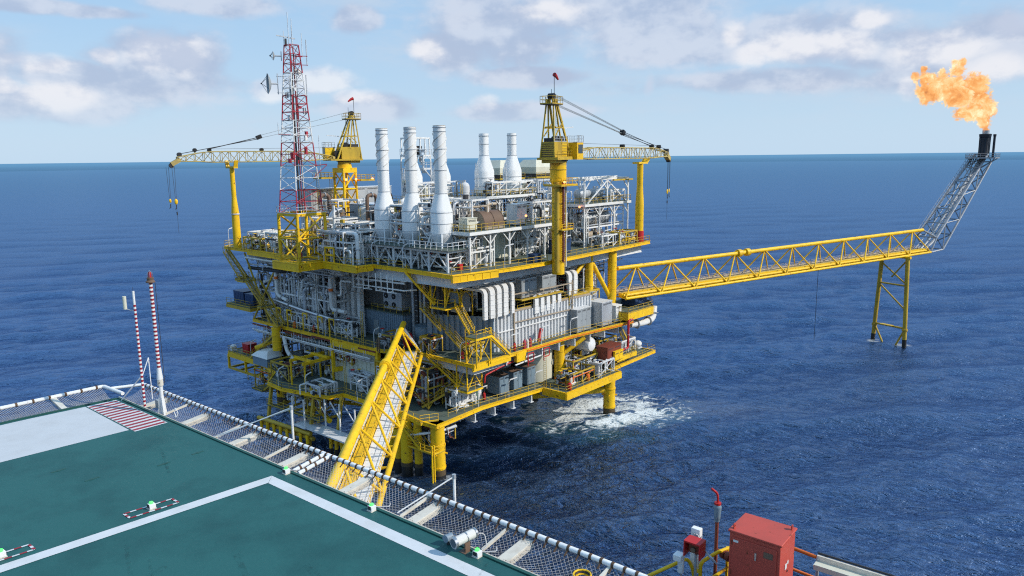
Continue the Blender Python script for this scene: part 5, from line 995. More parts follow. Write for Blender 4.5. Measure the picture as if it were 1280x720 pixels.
# ================================================================ process equipment on the platform
def flange(g, p, d, r, m): d = Vector(d).normalized(); p = Vector(p); g.cyl(p-d*.06, p+d*.06, r*1.55, m, n=10)
def pipe_obj(par, pts, r, m, name='pipe', fl=True, n=8):
    g = MB(); g.tube(pts, r, m, n, bend=r*2.6)
    if fl:
        for a, b in zip(pts[:-1], pts[1:]):
            a, b = Vector(a), Vector(b); Ld = (b-a).length
            if Ld > 1.6: flange(g, a.lerp(b, .5), b-a, r, m if r < .2 else 'galv')
    return g.build(name, par)
def valve(par, x, y, z, s, m='galv', wheel='red'):
    g = MB(); g.cyl((x-.5*s, y, z), (x+.5*s, y, z), .16*s, m, n=8); g.cyl((x-.5*s, y, z), (x-.38*s, y, z), .3*s, m, n=10); g.cyl((x+.38*s, y, z), (x+.5*s, y, z), .3*s, m, n=10); g.blob((x, y, z), .27*s, m, 8, 6); g.cyl((x, y, z+.2*s), (x, y, z+.8*s), .07*s, m, n=6); g.cyl((x, y, z+.8*s), (x, y, z+.86*s), .3*s, wheel, n=12); return g.build('valve', par)
def module(label, x0, x1, y0, y1, z0, z1, seed, nv=8, nh=5, mats=('white', 'pale', 'galv', 'white', 'pale', 'galv', 'steel', 'grey'), rad=(.08, .26), fr_m='white', vessels=1, open_=True, name='pipe_module', ff=None):
    """braced steel frame packed with risers, headers, valves and small vessels; front faces -x and -y"""
    rn = random.Random(seed); t = T(name, label, 'pipework', (x0+x1)/2, (y0+y1)/2, z0)
    g = MB(); nx = max(1, round((x1-x0)/4)); ny = max(1, round((y1-y0)/4)); X = [x0+(x1-x0)*i/nx for i in range(nx+1)]; Y = [y0+(y1-y0)*i/ny for i in range(ny+1)]
    lev = [z1] if z1-z0 < 5 else [z0+(z1-z0)*.5, z1]
    for x in X:
        for y in Y:
            if x in (x0, x1) or y in (y0, y1): g.bar((x, y, z0), (x, y, z1), .18, .18, fr_m)
    for z in lev:
        for x in X: g.bar((x, y0, z), (x, y1, z), .16, .26, fr_m)
        for y in Y: g.bar((x0, y, z), (x1, y, z), .16, .26, fr_m)
    zz = lev[0]
    for i in range(ny):
        if rn.random() < .7: g.bar((x0, Y[i], z0), (x0, Y[i+1], zz), .12, .12, fr_m)
    for i in range(nx):
        if rn.random() < .7: g.bar((X[i], y0, z0), (X[i+1], y0, zz), .12, .12, fr_m)
    g.build('support_frame', t)
    def rp(): return Vector((rn.uniform(x0, x1), rn.uniform(y0, y1), rn.uniform(z0+.4, z1)))
    for i in range(nv):      # risers with elbows
        r = rn.uniform(*rad); m = rn.choice(mats); front = rn.random() < .6
        x = x0+rn.uniform(0, .9) if front else rn.uniform(x0, x1); y = rn.uniform(y0, y1)
        if rn.random() < .45: x = rn.uniform(x0, x1); y = y0+rn.uniform(0, .8)
        za, zb_ = z0+rn.uniform(0, .3)*(z1-z0), z1-rn.uniform(0, .35)*(z1-z0); L_ = rn.uniform(.8, 2.8)*rn.choice((-1, 1)); ax = rn.random() < .35
        p1 = (x+L_, y, zb_) if ax else (x, min(max(y+L_*1.4, y0), y1), zb_); pts = [(x, y, za), (x, y, zb_), p1]
        if rn.random() < .6: pts = [(x+(.0 if ax else rn.uniform(.6, 1.6)), y+(rn.uniform(-2, 2) if ax else 0), za)]+pts
        if rn.random() < .4: pts.append((pts[-1][0], pts[-1][1], max(z0, pts[-1][2]-rn.uniform(.8, 2.5))))
        if (Vector(pts[0])-Vector(pts[1])).length < .1: pts = pts[1:]
        if (Vector(pts[1])-Vector(pts[2])).length < .1: pts = pts[:2]
        pipe_obj(t, pts, r, m)
    for i in range(nh):      # headers
        r = rn.uniform(rad[0], rad[1]*.8); m = rn.choice(mats); z = rn.uniform(z0+.5, z1-.1)
        if rn.random() < .6: x = x0+rn.uniform(-.1, .7); pts = [(x, y0, z), (x, y1, z)]
        else: y = y0+rn.uniform(-.1, .7); pts = [(x0, y, z), (x1, y, z)]
        pipe_obj(t, pts, r, m)
    for i in range(max(2, nv//2)): p = rp(); valve(t, x0+rn.uniform(0, 1.2), p.y, p.z, rn.uniform(.7, 1.4), rn.choice(('galv', 'dark', 'pale')), rn.choice(('red', 'dark', 'navy', 'yellow')))
    for i in range(vessels):
        h = rn.uniform(.45, .8)*min(3.4, (z1-z0)); r = rn.uniform(.35, .75); x, y = rn.uniform(x0+r, max(x0+r+.1, x1-r)), rn.uniform(y0+r, max(y0+r+.1, y1-r)); g = MB(); g.lathe((x, y, z0), [(r*.8, 0), (r*.8, .3), (r*.3, .35), (r*.85, .55), (r, .8), (r, h), (r*.85, h+.25), (r*.3, h+.4), (.05, h+.42)], rn.choice(('white', 'pale', 'stained', 'galv', 'cream')), 14); g.build('vessel', t)
    for i in range(nv//3): # cabinets, actuators
        p = rp(); g = MB(); s_ = rn.uniform(.3, .7); g.box(x0+.1, x0+.1+s_, p.y, p.y+s_, p.z, p.z+s_*1.3, rn.choice(('grey', 'dark', 'tan', 'bluegrey', 'cream', 'old_yellow'))); g.build('instrument_box', t)
    return t
def vvessel(label, x, y, z0, r, h, m='white', name='vertical_vessel', lad=True):
    t = T(name, label, 'pressure vessel', x, y, z0); g = MB(); g.lathe((x, y, z0), [(r*.9, 0), (r*.9, .5), (r*.96, .6), (r, .9), (r, h-.8), (r*.92, h-.45), (r*.65, h-.15), (r*.2, h), (.05, h)], m, 24)
    for q in (.35, .65, .85): g.lathe((x, y, z0+h*q), [(r*1.015, 0), (r*1.03, .03), (r*1.03, .1), (r*1.015, .13)], m, 24)
    g.build('shell', t); g = MB(); g.cyl((x, y, z0+h-.1), (x, y, z0+h+.4), r*.2, m, n=12); g.cyl((x, y, z0+h+.3), (x, y, z0+h+.42), r*.32, 'galv', n=12); g.cyl((x-r-.3, y, z0+h*.45), (x-r+.1, y, z0+h*.45), r*.22, m, n=10); g.cyl((x-r-.36, y, z0+h*.45), (x-r-.24, y, z0+h*.45), r*.32, 'galv', n=10); g.build('nozzle', t)
    if lad: g = MB(); ladder(g, x-r-.15, y-.1, z0, z0+h, 'old_yellow', 0, .45); g.build('ladder', t)
    return t
def hvessel(label, x0, x1, y, z, r, m='white', axis='x', name='horizontal_vessel'):
    t = T(name, label, 'pressure vessel', (x0+x1)/2 if axis == 'x' else y, y if axis == 'x' else (x0+x1)/2, z-r*1.3); Lh = x1-x0; prof = [(.05, 0), (r*.5, .05*r*2), (r*.85, .25*r), (r, .55*r), (r, Lh-.55*r), (r*.85, Lh-.25*r), (r*.5, Lh-.1*r), (.05, Lh)]
    g = MB(); g.lathe((x0, y, z) if axis == 'x' else (y, x0, z), prof, m, 22, axis)
    for q in (.3, .5, .7): 
        pr = [(r*1.0, 0), (r*1.03, .02), (r*1.03, .12), (r*1.0, .14)]; g.lathe((x0+Lh*q, y, z) if axis == 'x' else (y, x0+Lh*q, z), pr, m, 22, axis)
    g.build('shell', t)
    for q in (.22, .78):
        g = MB(); c_ = x0+Lh*q
        if axis == 'x': g.box(c_-.15, c_+.15, y-r*.8, y+r*.8, z-r*1.45, z-r*.5, 'galv')
        else: g.box(y-r*.8, y+r*.8, c_-.15, c_+.15, z-r*1.45, z-r*.5, 'galv')
        g.build('saddle', t)
    g = MB(); 
    for q in (.3, .6): 
        c_ = x0+Lh*q; p = (c_, y, z) if axis == 'x' else (y, c_, z); g.cyl((p[0], p[1], z+r*.9), (p[0], p[1], z+r*1.4), r*.2, m, n=10); g.cyl((p[0], p[1], z+r*1.3), (p[0], p[1], z+r*1.42), r*.3, 'galv', n=10)
    g.build('nozzle', t); return t
def cabinet(label, x0, x1, y0, y1, z0, z1, m='grey', name='cabinet', cat='cabinet', doors=2, roof=None, side='y', group=None):
    t = T(name, label, cat, (x0+x1)/2, (y0+y1)/2, z0, group); g = MB(); g.box(x0, x1, y0, y1, z0+.12, z1, m); g.box(x0+.1, x1-.1, y0+.1, y1-.1, z0, z0+.12, 'dark'); g.build('body', t, bevel=.03)
    g = MB(); g.box(x0-.08, x1+.08, y0-.08, y1+.08, z1, z1+.08, roof or m); g.build('roof', t)
    for k in range(doors):
        a, b = x0+(x1-x0)*(k+.08)/doors, x0+(x1-x0)*(k+.92)/doors; g = MB(); g.box(a, b, y0-.03, y0-.005, z0+.25, z1-.15, m); d_ = g.build('door', t)
        g = MB(); g.box(b-.14, b-.10, y0-.07, y0-.03, (z0+z1)/2-.1, (z0+z1)/2+.15, 'dark'); g.build('handle', d_)
        g = MB(); 
        for q in range(4): g.box(a+.1, b-.15, y0-.045, y0-.03, z1-.5+q*.08, z1-.46+q*.08, 'dark')
        g.build('vent', d_)
    g = MB()
    for q in range(5): yy = y0+(y1-y0)*(.12+.17*q); g.box(x0-.03, x0-.005, yy, yy+(y1-y0)*.1, z0+.4, z1-.3, m)
    g.build('side_rib', t); return t
def floodlamp(label, x, y, z, h=2.6, ax=1.0, ay=0.4):
    t = T('floodlight_post', label, 'floodlight', x, y, z, 'fluorescent floodlights on posts round the platform'); g = MB(); g.tube([(x, y, z), (x, y, z+h), (x+ax*.35, y+ay*.35, z+h+.35)], .06, 'pale', 6, bend=.3); g.build('post', t)
    g = MB(); g.bar((x+ax*.2, y+ay*.2, z+h+.33), (x+ax*1.5, y+ay*1.5, z+h+.55), .20, .13, 'white'); g.build('lamp_housing', t); return t

# ---- front exhaust stacks
g = MB(); frame(g, 3.6, 9.6, 3.4, 23.6, 31, 34.3, 'pale', .3, 1, 5, brace=False)
Y_ = [3.4+20.2*i/5 for i in range(6)]
t = T('stack_platform', 'grey braced steel platform carrying the three tall front exhaust stacks', 'steel platform', 6.6, 13.5, 31)
g = MB()
for y in Y_:
    for x in (3.6, 9.6): g.cyl((x, y, 31), (x, y, 34.2), .2, 'pale', n=10)
    g.bar((3.6, y, 34.1), (9.6, y, 34.1), .2, .4, 'pale')
for x in (3.6, 9.6):
    g.bar((x, 3.2, 34.1), (x, 23.8, 34.1), .2, .4, 'pale')
    for i in range(5): g.bar((x, Y_[i], 31.3), (x, (Y_[i]+Y_[i+1])/2, 33.9), .16, .16, 'pale'); g.bar((x, Y_[i+1], 31.3), (x, (Y_[i]+Y_[i+1])/2, 33.9), .16, .16, 'pale')
g.build('support_frame', t); g = MB(); g.box(3.0, 10, 2.8, 24.2, 34.32, 34.42, 'grating'); g.build('grating', t); g = MB(); railing(g, [(10, 2.8), (3.0, 2.8), (3.0, 24.2), (10, 24.2)], 34.42, 'pale', step=1.2, toe=False, r=.045); g.build('railing', t)
def stack(label, x, y, zb, zt, kind):
    t = T('exhaust_stack', label, 'exhaust stack', x, y, zb)
    if kind == 'front':
        g = MB(); g.lathe((x, y, 34.4), [(1.0, 0), (1.05, .1), (1.72, 1.7), (1.72, 2.0)], 'pale', 28); g.build('inlet_cone', t)
        g = MB(); g.lathe((x, y, 36.4), [(1.72, 0), (1.72, 3.5), (1.6, 3.9), (1.0, 6.1), (.98, 6.3)], 'stack_white', 32); g.build('silencer', t)
        g = MB(); g.lathe((x, y, 42.7), [(.96, 0), (.96, 10.1), (.9, 10.1), (.9, 9.2)], 'stack_white', 28); g.build('pipe', t)
        for z, r in [(36.5, 1.76), (38.0, 1.76), (39.7, 1.76), (42.6, 1.03), (46.1, 1.02), (49.3, 1.02), (51.9, 1.04), (52.5, 1.04)]: g = MB(); g.lathe((x, y, z), [(r-.05, 0), (r, .02), (r, .10), (r-.05, .12)], 'galv', 28); g.build('ring', t)
        g = MB(); g.lathe((x, y, 52.78), [(.97, 0), (.97, .06), (.88, .06), (.88, -.6)], 'tan', 28); g.build('sooty_rim', t)
        for ph in (0, 2*PI/3, 4*PI/3):
            g = MB(); g.tube([(x+math.cos(ph+k*.22)*1.05, y+math.sin(ph+k*.22)*1.05, 46.8+k*.165) for k in range(31)], .05, 'stained', 4); g.build('helical_strake', t)
        for k in range(4): g = MB(); a = PI/4+k*PI/2; g.bar((x+math.cos(a)*2.5, y+math.sin(a)*2.5, 34.4), (x+math.cos(a)*1.55, y+math.sin(a)*1.55, 36.8), .2, .2, 'white'); g.bar((x+math.cos(a)*1.62, y+math.sin(a)*1.62, 34.4), (x+math.cos(a)*1.62, y+math.sin(a)*1.62, 38), .14, .14, 'white'); g.build('support_leg', t)
        for k in range(10): g = MB(); a = k*PI/5; g.bar((x+math.cos(a)*1.7, y+math.sin(a)*1.7, 36.5), (x+math.cos(a)*1.7, y+math.sin(a)*1.7, 38), .05, .05, 'white'); g.build('stiffener', t)
    else:
        r = 1.85; s_ = zt
        g = MB(); g.lathe((x, y, zb), [(r*.8, 0), (r, .4), (r, 4.3), (r*.98, 4.6), (r*.52, 7.2), (r*.5, 7.4)], 'stack_white', 30); g.build('silencer', t)
        g = MB(); g.lathe((x, y, zb+7.4), [(.9, 0), (.9, s_-zb-7.4), (.82, s_-zb-7.4), (.82, s_-zb-8.2)], 'stack_white', 26); g.build('pipe', t)
        for z, q in [(zb+.4, r), (zb+1.6, r), (zb+3.2, r), (zb+7.3, .92), (zb+9.4, .92), (s_-.5, .95)]: g = MB(); g.lathe((x, y, z), [(q, 0), (q+.05, .02), (q+.05, .1), (q, .12)], 'galv', 26); g.build('ring', t)
        for k in range(4): g = MB(); a = PI/4+k*PI/2; g.bar((x+math.cos(a)*r*1.2, y+math.sin(a)*r*1.2, zb-1), (x+math.cos(a)*r, y+math.sin(a)*r, zb+1.4), .2, .2, 'pale'); g.build('support_leg', t)
        g = MB(); ladder(g, x-r-.2, y, zb, zb+6, 'pale', 0, .5); g.build('ladder', t)
stack('tall white exhaust stack with spiral strakes, leftmost of the front three', 6.5, 20.8, 34.4, 52.8, 'front')
stack('tall white exhaust stack with spiral strakes, middle of the front three', 6.5, 14.0, 34.4, 52.8, 'front')
stack('tall white exhaust stack with spiral strakes, rightmost of the front three', 6.5, 7.4, 34.4, 52.8, 'front')
stack('wide white exhaust stack half hidden behind the middle strake stack', 18.5, 27, 40.2, 52.0, 'rear')
stack('wide white exhaust stack half hidden behind the rightmost strake stack', 25.8, 27, 40.2, 52.0, 'rear')
stack('smooth white exhaust stack on the high frame, left one of the far pair', 30.3, 20, 41.0, 52.4, 'rear')
stack('smooth white exhaust stack on the high frame, right one of the far pair', 38.4, 20, 41.0, 52.6, 'rear')
def sframe(label, x0, x1, y0, y1, z0, lev, nx, ny, m='white', w=.24, rm='old_yellow', deck_m='grating'):
    t = T('steel_platform', label, 'steel platform', (x0+x1)/2, (y0+y1)/2, z0); g = MB(); zz = z0
    for z in lev: frame(g, x0, x1, y0, y1, zz, z, m, w, nx, ny); zz = z
    g.build('support_frame', t); zz = z0
    for z in lev:
        g = MB(); g.box(x0-.4, x1+.4, y0-.4, y1+.4, z+.18, z+.26, deck_m); g.build('grating', t); g = MB(); g.bar((x0-.5, y0-.45, z), (x1+.5, y0-.45, z), .12, .5, m); g.bar((x0-.45, y0-.5, z), (x0-.45, y1+.5, z), .12, .5, m); g.build('edge_beam', t)
        g = MB(); railing(g, [(x0-.4, y1+.4), (x0-.4, y0-.4), (x1+.4, y0-.4), (x1+.4, y1+.4)], z+.26, rm, step=1.3, toe=False); g.build('railing', t)
    return t
sframe('white two bay platform at the deck edge under the brown curved cover', 7.4, 30.6, 2.4, 6.2, 31, [36.6], 5, 1)
sframe('high white braced platform carrying the far pair of smooth stacks', 27.5, 41.5, 17.0, 23.5, 31, [36.6, 40.7], 4, 2)
sframe('white platform under the two half hidden wide stacks', 15.5, 29, 24.2, 30, 31, [36, 40.0], 3, 2, 'pale')
sframe('short white platform with tan rails left of the right crane column', 30.5, 38, 8, 13, 31, [38.6], 2, 1)
t = sframe('white open steel module behind the boom rest with an empty top gantry', 41, 56.4, 4.6, 11, 31, [38.9], 3, 1)
g = MB(); frame(g, 41, 56.4, 4.6, 11, 39.1, 43.7, 'white', .28, 2, 1); g.bar((41, 7.8, 43.9), (57, 7.8, 43.9), .5, .4, 'white'); g.bar((50, 4, 43.4), (57, 4, 43.4), .4, .3, 'old_yellow'); g.bar((48.8, 4.6, 43.4), (55.6, 4.6, 39.2), .2, .2, 'white'); g.bar((48.8, 4.6, 43.4), (42, 4.6, 39.2), .2, .2, 'white'); g.build('gantry', t)
# equipment standing on them
t = T('turbine_cover', 'weathered brown and tan half round cover on the deck edge platform', 'machine cover', 14, 4.5, 36.9); g = MB(); n = 14; vs = []
for x in (11.5, 16.2):
    for k in range(n+1): a = PI*k/n; vs.append((x, 4.6-1.7*math.cos(a), 37.4+2.3*math.sin(a)))
g.add(vs, [(k, k+1, n+2+k, n+1+k) for k in range(n)], 'brown'); g.add(vs, [tuple(range(n, -1, -1)), tuple(range(n+1, 2*n+2))], 'tan'); g.box(11.5, 16.2, 2.9, 6.3, 36.9, 37.4, 'tan'); g.build('shell', t)
g = MB(); 
for x in (11.4, 13.8, 16.1): g.tube([(x, 4.6-1.75*math.cos(PI*k/10), 37.4+2.35*math.sin(PI*k/10)) for k in range(11)], .06, 'brown', 4)
g.build('rib', t)
cabinet('white louvred generator enclosure on the deck edge platform', 19.5, 22.2, 3.2, 5.4, 36.9, 40.3, 'white', 'generator_enclosure', 'enclosure', 2)
cabinet('tan instrument shelter left of the brown curved cover', 8, 10.2, 3.4, 5.2, 36.9, 38.8, 'cream', 'instrument_shelter', 'shelter', 1)
cabinet('long cream equipment house under the brown curved cover', 14.5, 28.5, 7.6, 11.5, 31, 35.9, 'cream', 'equipment_house', 'equipment house', 5)
cabinet('dark louvred fan house beside the long cream equipment house', 9.5, 13.8, 7.2, 11, 31.1, 35.9, 'tan', 'fan_house', 'equipment house', 2)
cabinet('large dull green grey building block behind the front stacks', 14, 22, 31.5, 40, 31, 39.6, 'grey', 'equipment_house', 'equipment house', 4, 'pale')
cabinet('blue workshop container on the upper deck behind the white platform posts', 30.5, 34, 2.6, 5.0, 31, 33.4, 'navy', 'container', 'container', 2)
cabinet('small blue skid box near the crane column foot', 19.6, 21.2, -.5, .9, 31, 32.3, 'navy', 'skid_box', 'box', 1)
for i, (x, la) in enumerate([(46, 'left one'), (58, 'right one')]):
    t = T('air_cooler', 'cream angular air cooler hood on a tan railed deck behind the far stacks, '+la, 'air cooler', x, 30, 43.6); g = MB(); w_ = 3.2
    g.add([(x-w_, 27, 44.4), (x+w_, 27, 44.4), (x+w_, 33, 44.4), (x-w_, 33, 44.4), (x-w_, 27, 45.8), (x+w_, 27, 45.8), (x+w_, 33, 45.8), (x-w_, 33, 45.8), (x-w_*.5, 28.2, 47.4), (x+w_*.6, 28.2, 47.4), (x+w_*.6, 31.8, 47.4), (x-w_*.5, 31.8, 47.4)],
          [(0, 1, 5, 4), (1, 2, 6, 5), (2, 3, 7, 6), (3, 0, 4, 7), (4, 5, 9, 8), (5, 6, 10, 9), (6, 7, 11, 10), (7, 4, 8, 11), (8, 9, 10, 11), (3, 2, 1, 0)], 'cream'); g.build('hood', t, smooth=False)
    g = MB(); frame(g, x-w_, x+w_, 27, 33, 36.5, 43.4, 'pale', .25, 1, 1); g.box(x-w_-.8, x+w_+.8, 26.2, 33.6, 43.4, 43.6, 'old_yellow'); railing(g, [(x-w_-.8, 26.2), (x+w_+.8, 26.2)], 43.6, 'old_yellow'); g.box(x-w_+.1, x+w_-.1, 27.1, 32.9, 43.6, 44.4, 'dark'); g.build('support_frame', t)
t = T('service_tower', 'white open frame tower packed with dark gear between the front stacks', 'service tower', 25, 33, 31); g = MB()
frame(g, 23, 27, 31, 35, 31, 40, 'pale', .25, 1, 1); frame(g, 23, 27, 31, 35, 40, 46, 'pale', .25, 1, 1); frame(g, 23, 27, 31, 35, 46, 48.5, 'white', .2, 2, 1); frame(g, 23.2, 26.8, 31, 35, 48.5, 51.8, 'white', .2, 3, 1, brace=False); g.build('support_frame', t)
rn = random.Random(8)
for k in range(14): x, y, z = rn.uniform(23, 26.4), rn.uniform(30.8, 33), rn.uniform(44, 51); g = MB(); g.box(x, x+rn.uniform(.3, 1), y, y+.6, z, z+rn.uniform(.3, 1.1), rn.choice(('dark', 'brown', 'pale', 'white', 'dark'))); g.build('gear_box', t)
for z in (46, 48.5): g = MB(); railing(g, [(22.8, 35), (22.8, 30.8), (27.2, 30.8), (27.2, 35)], z+.15, 'pale', toe=False); g.build('railing', t)
vvessel('cream vertical tank on the upper deck right of the left crane tower', 13, 34, 31, 1.25, 8.6, 'stained')
vvessel('slim grey vertical vessel between the middle and right front stacks', 12.5, 16, 31, .8, 9.5, 'pale', lad=False)
vvessel('slim white vertical scrubber behind the leftmost front stack', 13.5, 24, 31, .9, 10, 'white')
vvessel('white vertical scrubber with ladder left of the far smooth stacks', 26.5, 21.5, 31, .9, 12.5, 'pale')
vvessel('grey vertical drum in front of the right crane platform', 33.5, 5.4, 31, 1.2, 4.4, 'tan', lad=False)
vvessel('large pale riser column behind the right crane column', 34.5, 14, 31, .75, 9, 'pale', lad=False)
for la, a, b, y, z, r in [('upper silver horizontal vessel on the left of the right hand steel module', 42.5, 46.5, 7.5, 40.9, 1.0), ('upper silver horizontal vessel at the centre of the right hand steel module', 47.4, 51, 7.5, 40.9, .9), ('lower silver horizontal vessel inside the right hand steel module', 43, 48, 7, 36.2, 1.25), ('second lower silver vessel deep in the right hand steel module', 49.2, 54, 8, 36, 1.3), ('tan filter vessel standing low in the right hand steel module', 42.4, 47.8, 6, 33, .8)]:
    hvessel(la, a, b, y, z, r, 'galv' if 'tan' not in la else 'tan')
# ---- pipework on the upper deck
TM = [('tangled white pipework left of the three front stacks', 2.6, 6, 22.5, 30, 31, 36.2, 9, 6), ('white pipe rack between telecom mast base and front stacks', 3.6, 9, 25, 31, 31, 37.2, 12, 7), ('grey ducts and valves right behind the telecom mast base', 5, 11, 33, 40, 31, 37.5, 13, 6),
      ('dark piping below the left crane tower', 10, 17, 44, 50, 31, 35.6, 12, 6), ('white piping bundle just right of the left crane tower', 12, 17.5, 26, 31.2, 31, 39.5, 14, 6), ('manifold piping beneath the leftmost front stack', 4.2, 9, 17.5, 23, 31, 34, 8, 4),
      ('manifold piping beneath the middle front stack', 4.2, 9, 10.5, 16.5, 31, 34, 8, 4), ('manifold piping beneath the rightmost front stack', 4.2, 9, 4, 9.6, 31, 34, 8, 4), ('piping between leftmost and middle front stacks', 6, 8.6, 15.8, 18.8, 34.6, 40.5, 9, 5),
      ('piping between middle and rightmost front stacks', 6, 8.6, 9.2, 12.0, 34.6, 41, 9, 5), ('vertical piping just right of the rightmost front stack', 9.8, 13.5, 4, 8, 34.6, 41.5, 8, 4), ('piping packed behind the front stacks at mid height', 11, 15, 8, 14, 36.2, 41, 12, 6),
      ('piping packed behind the middle front stack higher up', 15, 21, 16, 22, 31, 41, 14, 7), ('pipe rack below the far pair of smooth stacks', 28.5, 33, 16.8, 22.5, 31, 36.2, 12, 5), ('second pipe rack below the far pair of smooth stacks', 35, 41, 16.8, 22.5, 31, 36.2, 12, 5),
      ('small bore piping under the upper floor of the high platform', 28, 41, 17.4, 20, 37, 40.3, 12, 5), ('piping round the feet of the far pair of stacks', 29, 41, 16.9, 19, 41, 43.4, 12, 4), ('pipe bends and valves on the deck beside the right crane column', 31, 38, 6.5, 12, 31, 37.6, 12, 6),
      ('low valve skids along the right deck edge', 42.5, 54, 1.6, 3.6, 31, 33.2, 16, 6), ('piping inside the lower bay of the right hand steel module', 42, 55, 4.8, 8.5, 31, 38.2, 14, 6), ('thin piping on the top deck of the right hand steel module', 50.6, 55.8, 5, 9.4, 39.1, 41.4, 8, 4),
      ('white piping in front of the far cooler hoods', 42, 50, 14, 20, 31, 41, 14, 7), ('piping at the far right rear of the upper deck', 50, 56, 14, 24, 31, 36, 10, 5), ('brown looped duct pipes left of the front stacks', 10, 15, 38, 43, 31, 40.4, 8, 4),
      ('pipework along the far left edge of the upper deck', 3, 9, 52, 58, 31, 34.2, 9, 4), ('yellow grey pump piping between boom rest and telecom mast', 2, 7, 44, 50, 31, 34.6, 10, 4), ('dense piping beneath the brown curved cover', 8, 13.6, 3.0, 6.0, 31, 36.2, 9, 4), ('cable risers at the right end of the edge platform', 23.5, 30, 3.0, 6.0, 37, 40.5, 10, 5)]
for i, (la, a, b, c_, d_, z0, z1, nv, nh) in enumerate(TM):
    mats = ('brown', 'tan', 'galv', 'brown') if 'brown looped' in la else (('old_yellow', 'galv', 'white', 'dark', 'tan') if 'yellow' in la else ('white', 'pale', 'galv', 'white', 'pale', 'tan', 'steel', 'dark', 'stained'))
    module(la, a, b, c_, d_, z0, z1, 40+i, nv, nh, mats, (.07, .24), vessels=2 if z1-z0 > 4.5 else 1)
t = T('cross_over_pipe', 'large bent white pipe standing in front of the left front stack', 'pipe', 1, 25, 31)
pipe_obj(t, [(1.0, 31, 35.4), (1.0, 30, 35.9), (1.0, 21.4, 36.1), (1.0, 21.3, 31.1)], .33, 'white', n=12); g = MB(); frame(g, .3, 2.4, 21.8, 29.6, 31, 34.6, 'white', .18, 1, 2); g.build('support_frame', t); pipe_obj(t, [(.8, 28.5, 33.2), (.8, 23, 33.2), (.8, 23, 31.2)], .2, 'white')
for i, (x, y, z, m_, la) in enumerate([(3.2, 54, 31, 'red', 'red round hose reel at the upper deck corner beside the left boom rest'), (2.6, 48.6, 31, 'red', 'red fire cabinet on the upper deck left of the telecom mast'), (-1.5, 34, 31.2, 'mast_red', 'dark red pump drum under the telecom mast base'), (6, 3.2, 31, 'red', 'red extinguisher cabinet under the rightmost front stack'), (8.8, 17.2, 31, 'red', 'dark red panel beneath the middle front stack')]):
    t = T('fire_cabinet', la, 'fire equipment', x, y, z); g = MB(); g.box(x-.35, x+.35, y-.3, y+.3, z+.2, z+1.1, m_); g.build('body', t, bevel=.05); g = MB(); g.cyl((x-.40, y, z+.65), (x-.35, y, z+.65), .28, 'rustred', n=14); g.build('reel_face', t)
# finer, darker clutter woven between the larger gear
TS = [('fine grey tubing and dark boxes behind the telecom mast', 8, 14, 36, 46, 31, 36.4, 'd'), ('fine dark tubing at the foot of the left crane tower', 18, 24, 44, 51, 31, 34.4, 'd'), ('fine tubing behind the leftmost front stack', 10, 14, 19, 26, 31, 38.6, 'd'), ('fine tubing behind the middle front stack', 10, 13, 12, 18, 31, 38.4, 'd'),
      ('fine tubing right behind the rightmost front stack', 10, 16, 8.4, 12, 36.5, 40.5, 'd'), ('mixed gear below the white fat stacks', 15.6, 29, 24, 29, 31, 39.5, 'd'), ('mixed gear on the floor around the fat stacks', 15.6, 29, 24.4, 26, 40.3, 43.6, 'w'), ('mixed gear under the high white platform', 28, 41, 16.8, 20, 31, 36.3, 'd'),
      ('light steel gear beside the right smooth stack', 41.5, 46, 16, 20, 36, 43.5, 'w'), ('tan and grey gear left of the right crane column', 23, 30, 6.6, 7.6, 31, 36.3, 'w'), ('dark gear behind the right hand steel module', 42, 56, 11.5, 15, 31, 38.5, 'd'), ('small yellow and white valve gear at the right deck edge', 48, 54.5, 1.2, 4, 31, 33.4, 'y'),
      ('slender tubing at the left deck edge beyond the mast', 1, 8, 38.5, 44, 31, 35.2, 'y'), ('dark gear between mast base and big bent white pipe', 0.2, 3.4, 24, 31, 31, 36.2, 'd'), ('yellow railed gear near the left boom rest', 1.4, 7, 51, 57, 31, 33.4, 'y')]
for i, (la, a, b, c_, d_, z0, z1, k_) in enumerate(TS):
    module(la, a, b, c_, d_, z0, z1, 300+i, 22, 9, {'d': ('dark', 'grey', 'galv', 'brown', 'pale', 'tan', 'shade'), 'w': ('white', 'pale', 'white', 'galv', 'tan'), 'y': ('old_yellow', 'galv', 'white', 'dark', 'yellow')}[k_], (.04, .13), 'pale' if k_ != 'y' else 'old_yellow', 2)
# ---- middle level, left face
LM = [('mass of white risers at the far left of the middle level', 3.8, 9.5, 49.5, 56.5, 17.1, 28.8, 20, 9), ('white pipe module with steep braces, second from the far left on the middle level', 3.9, 9.5, 43.5, 49, 17.1, 28.8, 22, 9), ('white and silver pipe module at the centre of the left face', 3.9, 9.5, 37.8, 43, 17.1, 28.8, 22, 9), ('pipe module beside the tall bent white riser loop', 4.0, 9.5, 32.6, 37.4, 17.1, 28.8, 20, 9)]
for i, (la, a, b, c_, d_, z0, z1, nv, nh) in enumerate(LM): module(la, a, b, c_, d_, z0, z1, 80+i, nv, nh, ('white', 'pale', 'white', 'galv', 'pale', 'dark', 'steel'), (.07, .27), vessels=2)
def bigpipe(label, pts, r, m='white', n=14, band=None):
    t = T('process_pipe', label, 'pipe', *pts[0]); pipe_obj(t, pts, r, m, n=n)
    if band: g = MB(); p = Vector(pts[1]).lerp(Vector(pts[2]), .45); g.cyl(p-Vector((0, 0, .25)), p+Vector((0, 0, .25)), r*1.08, band, n=n); g.build('orange_band', t)
bigpipe('thick white riser loop hanging below the telecom mast plinth', [(3.2, 54, 28.9), (3.2, 49.4, 28.7), (3.2, 49.4, 22.6), (3.2, 46, 21.9)], .34, band='orange')
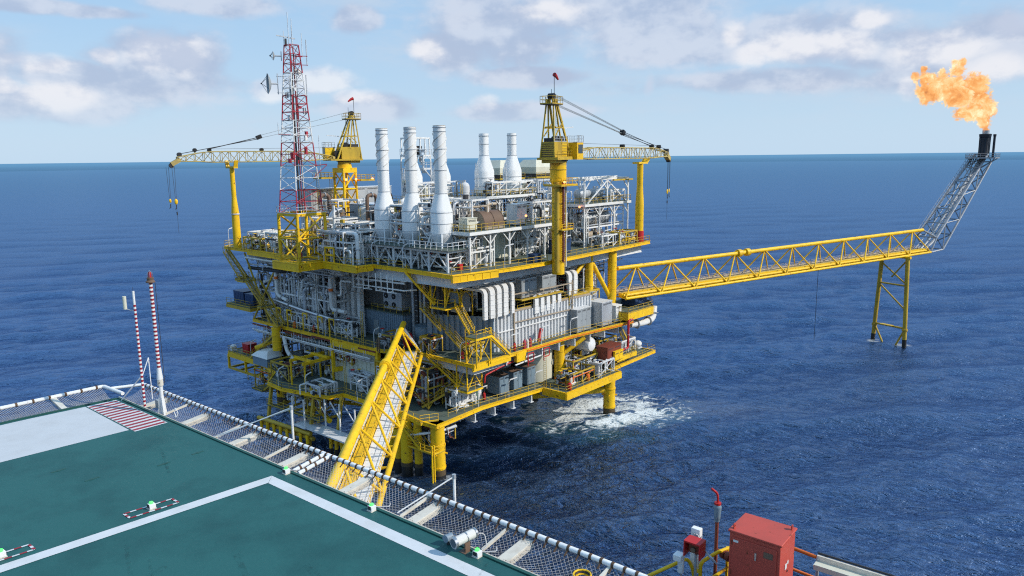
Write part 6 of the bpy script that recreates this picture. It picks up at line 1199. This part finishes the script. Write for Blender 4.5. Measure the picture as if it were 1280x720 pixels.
bigpipe('thick white riser loop right of the pipe modules on the left face', [(3.2, 28.5, 28.6), (3.2, 32.3, 28.3), (3.2, 32.3, 21.9), (3.2, 28.4, 21.9)], .36, band='orange')
bigpipe('long silver pipe sloping along the middle walkway of the left face', [(2.9, 50, 21.6), (2.9, 40, 20.7), (2.9, 31.5, 20.2), (3.6, 30.6, 20.2)], .34, 'steel')
bigpipe('silver bent exhaust rising from the long silver pipe', [(3.5, 40.8, 20.9), (3.5, 40.8, 24.6), (3.5, 38.5, 24.9), (5.5, 38.0, 24.9)], .36, 'galv')
bigpipe('white bent downpipe beside the corrugated ducts', [(3.6, 26.8, 27.3), (3.6, 29.9, 27.2), (3.6, 29.9, 24.6), (3.8, 31, 24.5)], .18)
bigpipe('white header hanging just under the upper deck on the left face', [(1.6, 57, 29.4), (1.6, 27, 29.3)], .22)
bigpipe('lower grey header hanging under the upper deck on the left face', [(2.2, 57, 28.1), (2.2, 30, 28.2)], .16, 'galv')
bigpipe('dark header far left below the upper deck', [(2.8, 58, 27.2), (2.8, 47, 27.4), (5, 46, 27.4)], .34, 'dark')
bigpipe('white horizontal header under the upper deck above the blue grey room', [(3.4, 25, 28.2), (3.4, 13, 28.4)], .15)
bigpipe('thin white header over the blue grey room roof', [(3.2, 25, 27.2), (3.2, 13, 27.3), (5, 12, 27.3)], .12)
for k, y in enumerate((23.2, 20.6, 17.4, 14.6)):
    t = T('pipe_hanger', ['white hanger frame under the upper deck above the corrugated ducts', 'white hanger frame above the blue grey room door', 'white hanger frame above the twin fan unit', 'white hanger frame beside the top of the long stairs'][k], 'pipe hanger', -.5, y, 27); g = MB()
    for a in (0, 1.8): g.bar((1.2+a*.6, y, 27.1), (1.2+a*.6, y, 30.0), .12, .12, 'white')
    g.bar((1.2, y, 27.2), (2.4, y, 27.2), .12, .12, 'white'); g.bar((1.2, y, 27.2), (1.2, y-2.2, 27.3), .1, .1, 'white'); g.build('hanger_frame', t)
for k, y in enumerate((34.6, 32.9, 31.3, 29.6)):   # jointed white ducts
    t = T('air_duct', ['leftmost white jointed duct beside the blue grey room', 'second white jointed duct from the left beside the blue grey room', 'third white jointed duct from the left beside the blue grey room', 'white jointed duct standing nearest the blue grey room'][k], 'air duct', 7.4, y, 17.1)
    g = MB(); g.box(7.0, 7.9, y-.42, y+.42, 17.3, 24.6, 'white'); g.bar((7.45, y, 24.6), (7.8, y, 26), .8, .8, 'white', up=(1, 0, 0)); g.box(7.3, 8.3, y-.42, y+.42, 25.9, 29, 'white')
    g.build('duct', t)
    for q in range(7): g = MB(); g.box(6.95, 7.95, y-.46, y+.46, 17.9+q*1.05, 18.0+q*1.05, 'pale'); g.build('joint', t)
t = T('equipment_room', 'blue grey profiled steel room with grey door on the middle level', 'equipment room', 9, 25, 17.1); g = MB()
corrug(g, (8.6, 30.6), (8.6, 19.6), 17.1, 21.6, 'bluegrey', .55, .12); corrug(g, (8.6, 19.6), (12.5, 19.6), 17.1, 21.6, 'bluegrey', .55, .12); corrug(g, (12.5, 30.6), (8.6, 30.6), 17.1, 21.6, 'bluegrey', .55, .12); g.build('wall', t)
g = MB(); g.box(8.2, 13, 19.2, 31, 21.6, 21.75, 'grating'); g.build('roof', t); g = MB(); railing(g, [(8.3, 27.5), (8.3, 19.3), (13, 19.3)], 21.75, 'old_yellow', toe=False); g.build('railing', t)
for y, m_ in ((26.6, 'grey'), (24.8, 'slate')): g = MB(); g.box(8.35, 8.45, y-.6, y+.6, 17.3, 19.9, m_); d_ = g.build('door', t); g = MB(); g.box(8.3, 8.35, y-.45, y-.38, 18.4, 18.7, 'dark'); g.build('handle', d_)
t = T('fan_unit', 'grey air conditioning unit with four round fans on the blue grey room roof', 'cooling unit', 10.4, 23.4, 21.8); g = MB(); g.box(9.2, 11.6, 20.6, 25.4, 22.1, 25.2, 'galv'); g.box(9.3, 11.5, 20.8, 25.2, 21.75, 22.1, 'dark'); g.build('casing', t, bevel=.05)
for y in (24.6, 21.7+.9):
    for z in (22.9, 24.4): g = MB(); g.cyl((9.12, y, z), (9.2, y, z), .5, 'black', n=16); g.cyl((9.08, y, z), (9.12, y, z), .12, 'galv', n=8); g.build('fan', t)
t = T('water_tank', 'dark blue grey cylindrical tank with flat lid beside the cladding', 'tank', 9.4, 14.4, 17.1); g = MB(); g.lathe((9.0, 14.6, 17.1), [(1.75, 0), (1.75, 3.2), (1.82, 3.25), (1.82, 3.35), (.1, 3.5)], 'slate', 28); g.build('shell', t); g = MB(); g.box(7.28, 7.34, 14.3, 14.7, 18.4, 18.7, 'green'); g.build('label_plate', t)
for k in range(6):
    t = T('cable_riser', 'dark vertical cable riser number %s from the blue grey room toward the long stairs' % ('one', 'two', 'three', 'four', 'five', 'six')[k], 'cable riser', 10.2, 18.6-k*.9, 17.1); g = MB(); x, y = 10.2, 18.7-k*.95; g.box(x-.15, x+.15, y-.25, y+.25, 17.1, 28.6, ('galv', 'dark', 'grey')[k % 3])
    for q in range(12): g.box(x-.2, x-.15, y-.22, y+.22, 17.8+q*.9, 17.86+q*.9, 'pale')
    g.build('tray', t)
cabinet('long grey air intake house with flat roof behind the left crane tower', 18, 40, 58, 62, 31, 41.8, 'galv', 'intake_house', 'equipment house', 6, 'pale')
bigpipe('brown looped exhaust pipe just left of the leftmost front stack', [(11.5, 31.5, 36), (11.5, 31.5, 41.6), (13.6, 31.5, 41.6), (13.6, 31.5, 37)], .33, 'brown')
bigpipe('second brown looped exhaust pipe nearer the leftmost front stack', [(13.0, 29.5, 36), (13.0, 29.5, 41.8), (15.4, 29.5, 41.8), (15.4, 29.5, 37)], .33, 'brown')
bigpipe('brown looped exhaust pipe right of the telecom mast', [(8.2, 41, 36), (8.2, 41, 41.5), (10.2, 41, 41.5), (10.2, 41, 37)], .36, 'brown')
bigpipe('tall straight white pipe at the right edge of the telecom mast base', [(3.4, 30.5, 31.2), (3.4, 30.5, 36), (3.4, 30.5, 40.2)], .22)
bigpipe('silver bent duct right of the left crane tower', [(10.5, 27, 31.2), (10.5, 27, 37.6), (12.6, 27, 38.2)], .5, 'steel')
bigpipe('silver bent duct between telecom mast and left crane tower', [(7.6, 37, 31.2), (7.6, 37, 38.4), (9.8, 37, 38.9)], .5, 'steel')
t = T('yellow_sign_frame', 'yellow framed board standing on the deck edge right of the mast base', 'sign frame', 0, 27.5, 31); g = MB()
for y in (26.4, 28.8): g.bar((0, y, 31), (0, y, 33.6), .2, .2, 'yellow')
for z in (33.5, 32.3): g.bar((0, 26.4, z), (0, 28.8, z), .2, .3, 'yellow')
g.build('frame', t)
# yellow monorail gantries along the left walkway
for k, (y, la) in enumerate([(48.5, 'small yellow lifting gantry farthest left on the middle walkway'), (45, 'small yellow lifting gantry second from left on the middle walkway'), (40, 'small yellow lifting gantry in the middle of the left walkway'), (35.4, 'small yellow lifting gantry beside the red extinguisher on the walkway'), (32, 'small yellow lifting gantry nearest the corrugated ducts')]):
    t = T('lifting_gantry', la, 'lifting gantry', 2.4, y, 17.1); g = MB(); g.bar((2.3, y, 17.05), (2.3, y, 20.4), .2, .2, 'yellow'); g.bar((2.3, y+.1, 20.4), (2.3, y-1.4, 20.4), .22, .22, 'yellow'); g.bar((2.3, y-1.3, 20.4), (2.3, y-1.3, 19.4), .14, .14, 'yellow'); g.build('gantry_frame', t)
for k, (x, y, z, la) in enumerate([(2.9, 37.6, 17.1, 'red fire extinguisher on the middle walkway of the left face'), (2.7, 43.4, 17.1, 'orange red extinguisher among the yellow gantries'), (15.2, .3, 17.1, 'red extinguisher at the start of the right walkway'), (6.3, 3.4, 17.1, 'red extinguisher post beside the near stair landing'), (11.3, 3.6, 9.1, 'small red extinguisher left of the slate cabinets on the lower deck'), (24.2, -4.2, 9.1, 'red and yellow fire hose box at the corner of the lower right bay'), (30.5, -3.6, 9.1, 'orange red drum standing in the lower right bay')]):
    t = T('fire_extinguisher', la, 'fire extinguisher', x, y, z); g = MB(); s_ = 1.5 if 'drum' in la or 'box' in la else 1; g.lathe((x, y, z), [(.22*s_, 0), (.25*s_, .1), (.25*s_, .95), (.2*s_, 1.12), (.06, 1.2), (.06, 1.35)], 'orange' if 'orange' in la else 'red', 12); g.build('cylinder', t); g = MB(); g.bar((x-.12, y, z+1.38), (x+.14, y, z+1.42), .06, .08, 'dark'); g.tube([(x+.1, y, z+1.36), (x+.3, y, z+1.1), (x+.28, y, z+.6)], .03, 'dark', 5); g.build('hose', t)
for k in range(3):
    x = 17.0+k*.75; t = T('gas_bottle', 'pinkish gas bottle, %s of the three on the right walkway' % ('first', 'middle one', 'last')[k], 'gas bottle', x, -.3, 17.1); g = MB(); g.lathe((x, -.3, 17.1), [(.26, 0), (.28, .1), (.28, 1.2), (.15, 1.45), (.06, 1.5), (.06, 1.65)], 'mast_red' if k != 1 else 'stained', 12); g.build('cylinder', t)
t = T('life_raft', 'red tilted escape canister leaning beside the right cladding', 'canister', 21.5, .1, 17.1); g = MB(); g.cyl((20.8, -.3, 17.6), (22.2, .3, 19.4), .32, 'red', n=14); g.build('canister', t); g = MB(); g.bar((20.8, -.3, 17.1), (21.2, -.2, 18.2), .1, .1, 'rustred'); g.build('foot', t)
t = T('reel', 'large bright red cable reel between bridge end and dark tank', 'cable reel', 5.6, 14.6, 17.1); g = MB(); g.cyl((5.0, 15.2, 18.5), (5.9, 14.9, 18.5), 1.15, 'red', n=22); g.cyl((4.9, 15.2, 18.5), (6.0, 14.9, 18.5), .4, 'rustred', n=12); g.build('drum', t); g = MB(); g.box(5, 5.9, 14.3, 15.9, 17.1, 17.5, 'dark'); g.build('base', t)
t = T('reel', 'smaller red cable reel half hidden behind the bridge portal', 'cable reel', 8, 17.4, 17.1); g = MB(); g.cyl((7.4, 17.4, 18.3), (8.0, 17.2, 18.3), .7, 'red', n=18); g.build('drum', t); g = MB(); g.box(7.4, 8, 16.9, 17.8, 17.1, 17.6, 'dark'); g.build('base', t)
# ---- right face ducts, boxes
def bent_duct(label, x, yb, zt, zb, w, m='white'):
    t = T('air_duct', label, 'air duct', x, 2.4, zb); g = MB(); n = 6; R_ = .9; yf = 1.0; prof = [(yb, zt)]
    for k in range(n+1): a = PI/2*k/n; prof.append((yf+R_-R_*math.sin(a), zt-R_+R_*math.cos(a)))
    prof.append((yf, zb)); vs = []; th = .42
    inner = [(yb, zt-th)]
    for k in range(n+1): a = PI/2*k/n; rr = R_-th; inner.append((yf+R_-rr*math.sin(a), zt-R_+rr*math.cos(a)))
    inner.append((yf+th, zb)); N = len(prof)
    for (y, z), (y2, z2) in zip(prof, inner): vs += [(x-w/2, y, z), (x+w/2, y, z), (x+w/2, y2, z2), (x-w/2, y2, z2)]
    g.add(vs, [(4*i+k, 4*i+(k+1) % 4, 4*i+4+(k+1) % 4, 4*i+4+k) for i in range(N-1) for k in range(4)]+[(3, 2, 1, 0), tuple(range(4*N-4, 4*N))], m); g.build('duct', t)
    z = zb+.5
    while z < zt-1.1: g = MB(); g.box(x-w/2-.03, x+w/2+.03, yf-.04, yf+th+.02, z, z+.07, 'pale'); g.build('joint', t); z += .8
D1 = [(9.3, .8, 27.9), (10.9, 1.1, 28.0), (12.5, 1.05, 28.1), (14.1, 1.1, 28.2), (15.8, .7, 28.2)]
for k, (x, w_, zt) in enumerate(D1): bent_duct(['narrow bent white duct nearest the long stairs, first of five', 'bent white duct second of five by the long stairs', 'bent white duct middle of five by the long stairs', 'bent white duct fourth of five by the long stairs', 'narrow bent white duct last of five by the long stairs'][k], x, 7.5-.2*k, zt, 23.1, w_)
for k in range(5): bent_duct('short bent white duct, %s of the five on the centre of the right cladding' % ('first', 'second', 'third', 'fourth', 'fifth')[k], 22.0+k*1.6, 4.4, 25.1, 22.0, .95)
for k in range(2): bent_duct('tall bent white duct at the right end of the cladding, %s' % ('inner one', 'outer one')[k], 31.6+k*1.7, 5, 27.9, 21.8, 1.05)
cabinet('pale grey cubicle on the mezzanine, left one of two', 18.6, 22.6, 1.5, 4.3, 24.9, 28.1, 'grey', 'cubicle', 'cubicle', 2, 'pale')
cabinet('pale grey cubicle on the mezzanine, right one of two', 24.0, 28.0, 1.4, 4.2, 24.9, 28.0, 'grey', 'cubicle', 'cubicle', 2, 'pale')
cabinet('dark grey transformer box above the yellow landing right of the long stairs', 12.2, 14.8, 7.8, 10.2, 23.4, 26.4, 'slate', 'transformer', 'transformer', 2)
cabinet('grey control cabin with dark louvres at the right end of the walkway', 30.8, 35.2, -1.0, .6, 17.1, 21.3, 'grey', 'control_cabin', 'cabin', 3, 'pale')
cabinet('grey control cabin with plain side wall at the right end of the walkway', 37.6, 41, -1.8, 1.4, 17.1, 21.6, 'galv', 'control_cabin', 'cabin', 1, 'pale')
cabinet('small white hut beyond the plain walled control cabin', 42.6, 44.6, -1.6, 1, 17.1, 20.2, 'white', 'hut', 'hut', 1)
cabinet('blue container on the yellow side platform, larger left one', 49.6, 54.0, -1.6, 1.6, 19.0, 21.7, 'navy', 'container', 'container', 2)
cabinet('blue container on the yellow side platform, smaller right one', 54.6, 57.4, .8, 3.4, 19.0, 21.6, 'navy', 'container', 'container', 2)
cabinet('dark blue container on the left side platform, nearer one', 3.0, 6.4, 57.8, 60.8, 19.4, 21.6, 'navy', 'container', 'container', 2)
cabinet('dark blue container on the left side platform, farther one', 3.0, 6.6, 61.4, 65.2, 19.4, 21.8, 'navy', 'container', 'container', 2)
bigpipe('fat white U bend hanging below the blue containers', [(47.5, -1.8, 15.8), (51, -2.6, 15.6), (54.6, -2.8, 15.9), (55.2, -2.6, 18.4)], .62)
bigpipe('red fire main dropping past the end of the right walkway', [(41, -3.9, 12.4), (43.2, -4.0, 12.4), (43.2, -4.0, 17.6), (44.8, -3.9, 17.6)], .22, 'red')
bigpipe('red fire main under the near end of the right walkway', [(8.4, .8, 13.2), (8.6, .8, 14.4), (13, .4, 15.2), (16, 0, 15.5)], .12, 'red')
bigpipe('white drain line below the near end of the right walkway', [(14.5, -.4, 14.9), (20.8, -.8, 15.3)], .13, 'white')
bigpipe('white slanting pipe by the pile cluster at the near corner', [(-3.6, 12, 5.0), (-.8, 2.0, 7.6), (1.6, .4, 8.2)], .2, 'white')
for k, (x, z) in enumerate(((16.8, 12.6), (21.0, 12.6))):
    t = T('pipe_loop', 'small red square pipe loop under the right walkway, %s' % ('near one', 'far one')[k], 'pipe loop', x, -1, 14); pipe_obj(t, [(x, -1.2, 14.4), (x, -1.2, 16.4), (x+1.5, -1.2, 16.4), (x+1.5, -1.2, 15), (x+.3, -1.2, 15)], .09, 'red')
module('brown red pumps and piping in the open bay left of the mezzanine cubicles', 16.6, 19.4, 3.6, 8.5, 23.5, 28.4, 120, 12, 5, ('rustred', 'brown', 'galv', 'pale'), (.08, .2))
module('yellow framed piping behind the cubicles on the mezzanine', 20, 31, 6.8, 10.4, 23.5, 28.8, 121, 12, 6, ('old_yellow', 'pale', 'galv', 'tan', 'white'), (.08, .22))
module('grey piping beyond the right cladding around the yellow columns', 38.5, 46, 5.5, 12, 17.1, 28.8, 122, 16, 8, ('white', 'galv', 'pale', 'dark', 'mast_red'), (.08, .25))
module('dark piping beside the slim yellow column under the right deck end', 41, 50, 6, 12, 23, 29, 123, 12, 6, ('white', 'galv', 'mast_red', 'dark'), (.07, .2))
module('piping hung under the upper deck above the right mezzanine', 19, 37, 2.2, 4.6, 28.4, 29.6, 124, 8, 6, ('white', 'pale', 'galv'), (.07, .16), vessels=0)
module('piping in the recess behind the long stairs', 10.8, 13.6, 7, 11, 23, 29, 125, 12, 5, ('white', 'galv', 'pale', 'dark'), (.08, .2))
t = T('recess_box', 'dark fan box with yellow frame behind the long stairs', 'fan box', 9.5, 6.4, 22.9); g = MB(); g.box(8.8, 11.2, 6.2, 8.4, 23.6, 26.8, 'grey'); g.build('body', t, bevel=.04); g = MB(); frame(g, 8.5, 11.5, 6, 8.6, 22.8, 27.0, 'yellow', .16, 1, 1); g.build('guard_frame', t)
# ---- lower level
for k, x in enumerate((14.0, 17.6, 21.2)):
    cabinet(['slate blue switch cabinet on the lower deck, nearest the leg', 'slate blue switch cabinet on the lower deck, middle of three', 'slate blue switch cabinet on the lower deck, nearest the cream tank'][k], x, x+2.3, 2.6, 5.2, 9.2, 12.4, 'slate', 'switch_cabinet', 'cabinet', 2, 'brown', group='slate switch cabinets on the lower deck')
t = T('storage_tank', 'large round cream storage tank on the lower deck', 'tank', 26.4, 4.6, 9.1); g = MB(); g.lathe((26.4, 4.9, 9.1), [(3.1, 0), (3.1, 6.3), (3.16, 6.35), (.1, 6.6)], 'cream', 40); g.build('shell', t)
g = MB(); g.cyl((27.6, 1.9, 12.2), (27.5, 2.2, 12.2), .5, 'cream', n=18); g.cyl((27.6, 1.86, 12.2), (27.6, 1.92, 12.2), .56, 'galv', n=18); g.build('manhole', t); g = MB(); ladder(g, 28.4, 2.0, 9.1, 15.4, 'tan', .5); g.build('ladder', t)
hvessel('white horizontal drum end on beneath the right walkway', -1.6, 6, 35.2, 14.2, 1.35, 'white', 'y')
t = cabinet('dark red container skid at the end of the lower right side platform', 36.8, 41.4, -3.6, -1.2, 10.4, 13.6, 'rustred', 'container_skid', 'container', 2)
cabinet('yellow control box hung on the dark red container skid', 38.4, 41.2, -4.2, -3.8, 10.8, 12.6, 'yellow', 'control_box', 'box', 2)
t = T('white_float', 'white round buoy shaped tank at the tip of the lower right platform', 'buoy', 50, -2, 10.8); g = MB(); g.blob((49.8, -2.2, 11.6), .85, 'white', 16, 10, (1.1, .9, .8)); g.build('body', t); g = MB(); g.box(49.1, 50.5, -2.8, -1.6, 10.76, 11.0, 'pale'); g.build('cradle', t)
module('red and white pump gear on the lower right side platform', 43.5, 48.4, -2.4, .4, 10.8, 13.2, 130, 10, 4, ('white', 'galv', 'mast_red', 'stained'), (.07, .2))
module('small dark and white valves on the lower right bay floor', 29, 37, -1.5, 2.5, 9.1, 12.4, 131, 16, 5, ('galv', 'white', 'dark', 'pale', 'navy'), (.06, .18), fr_m='old_yellow')
module('vertical piping right of the cream storage tank', 29.8, 33, 1.8, 5, 9.1, 15.6, 132, 14, 4, ('galv', 'dark', 'white', 'tan'), (.08, .22), fr_m='galv')
module('dense piping at the back of the lower right bay', 34, 46, 4, 9, 9.1, 15.4, 133, 16, 7, ('galv', 'dark', 'white', 'mast_red', 'pale'), (.08, .25), fr_m='old_yellow')
module('cluster of white wellhead valves behind the near corner leg', 4.4, 8.8, 3.2, 5.4, 9.1, 12.4, 134, 16, 7, ('white', 'white', 'pale', 'galv'), (.09, .24), vessels=3)
module('dark vertical piping behind the white wellhead valves', 2.5, 8.6, 7.4, 12, 9.1, 15.6, 135, 16, 5, ('dark', 'galv', 'grey', 'rustred'), (.1, .3), fr_m='old_yellow')
for k, x in enumerate((10.0, 10.9, 11.8)): t = T('pipe_riser', 'tall dark riser standing behind the slate cabinets, %s' % ('left', 'middle', 'right')[k], 'riser', x, 6.2, 9.1); pipe_obj(t, [(x, 6.2, 9.1), (x, 6.2, 15.4)], .28, 'grey')
for k, (x, y, m_, la) in enumerate([(9.6, 4.4, 'green', 'dark green drum behind the white wellhead valves'), (11.0, 4.6, 'white', 'white upright filter left of the slate cabinets')]):
    t = T('drum', la, 'drum', x, y, 9.1); g = MB(); g.lathe((x, y, 9.1), [(.5, 0), (.5, 2.2), (.4, 2.5), (.1, 2.6)], m_, 16); g.build('shell', t); g = MB(); g.cyl((x, y, 11.6), (x, y, 11.9), .15, 'galv', n=8); g.build('nozzle', t)
WM = [('white pump skid on the green lower floor near the big box beam', 5.4, 8.6, 29.5, 32.5, 9.1, 12.2, 10), ('white valve skid on the green lower floor nearest the bridge', 4.4, 7.6, 22, 26, 9.1, 12.0, 10), ('black and green pump group at the rear of the lower left floor', 8, 11, 44, 50, 9.1, 14, 14), ('white pipe frame with steep braces above the lower left floor', 3.6, 7.5, 35.5, 42, 9.1, 15.2, 12), ('dark piping beneath the middle walkway, centre left', 2.6, 7, 26.5, 33, 12.8, 15.2, 10), ('dark hoses and piping right of the cream lower cladding', 1.6, 6, 13.5, 19, 9.1, 15.2, 16),
      ('tangle of grey piping under the far left of the middle deck', 3.5, 9, 50.5, 55.5, 9.1, 15.4, 16)]
for k, (la, a, b, c_, d_, z0, z1, nv) in enumerate(WM): module(la, a, b, c_, d_, z0, z1, 150+k, nv, 5, ('white', 'galv', 'pale', 'dark', 'grey') if 'dark' not in la and 'black' not in la else ('dark', 'grey', 'galv', 'rustred', 'white'), (.08, .25), fr_m='pale' if 'dark' not in la else 'old_yellow')
bigpipe('white bent downcomer behind the round yellow column, lower left', [(1.4, 45.2, 15.4), (1.4, 44.4, 12.6), (1.4, 42.4, 11.4), (1.4, 41.5, 10.4)], .35)
bigpipe('dark vertical riser through the lower left floor', [(3.2, 36.9, 9.1), (3.2, 36.9, 15.6)], .42, 'slate')
t = T('lifting_portal', 'heavy yellow lifting frame with crossbeams on the lower left floor edge', 'lifting frame', -2, 35, 9.1); g = MB()
for (x, y) in ((-3.6, 35.6), (-3.4, 31.8), (2.4, 35.6), (2.4, 31.8)): g.bar((x, y, 9.1), (x, y, 13.4), .24, .24, 'yellow')
for y in (35.6, 31.8): g.bar((-3.8, y, 13.5), (3.4, y, 13.5), .3, .5, 'yellow')
for x in (-2.4, 1.0): g.bar((x, 36, 13.8), (x, 31.2, 13.8), .5, .4, 'yellow')
g.build('portal', t); g = MB(); g.bar((-.6, 33.7, 13.2), (-.6, 33.7, 12.2), .3, .5, 'old_yellow'); g.build('hoist', t)
cabinet('red deck box at the overhanging lower left corner', 2.6, 4.6, 60.4, 62.6, 9.2, 11.1, 'red', 'deck_box', 'box', 1); cabinet('dark red pump container behind the lower left stair', 4.6, 8.2, 54.2, 58.2, 9.2, 12.4, 'rustred', 'pump_container', 'container', 2)
t = T('white_float', 'white round buoy at the outer end of the lower left platform', 'buoy', 1.4, 68.6, 9.2); g = MB(); g.blob((2.3, 65.6, 10.0), .65, 'white', 14, 8, (1.1, 1, .8)); g.build('body', t); g = MB(); g.box(1.8, 2.9, 65, 66.2, 9.15, 9.4, 'pale'); g.build('cradle', t)
t = T('sheeted_load', 'white tarpaulin covered load on a blue grey crate beside the lower left stair', 'covered load', 1.2, 51.5, 9.1); g = MB(); g.box(-.4, 2.8, 48.6, 53.6, 9.1, 10.8, 'bluegrey'); g.build('crate', t); g = MB(); g.add([(-.6, 48.3, 10.8), (3, 48.3, 10.9), (3, 53.9, 11.2), (-.6, 53.9, 10.8), (.3, 49.3, 12.1), (2.4, 49.6, 12.3), (2.2, 52.6, 11.9), (.2, 52.9, 11.6)], [(0, 1, 5, 4), (1, 2, 6, 5), (2, 3, 7, 6), (3, 0, 4, 7), (4, 5, 6, 7), (3, 2, 1, 0)], 'white'); g.build('tarpaulin', t)
# ---- floodlights on posts
FL = [(2.2, 63.9, 31, 'floodlight post at the tip of the far left upper corner'), (.2, 27, 31, 'floodlight post beside the telecom mast plinth'), (2.6, 19.8, 31, 'floodlight post left of the big bent white pipe'), (2.7, 12.4, 31, 'floodlight post at the head of the long stairs'), (2.4, 20, 17, 'floodlight post right of the blue grey room steps'), (2.4, 27, 17, 'floodlight post before the blue grey room'), (2.4, 33.4, 17, 'floodlight post beside the nearest yellow gantry'), (2.4, 38.6, 17, 'floodlight post in the middle of the left walkway'), (2.4, 52, 17, 'floodlight post at the far left of the middle walkway'),
      (5.0, 2.6, 17, 'floodlight post at the near corner of the middle level'), (13.4, -.3, 17, 'floodlight post at the foot of the last stair flight'), (21, -.7, 17, 'floodlight post halfway along the right walkway'), (29, -.9, 17, 'floodlight post between red canister and control cabin'), (8.4, 2.2, 9, 'floodlight post behind the near corner leg on the lower deck'), (14.8, 1.3, 9, 'floodlight post before the nearest slate cabinet'), (20.8, .6, 9, 'floodlight post before the cream storage tank'), (33, -4.8, 9, 'floodlight post on the lower right bay edge'), (-5.4, 37, 9, 'floodlight post beside the lifting frame'),
      (-4.6, 30, 9, 'floodlight post right of the lifting frame'), (-1.6, 20, 9, 'floodlight post on the lower walkway near the bridge'), (1.8, 58, 9.2, 'floodlight post beside the red deck box'), (27.4, -.4, 31, 'floodlight post right of the crane column'), (40, -.4, 31, 'floodlight post before the right hand steel module'), (12, -.6, 31, 'floodlight post before the rightmost front stack')]
for x, y, z, la in FL: floodlamp(la, x, y, z, 2.7 if z != 31 else 3.2, 1.0, .25 if y > 5 else -.35)
for (x, y, z, la) in [(20.5, 2, 38, 'small orange warning lamp on the edge platform'), (28.2, 16.4, 37.5, 'small orange warning lamp under the far stacks'), (40, 5, 38.2, 'orange lamp beside the right crane column'), (12, 20, 37, 'tiny orange lamp between the front stacks')]:
    t = T('warning_lamp', la, 'lamp', x, y, z); g = MB(); g.blob((x, y, z+.5), .2, 'lamp_orange', 8, 6); g.build('lens', t); g = MB(); g.cyl((x, y, z-.6), (x, y, z+.35), .07, 'dark', n=6); g.build('bracket', t)

NM = [('small white gear along the lower left floor edge', -4.6, -1.2, 26, 30, 9.1, 10.8, 'w', 12), ('grey valve gear below the lifting portal', -3, 1.8, 37.4, 43, 9.1, 12, 'd', 14), ('white manifold against the cream lower cladding', 1.0, 3.0, 20.5, 25, 9.1, 12.2, 'w', 14), ('mixed drums and piping on the floor behind the lifting portal', 3.2, 8, 32.8, 35.4, 9.1, 13, 'd', 14), ('small white pipe stands beside the yellow gantries', 3.0, 3.8, 35, 47, 17.1, 20.0, 'w', 22),
      ('low white pipework before the four jointed ducts', 3.6, 6.4, 27.4, 32.2, 17.1, 20.2, 'w', 16), ('dark skid and hoses on the middle floor near the cable reel', 3.0, 6.6, 16.4, 19.5, 17.1, 19.4, 'd', 12), ('yellow railed stand beside the dark round tank', 5.4, 8.0, 9.6, 12.0, 17.1, 19.6, 'y', 10), ('orange and white gear in front of the grey cladding', 8, 12, 3.6, 5.2, 17.1, 18.8, 'y', 8),
      ('pump gear on the lower right bay beside the column', 25, 32.5, -3.6, -.6, 9.1, 11.2, 'y', 16), ('white instrument gear along the lower right bay rear', 33, 38, -4.2, -1, 9.1, 11.6, 'w', 14), ('grey gear right of the lower right bay', 40, 46, .4, 3.4, 9.1, 13.6, 'd', 14), ('small gear on the roof of the grey control cabins', 31, 40.5, .8, 3.2, 21.9, 23.6, 'd', 12),
      ('piping between cladding end and slim yellow columns', 37.6, 42, 2.4, 5, 17.1, 27.5, 'w', 20), ('dark and rusty piping under the near corner of the lower deck', -.8, 4, 3.2, 8, 4.8, 8.4, 'd', 14), ('hanging pipes below the lower left floor', -4, 1, 27, 38, 5.6, 8.2, 'd', 16), ('yellow and grey bracing gear beneath the far lower left floor', 0, 6, 44, 54, 3.5, 8.2, 'y', 16)]
for i, (la, a, b, c_, d_, z0, z1, k_, nv) in enumerate(NM):
    module(la, a, b, c_, d_, z0, z1, 500+i, nv, 5, {'d': ('dark', 'grey', 'galv', 'rustred', 'pale', 'brown'), 'w': ('white', 'pale', 'white', 'galv'), 'y': ('old_yellow', 'galv', 'white', 'dark', 'orange')}[k_], (.05, .16), 'pale' if k_ == 'w' else 'old_yellow', 2)
